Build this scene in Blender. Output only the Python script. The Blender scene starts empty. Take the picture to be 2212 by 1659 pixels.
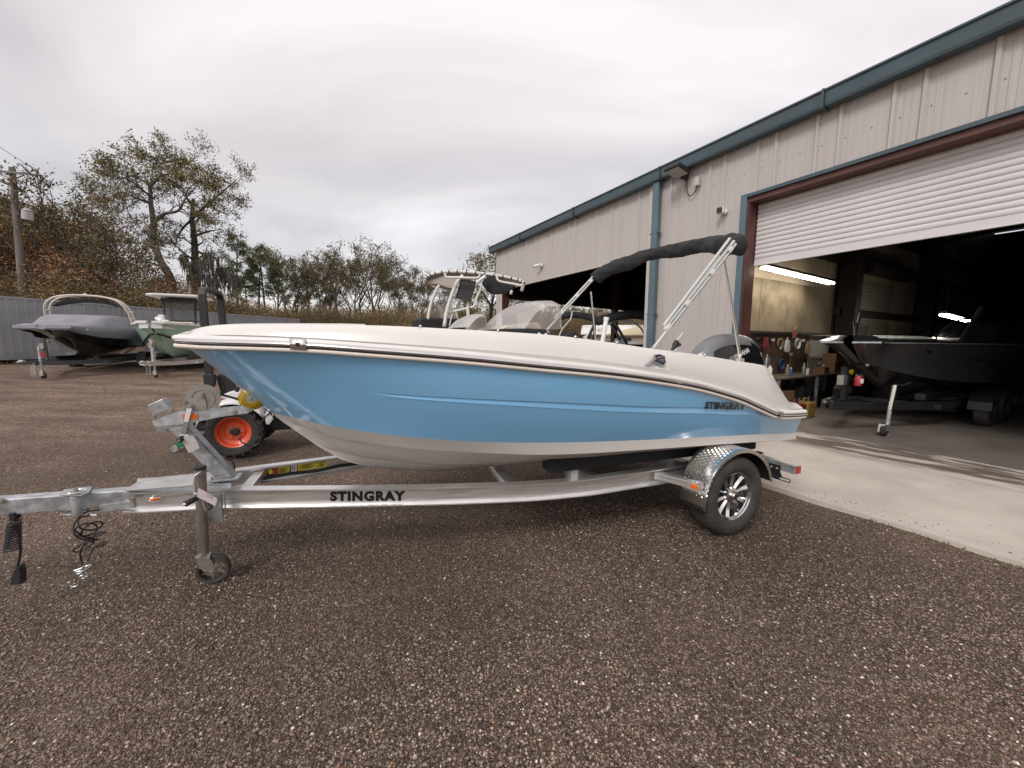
import bpy, bmesh, math, random
import numpy as np
from mathutils import Vector, Matrix
random.seed(7); rng=np.random.default_rng(7)
S=bpy.context.scene
COL=S.collection
R=math.radians
# ------------------------------------------------------------------ camera
CAMH=1.6; PITCH=R(6.4); ROLL=R(0.3)
FPX=1500/1.8228; CX,CY=1106.0,829.5          # focal length and centre of the 2212 px wide view
_f=Vector((0,math.cos(PITCH),-math.sin(PITCH))); _u0=Vector((0,math.sin(PITCH),math.cos(PITCH))); _r0=Vector((1,0,0))
_r=_r0*math.cos(ROLL)+_u0*math.sin(ROLL); _u=_u0*math.cos(ROLL)-_r0*math.sin(ROLL)
C0=Vector((0,0,CAMH))
cam=bpy.data.cameras.new('camera'); cam.sensor_width=36; cam.lens=36*1500/4032; cam.clip_start=.05; cam.clip_end=3000
co=bpy.data.objects.new('camera',cam); COL.objects.link(co)
co.matrix_world=Matrix.Translation(C0)@Matrix((_r,_u,-_f)).transposed().to_4x4()
S.camera=co
# ------------------------------------------------------------------ sky, sun, exposure
S.view_settings.view_transform='Standard'; S.view_settings.look='None'; S.view_settings.gamma=1; S.view_settings.exposure=0.17
S.view_settings.use_curve_mapping=False
SUN_EL,SUN_AZ=R(41),R(213)      # azimuth from +Y clockwise
w=bpy.data.worlds.new('World'); S.world=w; w.use_nodes=True
nt=w.node_tree; nt.nodes.clear(); N_=nt.nodes.new; L_=nt.links.new
out=N_('ShaderNodeOutputWorld'); bg=N_('ShaderNodeBackground'); bg2=N_('ShaderNodeBackground'); add=N_('ShaderNodeAddShader')
sky=N_('ShaderNodeTexSky'); sky.sky_type='NISHITA'; sky.sun_disc=False; sky.sun_elevation=SUN_EL; sky.sun_rotation=SUN_AZ
bg.inputs[1].default_value=.05; L_(sky.outputs[0],bg.inputs[0])
tc=N_('ShaderNodeTexCoord')
# cloud deck: direction projected on a plane overhead, so clouds flatten towards the horizon
sep=N_('ShaderNodeSeparateXYZ'); L_(tc.outputs['Generated'],sep.inputs[0])
mz=N_('ShaderNodeMath'); mz.operation='MAXIMUM'; mz.inputs[1].default_value=0; L_(sep.outputs[2],mz.inputs[0])
mz2=N_('ShaderNodeMath'); mz2.operation='ADD'; mz2.inputs[1].default_value=.32; L_(mz.outputs[0],mz2.inputs[0])
dx=N_('ShaderNodeMath'); dx.operation='DIVIDE'; L_(sep.outputs[0],dx.inputs[0]); L_(mz2.outputs[0],dx.inputs[1])
dy=N_('ShaderNodeMath'); dy.operation='DIVIDE'; L_(sep.outputs[1],dy.inputs[0]); L_(mz2.outputs[0],dy.inputs[1])
cmb=N_('ShaderNodeCombineXYZ'); L_(dx.outputs[0],cmb.inputs[0]); L_(dy.outputs[0],cmb.inputs[1])
mp=N_('ShaderNodeMapping'); mp.inputs['Rotation'].default_value=(0,0,R(-35)); mp.inputs['Scale'].default_value=(.75,1.5,1); mp.inputs['Location'].default_value=(2.3,1.1,0)
L_(cmb.outputs[0],mp.inputs[0])
n1=N_('ShaderNodeTexNoise'); n1.inputs['Scale'].default_value=1.05; n1.inputs['Detail'].default_value=5; n1.inputs['Roughness'].default_value=.5; n1.inputs['Distortion'].default_value=.5
L_(mp.outputs[0],n1.inputs['Vector'])
cr=N_('ShaderNodeValToRGB'); L_(n1.outputs[0],cr.inputs[0])
cr.color_ramp.elements[0].position=.34; cr.color_ramp.elements[0].color=(.50,.44,.405,1)
cr.color_ramp.elements[1].position=.64; cr.color_ramp.elements[1].color=(.83,.75,.70,1)
e=cr.color_ramp.elements.new(.49); e.color=(.66,.585,.535,1)
L_(cr.outputs[0],bg2.inputs[0])
gr=N_('ShaderNodeMath'); gr.operation='MULTIPLY_ADD'; gr.inputs[1].default_value=.36; gr.inputs[2].default_value=.80; L_(mz.outputs[0],gr.inputs[0]); L_(gr.outputs[0],bg2.inputs[1])   # an overcast sky grows brighter towards the zenith
L_(bg.outputs[0],add.inputs[0]); L_(bg2.outputs[0],add.inputs[1]); L_(add.outputs[0],out.inputs[0])
sun=bpy.data.lights.new('sun','SUN'); sun.energy=1.5; sun.angle=R(18); sun.color=(1,.96,.92)
so=bpy.data.objects.new('sun',sun); COL.objects.link(so)
sd=Vector((math.sin(SUN_AZ)*math.cos(SUN_EL),math.cos(SUN_AZ)*math.cos(SUN_EL),math.sin(SUN_EL)))
so.rotation_euler=(-sd).to_track_quat('-Z','Y').to_euler(); so.location=(0,0,30)
# ------------------------------------------------------------------ helpers
def ray(x,y): return _f+_r*((x-CX)/FPX)+_u*((CY-y)/FPX)
def DP(x,y,Y):                       # view point (x,y) at forward distance Y
    d=ray(x,y); return C0+d*(Y/d.y)
def ground_h(X,Y):
    D=-.75*X+.66*Y
    t=max(0,D-10.0); h=.047*t*t/(t+1.5) if t>0 else 0
    return .85*math.tanh(h/.85)
def GP(x,y):                          # where that line of sight meets the ground
    d=ray(x,y); k=1.0
    if d.z>=-1e-4: return C0+d*60
    k=-CAMH/d.z
    for _ in range(12):
        p=C0+d*k; k=(ground_h(p.x,p.y)-CAMH)/d.z
    return C0+d*k
def mat(name,col,rough=.5,metal=0.,var=0.,vs=4.,bump=0.,bs=60.,coat=0.,col2=None,stretch=None,spec=None,alpha=1.,trans=0.,rvar=0.,emit=0.,detail=4,hi=None,lo=None):
    m=bpy.data.materials.new(name); m.use_nodes=True; t=m.node_tree; b=t.nodes['Principled BSDF']
    c=(*col,1) if len(col)==3 else col
    b.inputs['Base Color'].default_value=c; b.inputs['Roughness'].default_value=rough; b.inputs['Metallic'].default_value=metal
    b.inputs['Coat Weight'].default_value=coat; b.inputs['Coat Roughness'].default_value=.06
    b.inputs['Alpha'].default_value=alpha; b.inputs['Transmission Weight'].default_value=trans
    if spec is not None: b.inputs['Specular IOR Level'].default_value=spec
    if emit: b.inputs['Emission Color'].default_value=c; b.inputs['Emission Strength'].default_value=emit
    tcn=t.nodes.new('ShaderNodeTexCoord'); vec=tcn.outputs['Object']
    if stretch:
        q=t.nodes.new('ShaderNodeMapping'); q.inputs['Scale'].default_value=stretch; t.links.new(vec,q.inputs[0]); vec=q.outputs[0]
    if var or col2 is not None:
        n=t.nodes.new('ShaderNodeTexNoise'); n.inputs['Scale'].default_value=vs; n.inputs['Detail'].default_value=detail; n.inputs['Roughness'].default_value=.6
        t.links.new(vec,n.inputs['Vector'])
        rp=t.nodes.new('ShaderNodeValToRGB'); t.links.new(n.outputs[0],rp.inputs[0])
        rp.color_ramp.elements[0].position=.35 if lo is None else lo; rp.color_ramp.elements[1].position=.65 if hi is None else hi
        if col2 is None:
            a=[v*(1-var) for v in c[:3]]; bb=[min(1,v*(1+var)) for v in c[:3]]
        else: a,bb=c[:3],col2
        rp.color_ramp.elements[0].color=(*a,1); rp.color_ramp.elements[1].color=(*bb,1)
        t.links.new(rp.outputs[0],b.inputs['Base Color'])
        if emit: t.links.new(rp.outputs[0],b.inputs['Emission Color'])
        if rvar:
            mr=t.nodes.new('ShaderNodeMapRange'); mr.inputs['From Min'].default_value=.3; mr.inputs['From Max'].default_value=.7
            mr.inputs['To Min'].default_value=max(0,rough-rvar); mr.inputs['To Max'].default_value=min(1,rough+rvar)
            t.links.new(n.outputs[0],mr.inputs[0]); t.links.new(mr.outputs[0],b.inputs['Roughness'])
    if bump:
        n2=t.nodes.new('ShaderNodeTexNoise'); n2.inputs['Scale'].default_value=bs; n2.inputs['Detail'].default_value=3
        t.links.new(vec,n2.inputs['Vector']); bp=t.nodes.new('ShaderNodeBump'); bp.inputs['Strength'].default_value=min(1,bump); bp.inputs['Distance'].default_value=.01
        t.links.new(n2.outputs[0],bp.inputs['Height']); t.links.new(bp.outputs[0],b.inputs['Normal'])
    return m
class MB:
    def __init__(s): s.v=[]; s.f=[]; s.m=[]; s.mi=0
    def add(s,vs,fs):
        o=len(s.v); s.v+= [tuple(v) for v in vs]; s.f+=[tuple(i+o for i in f) for f in fs]; s.m+=[s.mi]*len(fs)
    def box(s,c,d,rot=None):
        vs=[Vector((x*d[0]/2,y*d[1]/2,z*d[2]/2)) for x in(-1,1) for y in(-1,1) for z in(-1,1)]
        if rot is not None: vs=[rot@v for v in vs]
        c=Vector(c); s.add([v+c for v in vs],[(0,1,3,2),(4,6,7,5),(0,4,5,1),(2,3,7,6),(0,2,6,4),(1,5,7,3)]); return s
    def box2(s,a,b): return s.box([(a[i]+b[i])/2 for i in range(3)],[abs(b[i]-a[i]) for i in range(3)])
    def tube(s,pts,r,n=8,cap=True,closed=False):
        pts=[Vector(p) for p in pts]; N=len(pts); rs=r if isinstance(r,(list,tuple)) else [r]*N
        up=None; vs=[]
        for i,p in enumerate(pts):
            if closed: tg=pts[(i+1)%N]-pts[i-1]
            else: tg=pts[min(i+1,N-1)]-pts[max(i-1,0)]
            if tg.length<1e-9: tg=Vector((0,0,1))
            tg.normalize()
            if up is None:
                a=Vector((0,0,1)) if abs(tg.z)<.9 else Vector((1,0,0)); up=(a-tg*a.dot(tg)).normalized()
            else:
                up=up-tg*up.dot(tg)
                up=up.normalized() if up.length>1e-6 else tg.orthogonal().normalized()
            sd=tg.cross(up)
            for k in range(n):
                a=2*math.pi*k/n; vs.append(p+(up*math.cos(a)+sd*math.sin(a))*rs[i])
        fs=[]
        for i in range(N if closed else N-1):
            j=(i+1)%N
            for k in range(n): fs.append((i*n+k,i*n+(k+1)%n,j*n+(k+1)%n,j*n+k))
        if cap and not closed: fs.append(tuple(range(n))[::-1]); fs.append(tuple((N-1)*n+k for k in range(n)))
        s.add(vs,fs); return s
    def cyl(s,a,b,r,n=16,r2=None): return s.tube([a,b],[r,r if r2 is None else r2],n)
    def lathe(s,prof,n=32,axis='y',c=(0,0,0),closed=False):   # prof: (radius, along)
        vs=[];M=len(prof); c=Vector(c)
        for k in range(n):
            a=2*math.pi*k/n; ca,sa=math.cos(a),math.sin(a)
            for r_,h in prof:
                vs.append(c+(Vector((r_*ca,h,r_*sa)) if axis=='y' else Vector((r_*ca,r_*sa,h)) if axis=='z' else Vector((h,r_*ca,r_*sa))))
        fs=[]
        for k in range(n):
            j=(k+1)%n
            for i in range(M if closed else M-1):
                i2=(i+1)%M
                fs.append((k*M+i,k*M+i2,j*M+i2,j*M+i))
        s.add(vs,fs); return s
    def prism(s,pts,d):             # closed outline of 3D points pushed along vector d
        pts=[Vector(p) for p in pts]; d=Vector(d); n=len(pts)
        s.add(pts+[p+d for p in pts],[tuple(range(n))[::-1],tuple(range(n,2*n))]+[(i,(i+1)%n,n+(i+1)%n,n+i) for i in range(n)]); return s
    def grid(s,rows,closeu=False,closev=False):
        m=len(rows);n=len(rows[0]); s_=[tuple(p) for r in rows for p in r]; fs=[]
        for i in range(m if closev else m-1):
            for j in range(n if closeu else n-1):
                fs.append((i*n+j,i*n+(j+1)%n,((i+1)%m)*n+(j+1)%n,((i+1)%m)*n+j))
        s.add(s_,fs); return s
    def sweep(s,path,prof):          # profile (side, up) carried along a path, side stays level
        rows=[];N=len(path);path=[Vector(p) for p in path]
        for i,p in enumerate(path):
            t=(path[min(i+1,N-1)]-path[max(i-1,0)]).normalized(); sd=Vector((t.y,-t.x,0)).normalized(); up=sd.cross(t)
            if up.z<0: up=-up
            rows.append([p+sd*a+up*b for a,b in prof])
        n=len(prof); s.grid(rows,closeu=True); o=len(s.v)-N*n
        s.f.append(tuple(o+k for k in range(n))[::-1]); s.f.append(tuple(o+(N-1)*n+k for k in range(n))); s.m+=[s.mi]*2; return s
    def sphere(s,c,r,n=12,m=8,sc=(1,1,1)):
        c=Vector(c); rows=[]
        for i in range(m+1):
            a=math.pi*i/m
            rows.append([c+Vector((math.sin(a)*math.cos(2*math.pi*k/n)*sc[0],math.sin(a)*math.sin(2*math.pi*k/n)*sc[1],math.cos(a)*sc[2]))*r for k in range(n)])
        s.grid(rows,closeu=True); return s
    def mirror(s,axis=1):
        o=len(s.v); vs=[list(v) for v in s.v]; fs=list(s.f); ms=list(s.m)
        for v in vs: v[axis]*=-1
        s.v+=[tuple(v) for v in vs]; s.f+=[tuple(i+o for i in f[::-1]) for f in fs]; s.m+=ms; return s
    def build(s,name,mats,parent=None,smooth=False,bevel=0,loc=None,rot=None,solid=0,label=None,kind=None,auto=None,weld=False,recalc=True):
        me=bpy.data.meshes.new(name); me.from_pydata(s.v,[],s.f)
        mats=mats if isinstance(mats,(list,tuple)) else [mats]
        for m in mats: me.materials.append(m)
        if len(mats)>1: me.polygons.foreach_set('material_index',s.m)
        if recalc or weld:
            bm=bmesh.new(); bm.from_mesh(me)
            if weld: bmesh.ops.remove_doubles(bm,verts=bm.verts,dist=1e-4)
            if recalc and len(bm.faces)<30000: bmesh.ops.recalc_face_normals(bm,faces=bm.faces)
            bm.to_mesh(me); bm.free()
        if auto is not None: me.shade_smooth(); me.set_sharp_from_angle(angle=R(auto))
        elif smooth: me.shade_smooth()
        me.update(); o=bpy.data.objects.new(name,me); COL.objects.link(o)
        if parent: o.parent=parent
        if loc is not None: o.location=loc
        if rot is not None: o.rotation_euler=rot
        if bevel:
            md=o.modifiers.new('bevel','BEVEL'); md.width=bevel; md.segments=2; md.limit_method='ANGLE'; md.angle_limit=R(40)
        if solid:
            md=o.modifiers.new('solid','SOLIDIFY'); md.thickness=solid; md.offset=0
        if label: o['label']=label
        if kind: o['kind']=kind
        return o
def tag(o,label,cat,group=None):
    o['label']=label; o['category']=cat
    if group: o['group']=group
    return o
def thing(name,label,cat,loc=(0,0,0),rz=0,group=None):
    o=bpy.data.objects.new(name,None); COL.objects.link(o); o.location=loc; o.rotation_euler=(0,0,rz); o.empty_display_size=.2
    return tag(o,label,cat,group)
def sub(name,parent):
    o=bpy.data.objects.new(name,None); COL.objects.link(o); o.parent=parent; return o
def inst(o,parent=None,loc=None,rot=None,scale=None):
    c=o.copy(); COL.objects.link(c)
    if parent is not None: c.parent=parent
    if loc is not None: c.location=loc
    if rot is not None: c.rotation_euler=rot
    if scale is not None: c.scale=scale
    return c
def copy_tree(o,parent=None):
    c=o.copy(); COL.objects.link(c)
    if parent is not None: c.parent=parent
    for ch in list(o.children): copy_tree(ch,c)
    return c
def interp(tab):                      # smooth interpolation through (x, y) table (monotone-ish cubic)
    xs=[p[0] for p in tab]; ys=[p[1] for p in tab]; n=len(xs)
    d=[(ys[i+1]-ys[i])/(xs[i+1]-xs[i]) for i in range(n-1)]
    ms=[d[0]]+[(0 if d[i-1]*d[i]<=0 else 2*d[i-1]*d[i]/(d[i-1]+d[i])) for i in range(1,n-1)]+[d[-1]]
    def f(x):
        if x<=xs[0]: return ys[0]
        if x>=xs[-1]: return ys[-1]
        i=max(k for k in range(n) if xs[k]<=x); i=min(i,n-2)
        h=xs[i+1]-xs[i]; t=(x-xs[i])/h
        return (2*t**3-3*t*t+1)*ys[i]+(t**3-2*t*t+t)*h*ms[i]+(-2*t**3+3*t*t)*ys[i+1]+(t**3-t*t)*h*ms[i+1]
    return f
def spline(pts,n=8):                  # Catmull-Rom through points
    P=[Vector(p) for p in pts]; P=[P[0]*2-P[1]]+P+[P[-1]*2-P[-2]]; o=[]
    for i in range(1,len(P)-2):
        for k in range(n):
            t=k/n; a,b,c,d=P[i-1],P[i],P[i+1],P[i+2]
            o.append(.5*((2*b)+(c-a)*t+(2*a-5*b+4*c-d)*t*t+(3*b-a-3*c+d)*t**3))
    o.append(P[-2]); return o
_fc={}
def text_mesh(txt,size=1.,bold=.0,sx=1.,shear=0.,space=1.):
    """outline letters from Blender's built-in font as (verts2d, faces)"""
    c=bpy.data.curves.new('letters','FONT'); c.body=txt; c.size=size; c.offset=bold; c.shear=shear; c.space_character=space; c.resolution_u=3; c.fill_mode='FRONT'
    o=bpy.data.objects.new('letters',c); COL.objects.link(o); dg=bpy.context.evaluated_depsgraph_get(); me=bpy.data.meshes.new_from_object(o.evaluated_get(dg))
    vs=[(v.co.x*sx,v.co.y) for v in me.vertices]; fs=[tuple(p.vertices) for p in me.polygons]
    bpy.data.objects.remove(o); bpy.data.curves.remove(c); bpy.data.meshes.remove(me)
    x0=min(v[0] for v in vs); x1=max(v[0] for v in vs); y0=min(v[1] for v in vs); y1=max(v[1] for v in vs)
    return [((x-x0)/(x1-x0),(y-y0)/(y1-y0)) for x,y in vs],fs
def letters(mb,txt,fn,**k):           # fn(u,v) -> 3D point for the unit box of the word
    vs,fs=text_mesh(txt,**k); mb.add([fn(u,v) for u,v in vs],fs)
# ------------------------------------------------------------------ shared materials
M={}
M['galv']=mat('galvanised_steel',(.50,.52,.54),.42,.7,var=.24,vs=14,bump=.15,bs=40,rvar=.12)
M['alu']=mat('aluminium',(.80,.79,.78),.33,.85,var=.10,vs=3,stretch=(1,1,18),bump=.06,bs=120,rvar=.08)
M['chrome']=mat('chrome',(.75,.75,.75),.12,1)
M['zinc']=mat('zinc_plate',(.42,.40,.36),.42,.8,var=.15,vs=20)
M['rubber']=mat('rubber',(.022,.021,.021),.72,var=.35,vs=9,bump=.2,bs=90)
M['black']=mat('black_plastic',(.018,.018,.019),.5,var=.2,vs=8)
M['blackmetal']=mat('black_painted_metal',(.02,.02,.021),.4,var=.2,vs=8)
M['fabric']=mat('black_canvas',(.021,.021,.023),.85,var=.3,vs=5,bump=.5,bs=9)
M['white']=mat('white_gelcoat',(.74,.71,.68),.24,coat=.35,var=.015,vs=2)
M['whitep']=mat('white_paint',(.76,.75,.73),.4,var=.04,vs=6)
M['orange']=mat('amber_lens',(.75,.16,.02),.3,coat=.5)
M['red']=mat('red_lens',(.42,.03,.03),.35)
M['steelwall']=None
# ------------------------------------------------------------------ ground
def node_gravel():
    m=bpy.data.materials.new('gravel'); m.use_nodes=True; t=m.node_tree; b=t.nodes['Principled BSDF']; nn=t.nodes.new; l=t.links.new
    tc=nn('ShaderNodeTexCoord'); P=tc.outputs['Object']
    def vor(sc):
        v=nn('ShaderNodeTexVoronoi'); v.inputs['Scale'].default_value=sc; l(P,v.inputs['Vector']); return v
    def ramp(src,st):
        r=nn('ShaderNodeValToRGB'); l(src,r.inputs[0]); r.color_ramp.elements[0].position=st[0][0]; r.color_ramp.elements[0].color=(*st[0][1],1)
        r.color_ramp.elements[1].position=st[-1][0]; r.color_ramp.elements[1].color=(*st[-1][1],1)
        for p,c in st[1:-1]: e=r.color_ramp.elements.new(p); e.color=(*c,1)
        return r
    v1=vor(95); v2=vor(170)
    sp=nn('ShaderNodeSeparateColor'); l(v1.outputs['Color'],sp.inputs[0])
    c1=ramp(sp.outputs[0],[(0,(.036,.024,.017)),(.35,(.085,.058,.043)),(.72,(.155,.112,.084)),(.9,(.27,.205,.158)),(1,(.52,.43,.34))])
    sp2=nn('ShaderNodeSeparateColor'); l(v2.outputs['Color'],sp2.inputs[0])
    c2=ramp(sp2.outputs[1],[(0,(.042,.029,.021)),(.6,(.105,.073,.055)),(.93,(.19,.14,.105)),(1,(.42,.34,.27))])
    mx=nn('ShaderNodeMix'); mx.data_type='RGBA'; mx.inputs[0].default_value=.45; l(c1.outputs[0],mx.inputs[6]); l(c2.outputs[0],mx.inputs[7])
    # broad damp and dusty patches, and tyre-worn streaks further off
    n=nn('ShaderNodeTexNoise'); n.inputs['Scale'].default_value=.55; n.inputs['Detail'].default_value=5; l(P,n.inputs['Vector'])
    r3=ramp(n.outputs[0],[(.32,(.80,.78,.76)),(.5,(1.14,1.13,1.12)),(.68,(1.62,1.57,1.52))])
    mu=nn('ShaderNodeMix'); mu.data_type='RGBA'; mu.blend_type='MULTIPLY'; mu.inputs[0].default_value=1; l(mx.outputs[2],mu.inputs[6]); l(r3.outputs[0],mu.inputs[7])
    n7=nn('ShaderNodeTexNoise'); n7.inputs['Scale'].default_value=1.15; n7.inputs['Detail'].default_value=7; n7.inputs['Roughness'].default_value=.7; l(P,n7.inputs['Vector'])
    r7=nn('ShaderNodeMapRange'); r7.inputs['From Min'].default_value=.60; r7.inputs['From Max'].default_value=.70; r7.inputs['To Max'].default_value=.7; l(n7.outputs[0],r7.inputs[0])
    md=nn('ShaderNodeMix'); md.data_type='RGBA'; l(r7.outputs[0],md.inputs[0]); l(mu.outputs[2],md.inputs[6]); md.inputs[7].default_value=(.235,.185,.155,1); mu=md
    q=nn('ShaderNodeMapping'); q.inputs['Rotation'].default_value=(0,0,R(62)); q.inputs['Scale'].default_value=(.45,1.6,1); l(P,q.inputs[0])
    n4=nn('ShaderNodeTexNoise'); n4.inputs['Scale'].default_value=1.3; n4.inputs['Detail'].default_value=6; l(q.outputs[0],n4.inputs['Vector'])
    # distance from the tractor area to the yard on the left: leaf litter and sandier ground
    sx=nn('ShaderNodeSeparateXYZ'); l(P,sx.inputs[0])
    a=nn('ShaderNodeMath'); a.operation='MULTIPLY_ADD'; a.inputs[1].default_value=-.75; l(sx.outputs[0],a.inputs[0])
    a2=nn('ShaderNodeMath'); a2.operation='MULTIPLY'; a2.inputs[1].default_value=.66; l(sx.outputs[1],a2.inputs[0]); l(a2.outputs[0],a.inputs[2])
    mr=nn('ShaderNodeMapRange'); mr.inputs['From Min'].default_value=5.5; mr.inputs['From Max'].default_value=11; l(a.outputs[0],mr.inputs[0])
    n5=ramp(n4.outputs[0],[(.25,(0.150,0.110,0.084)),(.45,(0.210,0.158,0.125)),(.6,(0.270,0.206,0.166)),(.8,(0.348,0.278,0.228))])
    v3=vor(26); sp3=nn('ShaderNodeSeparateColor'); l(v3.outputs['Color'],sp3.inputs[0])
    c3=ramp(sp3.outputs[2],[(0,(.62,.56,.52)),(.55,(.95,.93,.9)),(.85,(1.2,1.12,1.02)),(1,(1.7,1.5,1.3))])
    mu3=nn('ShaderNodeMix'); mu3.data_type='RGBA'; mu3.blend_type='MULTIPLY'; mu3.inputs[0].default_value=1; l(n5.outputs[0],mu3.inputs[6]); l(c3.outputs[0],mu3.inputs[7])
    mf=nn('ShaderNodeMix'); mf.data_type='RGBA'; l(mr.outputs[0],mf.inputs[0]); l(mu.outputs[2],mf.inputs[6]); l(mu3.outputs[2],mf.inputs[7])
    l(mf.outputs[2],b.inputs['Base Color']); b.inputs['Roughness'].default_value=.8; b.inputs['Specular IOR Level'].default_value=.3
    ad=nn('ShaderNodeMath'); ad.operation='ADD'; l(v1.outputs['Distance'],ad.inputs[0]); l(v2.outputs['Distance'],ad.inputs[1])
    bp=nn('ShaderNodeBump'); bp.invert=True; bp.inputs['Strength'].default_value=.9; bp.inputs['Distance'].default_value=.012; l(ad.outputs[0],bp.inputs['Height']); l(bp.outputs[0],b.inputs['Normal'])
    return m
M['gravel']=node_gravel()
def axis_pts(lim,near,step,grow):
    a=[0.];s=step
    while a[-1]<lim:
        if a[-1]>near: s*=grow
        a.append(a[-1]+s)
    return a
gx=axis_pts(900,9,.22,1.13); xs=[-v for v in gx[:0:-1]]+gx
ys=[-v for v in axis_pts(900,3,.6,1.3)[:0:-1]]+axis_pts(900,9,.22,1.13)
def bumps(x,y): return .012*math.sin(x*1.7+y*.9)*math.sin(y*1.3-x*.4)+.006*math.sin(x*4.1-1.3*y)*math.sin(3.7*y+x)
g=MB(); g.grid([[(x,y,ground_h(x,y)+(bumps(x,y)-.012 if abs(x)<30 and -5<y<60 else -.012)) for x in xs] for y in ys])
go=g.build('ground',M['gravel'],smooth=True,kind='structure',recalc=False)
# ------------------------------------------------------------------ building frame: x along the front wall (to the right), y into the building
BJ=Vector((4.43,7.46,0)); BX=Vector((.498076,-.867133,0)); BY=Vector((.867133,.498076,0)); BRZ=math.atan2(BX.y,BX.x)
def b2w(x,y,z): return BJ+BX*x+BY*y+Vector((0,0,z))
def w2b(p): q=Vector(p)-BJ; return Vector((q.dot(BX),q.dot(BY),p[2]))
def BW(px,py,off=0.):                 # view point on the vertical plane y=off of the building
    d=ray(px,py); k=((BJ-C0).dot(BY)+off)/d.dot(BY); return w2b(C0+d*k)
def BP(px,py,off=-.6):                # view point on the vertical plane x=off
    d=ray(px,py); k=((BJ-C0).dot(BX)+off)/d.dot(BX); return w2b(C0+d*k)
# ------------------------------------------------------------------ loose stones on the gravel (nobody could count them)
def pebble_mat():
    m=bpy.data.materials.new('pebble_stone'); m.use_nodes=True; t=m.node_tree; b=t.nodes['Principled BSDF']
    a=t.nodes.new('ShaderNodeAttribute'); a.attribute_name='tone'; t.links.new(a.outputs['Color'],b.inputs['Base Color']); b.inputs['Roughness'].default_value=.7
    return m
def pebbles(n,name,sz):
    u=rng.random((n*3,2)); Y=.55+ (u[:,0]**1.55)*7.0; X=(u[:,1]*2-1)*(Y*1.45+.5)
    bx=(X-BJ.x)*BX.x+(Y-BJ.y)*BX.y; by=(X-BJ.x)*BY.x+(Y-BJ.y)*BY.y
    ok=~((bx>.45)&(by>-3.08)); ok|=((bx>.45)&(by>-3.08)&(by<-2.7)&(rng.random(len(bx))<.06))
    pt=lambda X,Y:(np.sin(X*1.9+Y*.7+1)*np.sin(Y*1.6-X*.5)+.7*np.sin(X*.8-Y*1.1+2)*np.sin(X*.5+Y*.9)+.4*np.sin(X*4.3+Y*2.2)*np.sin(Y*3.7-X*2.9))
    ok&=rng.random(len(X))<np.clip(.86+.22*pt(X,Y),.35,1)
    X,Y=X[ok][:n],Y[ok][:n]; n=len(X); bx=(X-BJ.x)*BX.x+(Y-BJ.y)*BX.y; by=(X-BJ.x)*BY.x+(Y-BJ.y)*BY.y
    on=(bx>.45)&(by>-3.03)
    Z=.012*np.sin(X*1.7+Y*.9)*np.sin(Y*1.3-X*.4)+.006*np.sin(X*4.1-1.3*Y)*np.sin(3.7*Y+X)-.012
    Z[on]=.03
    base=np.array([(1,0,0),(0,1,0),(-1,0,0),(0,-1,0),(0,0,1),(0,0,-1)],float)
    fc=np.array([(0,1,4),(1,2,4),(2,3,4),(3,0,4),(1,0,5),(2,1,5),(3,2,5),(0,3,5)])
    r=sz*(.45+1.0*rng.random(n)**2.2)
    sc=np.stack([r*(.8+.7*rng.random(n)),r*(.7+.5*rng.random(n)),r*(.45+.35*rng.random(n))],1)
    th=rng.random(n)*6.283; v=base[None]*sc[:,None,:]*(1+.25*(rng.random((n,6,1))-.5))
    v[:,:,2]+=v[:,:,0]*(rng.random((n,1))-.5)*.5
    c,s=np.cos(th)[:,None],np.sin(th)[:,None]
    x=v[:,:,0]*c-v[:,:,1]*s+X[:,None]; y=v[:,:,0]*s+v[:,:,1]*c+Y[:,None]; z=v[:,:,2]+(Z+r*.18)[:,None]
    V=np.stack([x,y,z],2).reshape(-1,3); Fc=(fc[None]+(np.arange(n)*6)[:,None,None]).reshape(-1,3)
    me=bpy.data.meshes.new(name); me.vertices.add(len(V)); me.vertices.foreach_set('co',V.ravel()); me.loops.add(Fc.size); me.loops.foreach_set('vertex_index',Fc.ravel())
    me.polygons.add(len(Fc)); me.polygons.foreach_set('loop_start',np.arange(len(Fc))*3); me.update(calc_edges=True)
    pal=np.array([(.062,.043,.032),(.115,.080,.060),(.17,.125,.096),(.24,.18,.14),(.33,.26,.205),(.48,.39,.31),(.72,.63,.53),(.32,.17,.10)])
    k=rng.choice(8,n,p=[.13,.22,.27,.21,.11,.03,.012,.018]); c=pal[k]*(.8+.4*rng.random((n,1)))*(1.06+.13*pt(X,Y))[:,None]
    col=np.concatenate([np.repeat(c,6,0),np.ones((n*6,1))],1)
    at=me.color_attributes.new('tone','FLOAT_COLOR','POINT'); at.data.foreach_set('color',col.ravel())
    me.materials.append(pebble_mat()); me.shade_smooth()
    o=bpy.data.objects.new(name,me); COL.objects.link(o); o['kind']='stuff'
    tag(o,'loose brown and pale pebbles strewn over the gravel yard around the trailer','pebbles'); return o
pebbles(215000,'loose_pebbles',.0064)
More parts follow.
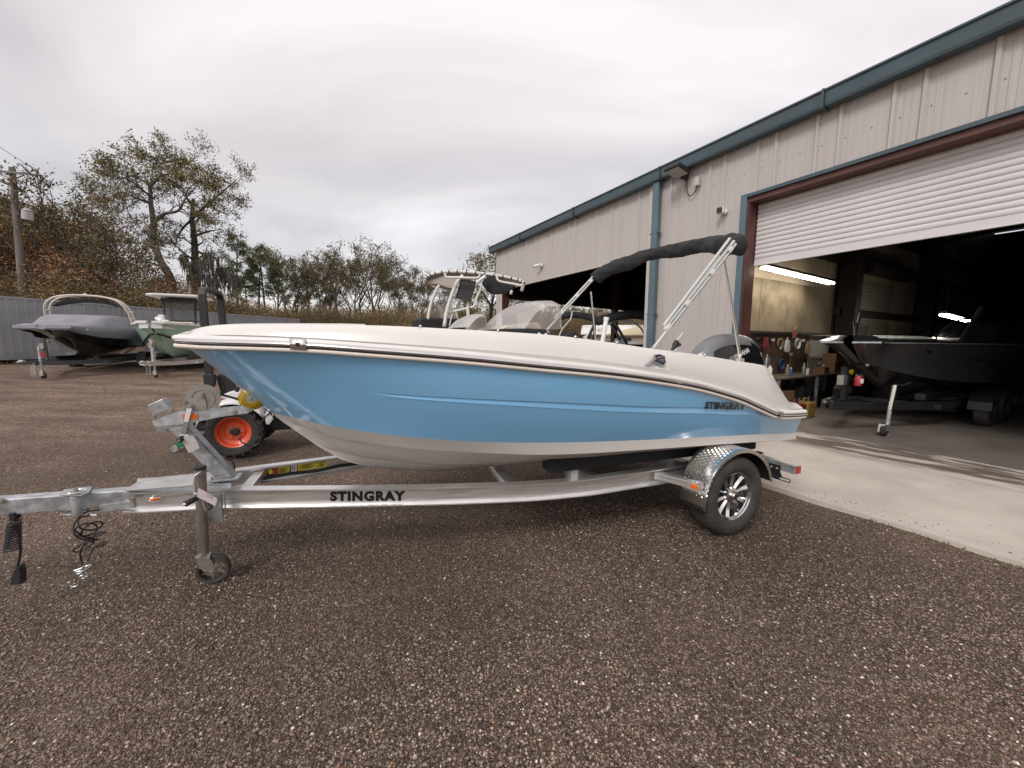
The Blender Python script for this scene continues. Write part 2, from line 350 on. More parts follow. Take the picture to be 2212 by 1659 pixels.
# ------------------------------------------------------------------ concrete
def concrete(name,c1,c2,stain=True):
    m=mat(name,c1,.75,col2=c2,vs=1.6,bump=.25,bs=140,detail=8,lo=.3,hi=.7); t=m.node_tree; b=t.nodes['Principled BSDF']
    src=b.inputs['Base Color'].links[0].from_socket
    tc=t.nodes.new('ShaderNodeTexCoord'); q=t.nodes.new('ShaderNodeMapping'); q.inputs['Scale'].default_value=(.5,2.2,1); q.inputs['Location'].default_value=(0.7,.2,0); t.links.new(tc.outputs['Object'],q.inputs[0])
    n=t.nodes.new('ShaderNodeTexNoise'); n.inputs['Scale'].default_value=1.8; n.inputs['Detail'].default_value=8; n.inputs['Roughness'].default_value=.65; t.links.new(q.outputs[0],n.inputs[0])
    sx=t.nodes.new('ShaderNodeSeparateXYZ'); t.links.new(tc.outputs['Object'],sx.inputs[0])
    # a damp, tyre-marked band that keeps to the doorway
    a=t.nodes.new('ShaderNodeMapRange'); a.inputs['From Min'].default_value=-.98; a.inputs['From Max'].default_value=-.55; t.links.new(sx.outputs[1],a.inputs[0])
    a2=t.nodes.new('ShaderNodeMapRange'); a2.inputs['From Min'].default_value=.9; a2.inputs['From Max'].default_value=.3; t.links.new(sx.outputs[1],a2.inputs[0])
    mm=t.nodes.new('ShaderNodeMath'); mm.operation='MULTIPLY'; t.links.new(a.outputs[0],mm.inputs[0]); t.links.new(a2.outputs[0],mm.inputs[1])
    r=t.nodes.new('ShaderNodeMapRange'); r.inputs['From Min'].default_value=.42; r.inputs['From Max'].default_value=.52; t.links.new(n.outputs[0],r.inputs[0])
    m2=t.nodes.new('ShaderNodeMath'); m2.operation='MULTIPLY'; t.links.new(mm.outputs[0],m2.inputs[0]); t.links.new(r.outputs[0],m2.inputs[1])
    mx=t.nodes.new('ShaderNodeMix'); mx.data_type='RGBA'; t.links.new(m2.outputs[0],mx.inputs[0]); t.links.new(src,mx.inputs[6]); mx.inputs[7].default_value=(.13,.105,.085,1)
    # sparse dark specks
    v=t.nodes.new('ShaderNodeTexVoronoi'); v.inputs['Scale'].default_value=3.1; t.links.new(tc.outputs['Object'],v.inputs['Vector'])
    r2=t.nodes.new('ShaderNodeMapRange'); r2.inputs['From Min'].default_value=.035; r2.inputs['From Max'].default_value=.05; r2.inputs['To Min'].default_value=.75; r2.inputs['To Max'].default_value=0; t.links.new(v.outputs['Distance'],r2.inputs[0])
    mx2=t.nodes.new('ShaderNodeMix'); mx2.data_type='RGBA'; t.links.new(r2.outputs[0],mx2.inputs[0]); t.links.new(mx.outputs[2],mx2.inputs[6]); mx2.inputs[7].default_value=(.09,.075,.06,1)
    t.links.new(mx2.outputs[2],b.inputs['Base Color']); return m
M['conc']=concrete('pale_concrete',(.46,.408,.35),(.60,.54,.472))
def bbuild(mb,name,m,**k): return mb.build(name,m,loc=BJ,rot=(0,0,BRZ),**k)
ap=MB()
edge=[(.55+i*.35,-3.05+.03*math.sin(i*1.9)+.02*math.sin(i*4.3)) for i in range(40)]
top=[(x,y,.03) for x,y in edge]+[(edge[-1][0],-1.012,.03),(.55,-1.012,.03)]
ap.prism([(x,y,-.15) for x,y,z in top],(0,0,.18))
bbuild(ap,'concrete_apron',M['conc'],kind='structure')
fl=MB(); fl.prism([(.55,-1.0,-.15),(13.4,-1.0,-.15),(13.4,.30,-.15),(-2.2,.30,-.15),(-2.2,.02,-.15),(.55,.02,-.15)],(0,0,.18))
bbuild(fl,'concrete_threshold',M['conc'],kind='structure')
fl=MB(); fl.box2((-2.2,.302,-.15),(13.4,22,.03)); bbuild(fl,'workshop_floor',mat('dark_floor_concrete',(.13,.11,.095),.6,col2=(.21,.18,.155),vs=.9,detail=8,bump=.15,bs=100),kind='structure')  # inner slab has a darker concrete tone than the threshold
jt=MB(); jt.box2((.56,-1.02,-.1),(13.3,-.99,.012)); bbuild(jt,'expansion_joint',mat('joint_filler',(.09,.075,.06),.9),kind='structure')
# ------------------------------------------------------------------ workshop building
wcol=(.455,.415,.392)
M['wall']=mat('taupe_metal_siding',(.43,.398,.378),.5,.0,col2=(.49,.45,.427),vs=3,stretch=(14,14,.18),detail=6,coat=.1)
M['teal']=mat('blue_grey_trim',(.050,.078,.094),.42,var=.12,vs=2,coat=.15)
M['tealL']=mat('blue_grey_downspout',(.085,.135,.165),.42,var=.12,vs=2,coat=.15)
M['oxide']=mat('red_oxide_steel',(.095,.036,.028),.55,var=.25,vs=3)
M['trimw']=mat('pale_corner_trim',(.52,.47,.44),.5,var=.05)
M['curtain']=mat('white_roll_up_curtain',(.62,.595,.60),.42,var=.05,vs=1.5,stretch=(.6,4,4))
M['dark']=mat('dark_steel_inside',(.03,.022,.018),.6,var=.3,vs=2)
M['liner']=mat('tan_liner_panel',(.52,.42,.31),.7,var=.2,vs=1.2,detail=7)
M['ply']=mat('stained_plywood',(.17,.125,.075),.7,col2=(.33,.265,.18),vs=1.3,detail=10,lo=.36,hi=.56)
bld=thing('workshop_building','long taupe metal workshop with open bay and half raised white roll-up door','building',BJ,BRZ)
def siding(x0,x1,z0,z1,y=0.,flip=1,name='wall_panel',m=None,par=None):
    pts=[(x0,0)]; step=.3048; k0=math.ceil((x0+.02-(-10.27))/step); c=-10.27+k0*step
    while c<x1-.05:
        if c-.05>x0:
            pts+=[(c-.044,0),(c-.019,-.042),(c+.019,-.042),(c+.044,0)]
            for q in (.115,.19):
                if c+q+.02<x1: pts+=[(c+q-.014,0),(c+q-.008,-.007),(c+q+.008,-.007),(c+q+.014,0)]
        c+=step
    pts.append((x1,0)); mb=MB(); mb.grid([[(px,y+py*flip,z) for px,py in pts] for z in (z0,z1)])
    return mb.build(name,m or M['wall'],par or bld,recalc=False)
x=-10.27; PW=.9144
def spans(a,b):
    """a panel from a to b split where an opening starts or ends"""
    cuts=[a]+[c for c in (-9.75,-2.32,-.02,4.9) if a+.02<c<b-.02]+[b]; return list(zip(cuts,cuts[1:]))
while x<13.3:
    for a,b_ in spans(x,min(x+PW,13.4)):
        mid=(a+b_)/2; z0=3.70 if -9.75<mid<-2.32 else (4.34 if -.02<mid<4.9 else .03)
        siding(a,b_,z0,5.42)
    x+=PW
q=MB()                                                     # corner, jamb and opening trims
q.box2((-2.33,-.045,0.03),(-2.16,-.034,5.3)); q.build('corner_trim',M['trimw'],bld,bevel=.003)
q=MB(); q.box2((-9.75,-.05,3.665),(-2.34,.02,3.70)); q.build('sill_trim',M['trimw'],bld)
q=MB(); q.box2((-.14,-.06,.03),(-.022,.0,4.36)); q.build('jamb_trim',M['tealL'],bld,bevel=.004)
q=MB(); q.box2((-.02,-.075,4.285),(4.95,-.035,4.345)); q.build('head_trim',M['teal'],bld,bevel=.004)
q=MB(); q.box2((-.02,-.03,.03),(.012,.30,4.28)); q.build('door_jamb',M['oxide'],bld)
q=MB(); q.box2((4.9,-.03,.03),(4.94,.30,4.28)); q.build('door_jamb',M['oxide'],bld)
q=MB(); q.box2((.014,-.03,4.20),(4.898,.30,4.282)); q.build('door_head',M['oxide'],bld)
# gutter in sections with a lip, its end cap
gprof=[(0,0),(.155,0),(.165,.03),(.175,.16),(.20,.165),(.20,.185),(.15,.19),(.0,.19)]
for i,(a,b_) in enumerate([(-10.55,-8.0),(-7.996,-4.95),(-4.946,-1.9),(-1.896,1.15),(1.154,4.2),(4.204,7.25),(7.254,13.6)]):
    mb=MB(); pr=[(0,-.04-d*1.05,5.25+h*1.3) for d,h in gprof]; pr=[(a,p[1],p[2]) for p in pr]
    mb.prism(pr,(b_-a,0,0)); mb.box2((b_-.03,-.26,5.225),(b_+.0,-.03,5.50)); mb.build('gutter_section',M['teal'],bld)
q=MB(); q.box2((-2.15,-.155,.25),(-1.98,-.045,5.24)); ds=q.build('downspout',M['tealL'],bld,bevel=.012)
for py in (505,678):
    z=BW(1425,py).z; q=MB(); q.box2((-2.18,-.162,z-.012),(-1.94,-.04,z+.012)); q.build('strap',M['tealL'],ds)
sc_=MB()
for z_ in (.9,2.05,3.75,4.75):
    c_=-10.27+.3048
    while c_<13:
        if not ((-9.75<c_<-2.32 and z_<3.7) or (-.05<c_<4.95 and z_<4.34)): sc_.box((c_+.075,-.006,z_+.004*math.sin(c_*9)),(.012,.010,.012))
        c_+=.3048
sc_.build('panel_screws',mat('dull_screw',(.24,.21,.195),.5,.3),bld,kind='stuff')
# roof, far walls (plain sheet seen only from inside)
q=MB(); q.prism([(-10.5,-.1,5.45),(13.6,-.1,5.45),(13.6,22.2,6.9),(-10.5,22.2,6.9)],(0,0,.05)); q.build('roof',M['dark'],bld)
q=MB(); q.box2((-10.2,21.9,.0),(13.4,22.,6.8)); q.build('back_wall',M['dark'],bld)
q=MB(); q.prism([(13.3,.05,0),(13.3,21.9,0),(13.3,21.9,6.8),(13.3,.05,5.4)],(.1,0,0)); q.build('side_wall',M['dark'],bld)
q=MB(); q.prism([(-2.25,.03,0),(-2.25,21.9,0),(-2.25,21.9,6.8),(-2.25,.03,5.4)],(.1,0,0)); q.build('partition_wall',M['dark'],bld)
# open end of the bay: corner column, sloping cladding above the side opening
q=MB(); q.box2((-10.15,.02,.03),(-9.98,.32,5.3)); q.box2((-9.98,.15,.03),(-9.86,.19,5.3)); q.box2((-9.86,.02,.03),(-9.76,.32,5.3)); q.build('corner_column',M['oxide'],bld)
q=MB()
for i in range(20):
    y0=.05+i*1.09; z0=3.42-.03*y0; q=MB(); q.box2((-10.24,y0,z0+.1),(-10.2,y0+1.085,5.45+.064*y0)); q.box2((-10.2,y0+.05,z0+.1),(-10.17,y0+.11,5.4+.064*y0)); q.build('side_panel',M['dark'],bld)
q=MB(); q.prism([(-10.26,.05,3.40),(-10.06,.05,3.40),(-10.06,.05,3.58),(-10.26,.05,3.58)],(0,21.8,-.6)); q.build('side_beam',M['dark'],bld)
for y0 in (6.5,13,19.5):
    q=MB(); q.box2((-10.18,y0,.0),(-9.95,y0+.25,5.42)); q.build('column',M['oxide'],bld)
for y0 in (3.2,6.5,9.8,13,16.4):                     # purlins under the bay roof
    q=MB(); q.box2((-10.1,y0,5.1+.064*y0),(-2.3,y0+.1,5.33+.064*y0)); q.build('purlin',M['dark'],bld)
# roll-up door: slats and bottom bar
door=sub('roll_up_door',bld)
def slat_mesh():
    mb=MB(); rows=[]
    for i in range(9):
        t=i/8; zz=.083*t; rows.append([(xx,-.020*math.sin(math.pi*t)**.55 if 0<i<8 else 0,zz) for xx in (.03,4.88)])
    mb.grid(rows); return mb
sm=slat_mesh(); s0=sm.build('slat',M['curtain'],door,loc=(0,.26,3.19),smooth=True,recalc=False)
for i in range(1,14): inst(s0,door,loc=(0,.26,3.19+.084*i))
q=MB(); q.box2((.03,.235,3.06),(4.88,.275,3.185)); q.box2((.03,.225,3.06),(4.88,.24,3.075)); q.build('bottom_bar',M['curtain'],door,bevel=.003)
q=MB(); q.box2((.02,.22,4.26),(4.89,.62,4.32)); q.cyl((.05,.6,4.15),(4.85,.6,4.15),.17,20); q.build('door_drum',M['dark'],door)
# inside: liner panels, girts, columns on the left partition
for i in range(21):
    y0=.1+i*1.04
    q=MB(); q.box2((-.64,y0,3.05),(-.60,y0+1.03,5.42+.064*y0)); q.build('liner_panel',M['liner'],bld)
    if y0>5.2:
        q=MB(); q.box2((-.64,y0,.03),(-.60,y0+1.03,3.045)); q.build('liner_panel',M['liner'],bld)
for z in (2.35,3.75,4.7):
    q=MB(); q.box2((-.6,5.4 if z<3 else .2,z),(-.42,21.5,z+.2)); q.build('girt',M['dark'],bld)
for y0 in (5.55,11.9,18.2):
    q=MB(); q.box2((-.6,y0,.03),(-.1,y0+.06,5.6)); q.box2((-.14,y0-.12,.03),(-.1,y0+.18,5.6)); q.box2((-.6,y0-.12,.03),(-.56,y0+.18,5.6)); q.build('column',M['dark'],bld)
    q=MB(); q.prism([(-.5,y0,5.0),(-.1,y0,5.0),(6,y0,5.36+.06*y0-.35),(6,y0,5.36+.06*y0)],(0,.06,0)); q.build('rafter',M['dark'],bld)
for i in range(4):                                    # plywood sheets
    y0=.5+i*1.215; q=MB(); q.box2((-.598,y0,1.86),(-.575,y0+1.205,3.04)); q.build('plywood_sheet',M['ply'],bld)
q=MB(); q.box2((-.57,.5,1.80),(-.49,5.45,1.86)); q.build('shelf_rail',M['dark'],bld)
q=MB(); q.box2((-.6,.4,.03),(-.58,5.4,1.8)); q.build('pegboard',mat('brown_pegboard',(.10,.07,.045),.8,var=.4,vs=3,detail=8),bld)
idoor=sub('inner_roll_up_door',bld)
sm2=MB(); rows=[]
for i in range(7):
    t=i/6; rows.append([(.018*math.sin(math.pi*t),yy,.1*t) for yy in (6.5,9.5)])
sm2.grid(rows); s1=sm2.build('slat',mat('dull_door_slat',(.30,.265,.23),.6,var=.1),idoor,loc=(-.56,0,.05),smooth=True,recalc=False)
for i in range(1,34): inst(s1,idoor,loc=(-.56,0,.05+.1*i))
q=MB(); q.cyl((-.3,6.4,3.75),(-.3,9.6,3.75),.22,16); q.build('door_drum',M['dark'],idoor)
# ------------------------------------------------------------------ the blue boat; its frame: x from the bow aft, y away from the camera, z up
BO=Vector((-2.19,2.49,0)); BTH=R(23); BT=Vector((math.cos(BTH),math.sin(BTH),0)); BN=Vector((-math.sin(BTH),math.cos(BTH),0))
def w2l(p): q=Vector(p)-BO; return Vector((q.dot(BT),q.dot(BN),p[2]))
def l2w(p): return BO+BT*p[0]+BN*p[1]+Vector((0,0,p[2]))
def PL(px,py,w_=0.):                  # view point on the fore-and-aft plane y=w_
    d=ray(px,py); k=(w_-(C0-BO).dot(BN))/d.dot(BN); return w2l(C0+d*k)
def SF(px,py,B):                      # view point on the near side surface y=-B(x)
    d=ray(px,py); k=1.2; pr=None
    while k<9:
        p=w2l(C0+d*k); v=p.y+B(p.x)
        if pr is not None and pr<0<=v:
            a,b_=k-.004,k
            for _ in range(14):
                m_=(a+b_)/2; p=w2l(C0+d*m_)
                if p.y+B(p.x)<0: a=m_
                else: b_=m_
            return p
        pr=v; k+=.004
    return p
def projl(p):
    q=l2w(p)-C0; z=q.dot(_f); return CX+FPX*q.dot(_r)/z, CY-FPX*q.dot(_u)/z
boat=thing('motorboat','sky blue and white motorboat with a folded black bimini, resting on the aluminium trailer','motorboat',BO,BTH)
Brr=interp([(.03,0),(.06,.14),(.14,.26),(.3,.41),(.6,.585),(1,.755),(1.5,.915),(2,1.02),(2.6,1.09),(3.2,1.12),(3.9,1.13),(4.75,1.10)])
Btp=lambda s: max(0,Brr(max(.03,s-.06))*.94-.005)
Bbb=interp([(.5,0),(.7,.2),(1,.40),(1.4,.585),(2,.78),(2.6,.90),(3.2,.965),(4,1.0),(4.85,1.0)])
Bch=interp([(.58,0),(.8,.16),(1.1,.33),(1.6,.56),(2.2,.77),(2.8,.895),(3.4,.955),(4.88,.99)])
def zcurve(pts,B,start,end=None):
    tab=[start]
    for x,y in pts:
        p=SF(x,y,B)
        if p.x>tab[-1][0]+.02: tab.append((p.x,p.z))
    if end: tab.append(end)
    return interp(tab)
Zrr=zcurve([(440,737),(520,739),(640,743),(800,754),(1000,770),(1180,788),(1300,800),(1400,813),(1500,830),(1560,846),(1600,859),(1640,877),(1685,894),(1727,893)],Brr,(.03,1.600))
Ztp=zcurve([(430,708),(470,702),(520,700),(640,700),(800,703),(1000,712),(1180,723),(1300,737),(1400,752),(1500,765),(1600,781),(1640,787.5),(1653,790.5),(1659,797),(1680,831),(1700,865),(1706,869),(1725,871)],Btp,(.035,1.628))
Zbb=zcurve([(650,905),(700,917),(760,928),(850,940),(1000,953),(1200,956),(1400,950),(1600,940),(1707,936)],Bbb,(.5,1.085))
Zch=zcurve([(650,920),(700,938),(800,957),(900,969),(1000,975),(1200,981),(1400,970),(1600,956),(1707,949)],Bch,(.58,1.005))
Bst=interp([(.80,0),(1.2,.15),(1.8,.33),(2.4,.47),(3.2,.55),(4.88,.6)]); Zst=interp([(.80,.80),(1.2,.70),(1.8,.635),(2.4,.64),(3.2,.645),(4.88,.60)])
Zk=interp([(.03,1.60),(.086,1.565),(.5,1.085),(.685,.902),(.894,.719),(1.055,.636),(1.226,.578),(1.442,.535),(1.672,.505),(2.4,.50),(3.2,.50),(4.85,.47)])
NS=64
def ts(i): return (i/(NS-1))**1.6
def curve(B,Z,s0,s1): return lambda t:(s0+(s1-s0)*t, B(s0+(s1-s0)*t), Z(s0+(s1-s0)*t))
cRR=curve(Brr,Zrr,.03,4.72); cTP=curve(Btp,Ztp,.035,4.70); cBB=curve(Bbb,Zbb,.5,4.80); cCH=curve(Bch,Zch,.58,4.82)
cST=curve(Bst,Zst,.80,4.83); cK=curve(lambda s:0,Zk,.95,4.84)
def side(t,v):                        # v 0 at the rub rail, 1 at the blue/white line
    a,b_=cRR(t),cBB(t); p=[a[i]*(1-v)+b_[i]*v for i in range(3)]
    p[1]+=(.035*min(1,t*3)*max(0,1-max(0,(t-.55)/.45))-.03*math.exp(-((t-.12)/.1)**2)*min(1,t*12))*math.sin(math.pi*v)*min(1,t*20)
    return Vector((p[0],-p[1],p[2]))
M['blue']=mat('sky_blue_gelcoat',(.235,.53,.83),.11,coat=.85,var=.02,vs=1.2)
M['cream']=mat('cream_vinyl',(.80,.72,.65),.4,var=.04)
M['navy']=mat('dark_blue_badge',(.015,.03,.05),.12,coat=1)
_grid=[(t/120,v/12,projl(side(t/120,v/12))) for t in range(6,121) for v in range(0,13)]
def TVs(px,py):                       # line of sight -> (t,v) on the near side
    t,v,_=min(_grid,key=lambda g:(g[2][0]-px)**2+(g[2][1]-py)**2)
    for _i in range(8):
        p=projl(side(t,v)); a=projl(side(t+1e-4,v)); b_=projl(side(t,v+1e-4))
        J=[[(a[0]-p[0])/1e-4,(b_[0]-p[0])/1e-4],[(a[1]-p[1])/1e-4,(b_[1]-p[1])/1e-4]]; det=J[0][0]*J[1][1]-J[0][1]*J[1][0]
        ex,ey=px-p[0],py-p[1]; t+=(J[1][1]*ex-J[0][1]*ey)/det; v+=(-J[1][0]*ex+J[0][0]*ey)/det
        t=min(1,max(.01,t)); v=min(1,max(0,v))
    return t,v
def SN(t,v):
    P=side(t,v); n=(side(min(1,t+1e-3),v)-side(min(1,t+1e-3)-1e-3,v)).cross(side(t,min(1,v+1e-3))-side(t,min(1,v+1e-3)-1e-3)).normalized()
    return -n if n.y>0 else n
def SD(px,py,off=.0):
    t,v=TVs(px,py); return side(t,v)+SN(t,v)*off
_up=[(803,848),(860,852),(1042,862),(1200,869),(1371,877),(1560,883),(1700,888)]; _lo=[(803,849),(830,855),(860,859),(1042,873),(1200,883),(1371,892),(1560,896),(1700,899)]
tu=[TVs(*p) for p in _up]; tl=[TVs(*p) for p in _lo]; VU=interp(tu); VL=interp(tl); T0=tu[0][0]
NH=120; rows=[]
for i in range(NH):
    t=(i/(NH-1))**1.25; vu=VU(max(t,T0)); vl=max(VL(max(t,T0)),vu+.004); k=min(1,max(0,(t-T0)/.03)) if t>T0 else 0; r=[]
    if t<T0: vl=vu+.03
    P0=[(vu*f/7,0) for f in range(7)]+[(vu,0),(vu+(vl-vu)*.05,-.009*k),(vu+(vl-vu)*.3,-.007*k),(vu+(vl-vu)*.6,-.001*k),(vu+(vl-vu)*.9,.003*k),(vl,.0)]+[(vl+(1-vl)*f/6,0) for f in range(1,7)]
    rows.append([side(t,v)+(SN(t,v)*o if o else Vector()) for v,o in P0])
hs=MB(); hs.grid(rows); hs.mirror(1)
hs.build('hull_side',M['blue'],boat,auto=26,weld=True)
def neg(p): return Vector((p[0],-p[1],p[2]))
hb=MB(); ga,gb,gc=[],[],[]
for i in range(NS):
    t=ts(i); a,b_,c,d=cBB(t),cCH(t),cST(t),cK(t); k=min(1,t*10)
    a,b_,c,d=[neg(v) for v in (a,b_,c,d)]; lip=Vector((0,.014*k,-.006*k))
    ga.append([a,a.lerp(b_,.5)+Vector((0,-.004*k,0)),b_+Vector((0,-.010*k,0)),b_+lip])
    def pan(p,q_):
        o=[]
        for f in (0,.33,.66,1): v=p.lerp(q_,f); v.z-=.03*math.sin(math.pi*f)*min(1,t*6)*(1-.6*t); o.append(v)
        return o
    p2=pan(b_+lip,c); gb.append(p2+[c+lip]); gc.append(pan(c+lip,d))
hb.grid(ga); hb.grid(gb); hb.grid(gc); hb.mirror(1); hb.build('hull_bottom',M['white'],boat,auto=24)
# transom
tr=MB(); e1=[neg(cTP(1)),neg(cRR(1)),side(1,.5),neg(cBB(1)),neg(cCH(1)),neg(cST(1)),neg(cK(1))]
tr.add(e1+[Vector((p.x,-p.y,p.z)) for p in e1[:-1]][::-1],[tuple(range(13))]); tr.build('transom',M['white'],boat)
# deck moulding
dk=MB(); rows=[]
for i in range(220):
    t=(i/219)**1.2; a,b_=cRR(t),cTP(t); s_=b_[0]
    A=Vector(neg(a)); Bp=Vector(neg(b_))
    k=min(1,t*14)
    m0=A.lerp(Bp,.02); m0.z=A.z+.012
    led=A+Vector((0,.004*k,.028)); led2=A+Vector((0,.022*k,.036)); led3=A.lerp(Bp,.30)+Vector((0,-.012*k,0)); led3.z=max(led3.z,led2.z+.004)
    m3=A.lerp(Bp,.7)+Vector((0,-.022*k,0)); m4=A.lerp(Bp,.92)+Vector((0,-.010*k,.0))
    inn=Vector((Bp.x,min(0,Bp.y+.05),Bp.z+.003)); inn2=Vector((Bp.x,min(0,Bp.y+.24),Bp.z+.004))
    cock=1.15<s_<4.15
    low=Vector((Bp.x,min(0,Bp.y+.27),Bp.z-.55 if cock else Bp.z+.018*min(1,s_))); cen=Vector((Bp.x,0,low.z+(0 if cock else .015)))
    rows.append([A,led,led2,led3,m3,m4,Bp,inn,inn2,low,cen])
dk.grid(rows); dk.mirror(1); dk.build('deck',M['white'],boat,auto=38,weld=True)
# rub rail: bright insert, pale moulding and cream bead
tend=next(i/400 for i in range(401) if cRR(i/400)[0]>4.33)
def rr(t,dy,dz): a=cRR(t); return Vector((a[0]-(.012 if t<.02 else 0),-a[1]+dy*min(1,t*25),a[2]+dz))
def railpath(t0,t1,dy,dz,n=90): return [rr(t0+(t1-t0)*(i/n)**1.4,dy,dz) for i in range(n+1)]
for side_ in (1,-1):
    for (t0,t1) in ((0,tend),(tend+.003,1)):
        def bl(nm,dy,dz,r_,m,n=8):
            mb=MB(); mb.tube(railpath(t0,t1,dy,dz),r_,n)
            if side_<0: mb.v=[(x,-y,z) for x,y,z in mb.v]
            return mb.build(nm,m,boat,smooth=True)
        bl('rub_rail',-.006,.012,.019,M['whitep']); bl('rub_rail_insert',-.020,-.004,.0125,M['chrome'])
        bl('rub_rail_bead',-.006,-.034,.015,M['cream']); bl('rub_rail_dark_line',-.016,-.0175,.0085,M['black'],6)  # black tube puts the dark reflected line below the insert into colour
pj=[PL(1,1)]
q=MB(); 
for x in (0,): 
    t0=next(i/400 for i in range(401) if projl(rr(i/400,0,0))[0]>627); t1=next(i/400 for i in range(401) if projl(rr(i/400,0,0))[0]>657)
    q.grid([[rr(t0+(t1-t0)*k/4,-.012+o,z) for o,z in ((.0,.034),(-.020,.022),(-.026,0),(-.020,-.026),(.0,-.042))] for k in range(5)])
jn=q.build('rub_rail_joint',M['chrome'],boat,smooth=True,solid=.003)
tm=(t0+t1)/2; q=MB(); c=rr(tm,-.04,-.002); q.lathe([(0,-.006),(.010,-.006),(.012,.0),(.012,.01),(0,.01)],12,'y',c); q.build('snap_button',M['black'],jn)
q=MB(); a=rr(tend,-.02,-.002); q.box(a,(.03,.035,.05)); q.build('rail_end_cap',M['zinc'],boat,bevel=.006)
# lettering and badge
M['ink']=mat('black_letter_film',(.008,.008,.009),.35)
q=MB(); letters(q,'STINGRAY',lambda u,v: SD(1520+91*u+1.5*v,882.2+2.5*u-15.5*v,.008),bold=.03,sx=1.35,shear=.22,space=1.08)
q.build('hull_lettering',mat('dark_chrome_letter',(.20,.20,.20),.18,1),boat,solid=.006)
def DK(px,py,off=.02):               # on the white deck side
    p=SF(px,py,lambda s:(Brr(s)*.55+Btp(s)*.45+.015)); p.y-=off; return p
bd=[(1391,788.5),(1402,781),(1411,773),(1411,766),(1419,765),(1433,770),(1432,776),(1433,783),(1430,790),(1421,787),(1411,781.5),(1402,786.5)]
q=MB(); q.add([DK(x,y,.012) for x,y in bd],[tuple(range(len(bd)))]); bg_=q.build('emblem',M['navy'],boat,solid=.01)
q=MB(); q.tube([DK(x,y,.02) for x,y in [(1391,789),(1402,783),(1414,773.5),(1425,770.5),(1432,770)]],.0035,6); q.tube([DK(x,y,.02) for x,y in bd[4:]+bd[:5]],.0022,5); q.build('emblem_trim',M['chrome'],bg_)
q=MB(); letters(q,'172',lambda u,v: DK(1421+10*u,780+.6*u-5*v,.019),bold=.02); q.build('model_number',M['galv'],bg_)
# foredeck fittings: cleats and nav light tips
for px,py in ((1000,711),(1290,736)):
    pass
# plastic-wrapped helm windscreen and seats
M['film']=mat('clear_plastic_film',(.60,.57,.56),.3,alpha=.50,var=.12,vs=3,bump=.9,bs=6)
M['film2']=mat('plastic_wrap',(.62,.59,.57),.28,alpha=.60,var=.15,vs=4,bump=.9,bs=8)
def cx4(x,y): return 877.8+.2728*x,493.8+.2728*y
def pillow(name,outl,w0,depth,m,par=boat,inset=.25,lab=None):
    """bag stretched over something: an outline with rounded depth"""
    n=len(outl); P=[PL(*cx4(*p),w0) for p in outl]; c=sum(P,Vector())/n
    cen=Vector((c.x,w0,min(p.z for p in P)))
    rows=[]
    for k in range(9):
        a=-math.pi/2+math.pi*k/8; f=max(.55,math.cos(a)**.35 if math.cos(a)>0 else .55); dy=depth*math.sin(a)
        rows.append([Vector((cen.x+(p.x-cen.x)*f,w0+dy,cen.z+(p.z-cen.z)*(f*.6+.4))) for p in P])
    mb=MB(); mb.grid(rows); return mb.build(name,m,par,smooth=True,label=lab)
pillow('windscreen_cover',[(640,812),(690,745),(740,692),(800,640),(870,602),(960,582),(1035,581),(1080,600),(1095,630),(1099,700),(1103,770),(1108,800)],-.05,.42,M['film'],lab='clear plastic bag pulled over the helm windscreen')
pillow('seat_cover',[(350,788),(400,742),(440,710),(500,684),(545,680),(572,695),(578,740),(576,800)],.15,.3,M['film2'],lab='plastic wrapped seat ahead of the helm')
q=MB(); pts=[(760,795),(800,765),(880,757),(960,750),(1030,742),(1062,752),(1080,800)]
q.prism([PL(*cx4(*p),-.35)+Vector((0,0,0)) for p in pts],(0,.7,0)); q.build('helm_seat',mat('cream_seat_vinyl',(.62,.52,.43),.5,var=.05),boat,bevel=.02)
q=MB(); pts=[(650,800),(800,792),(950,790),(1115,797),(1116,860),(900,840),(650,815)]
q.prism([PL(*cx4(*p),-.66) for p in pts],(0,.9,0)); cs=q.build('helm_console',M['black'],boat,bevel=.01)
for cx_,cy_ in ((1050,838),(1103,843)):
    q=MB(); q.lathe([(0,-.012),(.012,-.01),(.014,0),(0,0)],12,'y',PL(*cx4(cx_,cy_),-.665)); q.build('deck_button',M['whitep'],cs,smooth=True)
# white rod tube, black rod holder
q=MB(); a,b_=PL(*cx4(1552,905),.3),PL(*cx4(1583,718),.3); q.cyl(a,b_,.024,14); rt=q.build('rod_tube',M['whitep'],boat,smooth=False,auto=40)
q=MB(); q.cyl(b_-(b_-a)*.04,b_+(b_-a).normalized()*.02,.029,14); q.build('cap',M['whitep'],rt,auto=40)
q=MB(); a,b_=PL(1453,756,-.75),PL(1462,737,-.75); q.tube([a,b_],[.016,.02],10); q.cyl(PL(1456,749,-.75),PL(1469,744,-.76),.015,10); q.sphere(PL(1459,744,-.75),.024,10,6); rh=q.build('rod_holder',M['black'],boat,auto=40)
q=MB(); q.cyl(PL(1463,736,-.75),PL(1475,720,-.75),.0115,12); q.build('holder_tube',M['trimw'],rh,auto=40)
# small deck-edge screws / snaps
for px in (905,1075,1240,1330,1455,1520):
    t=next(i/400 for i in range(401) if projl(neg(cTP(i/400)))[0]>px); q=MB(); q.sphere(Vector(neg(cTP(t)))+Vector((0,-.004,.006)),.009,8,5); q.build('snap_stud',M['chrome'],boat,smooth=True)
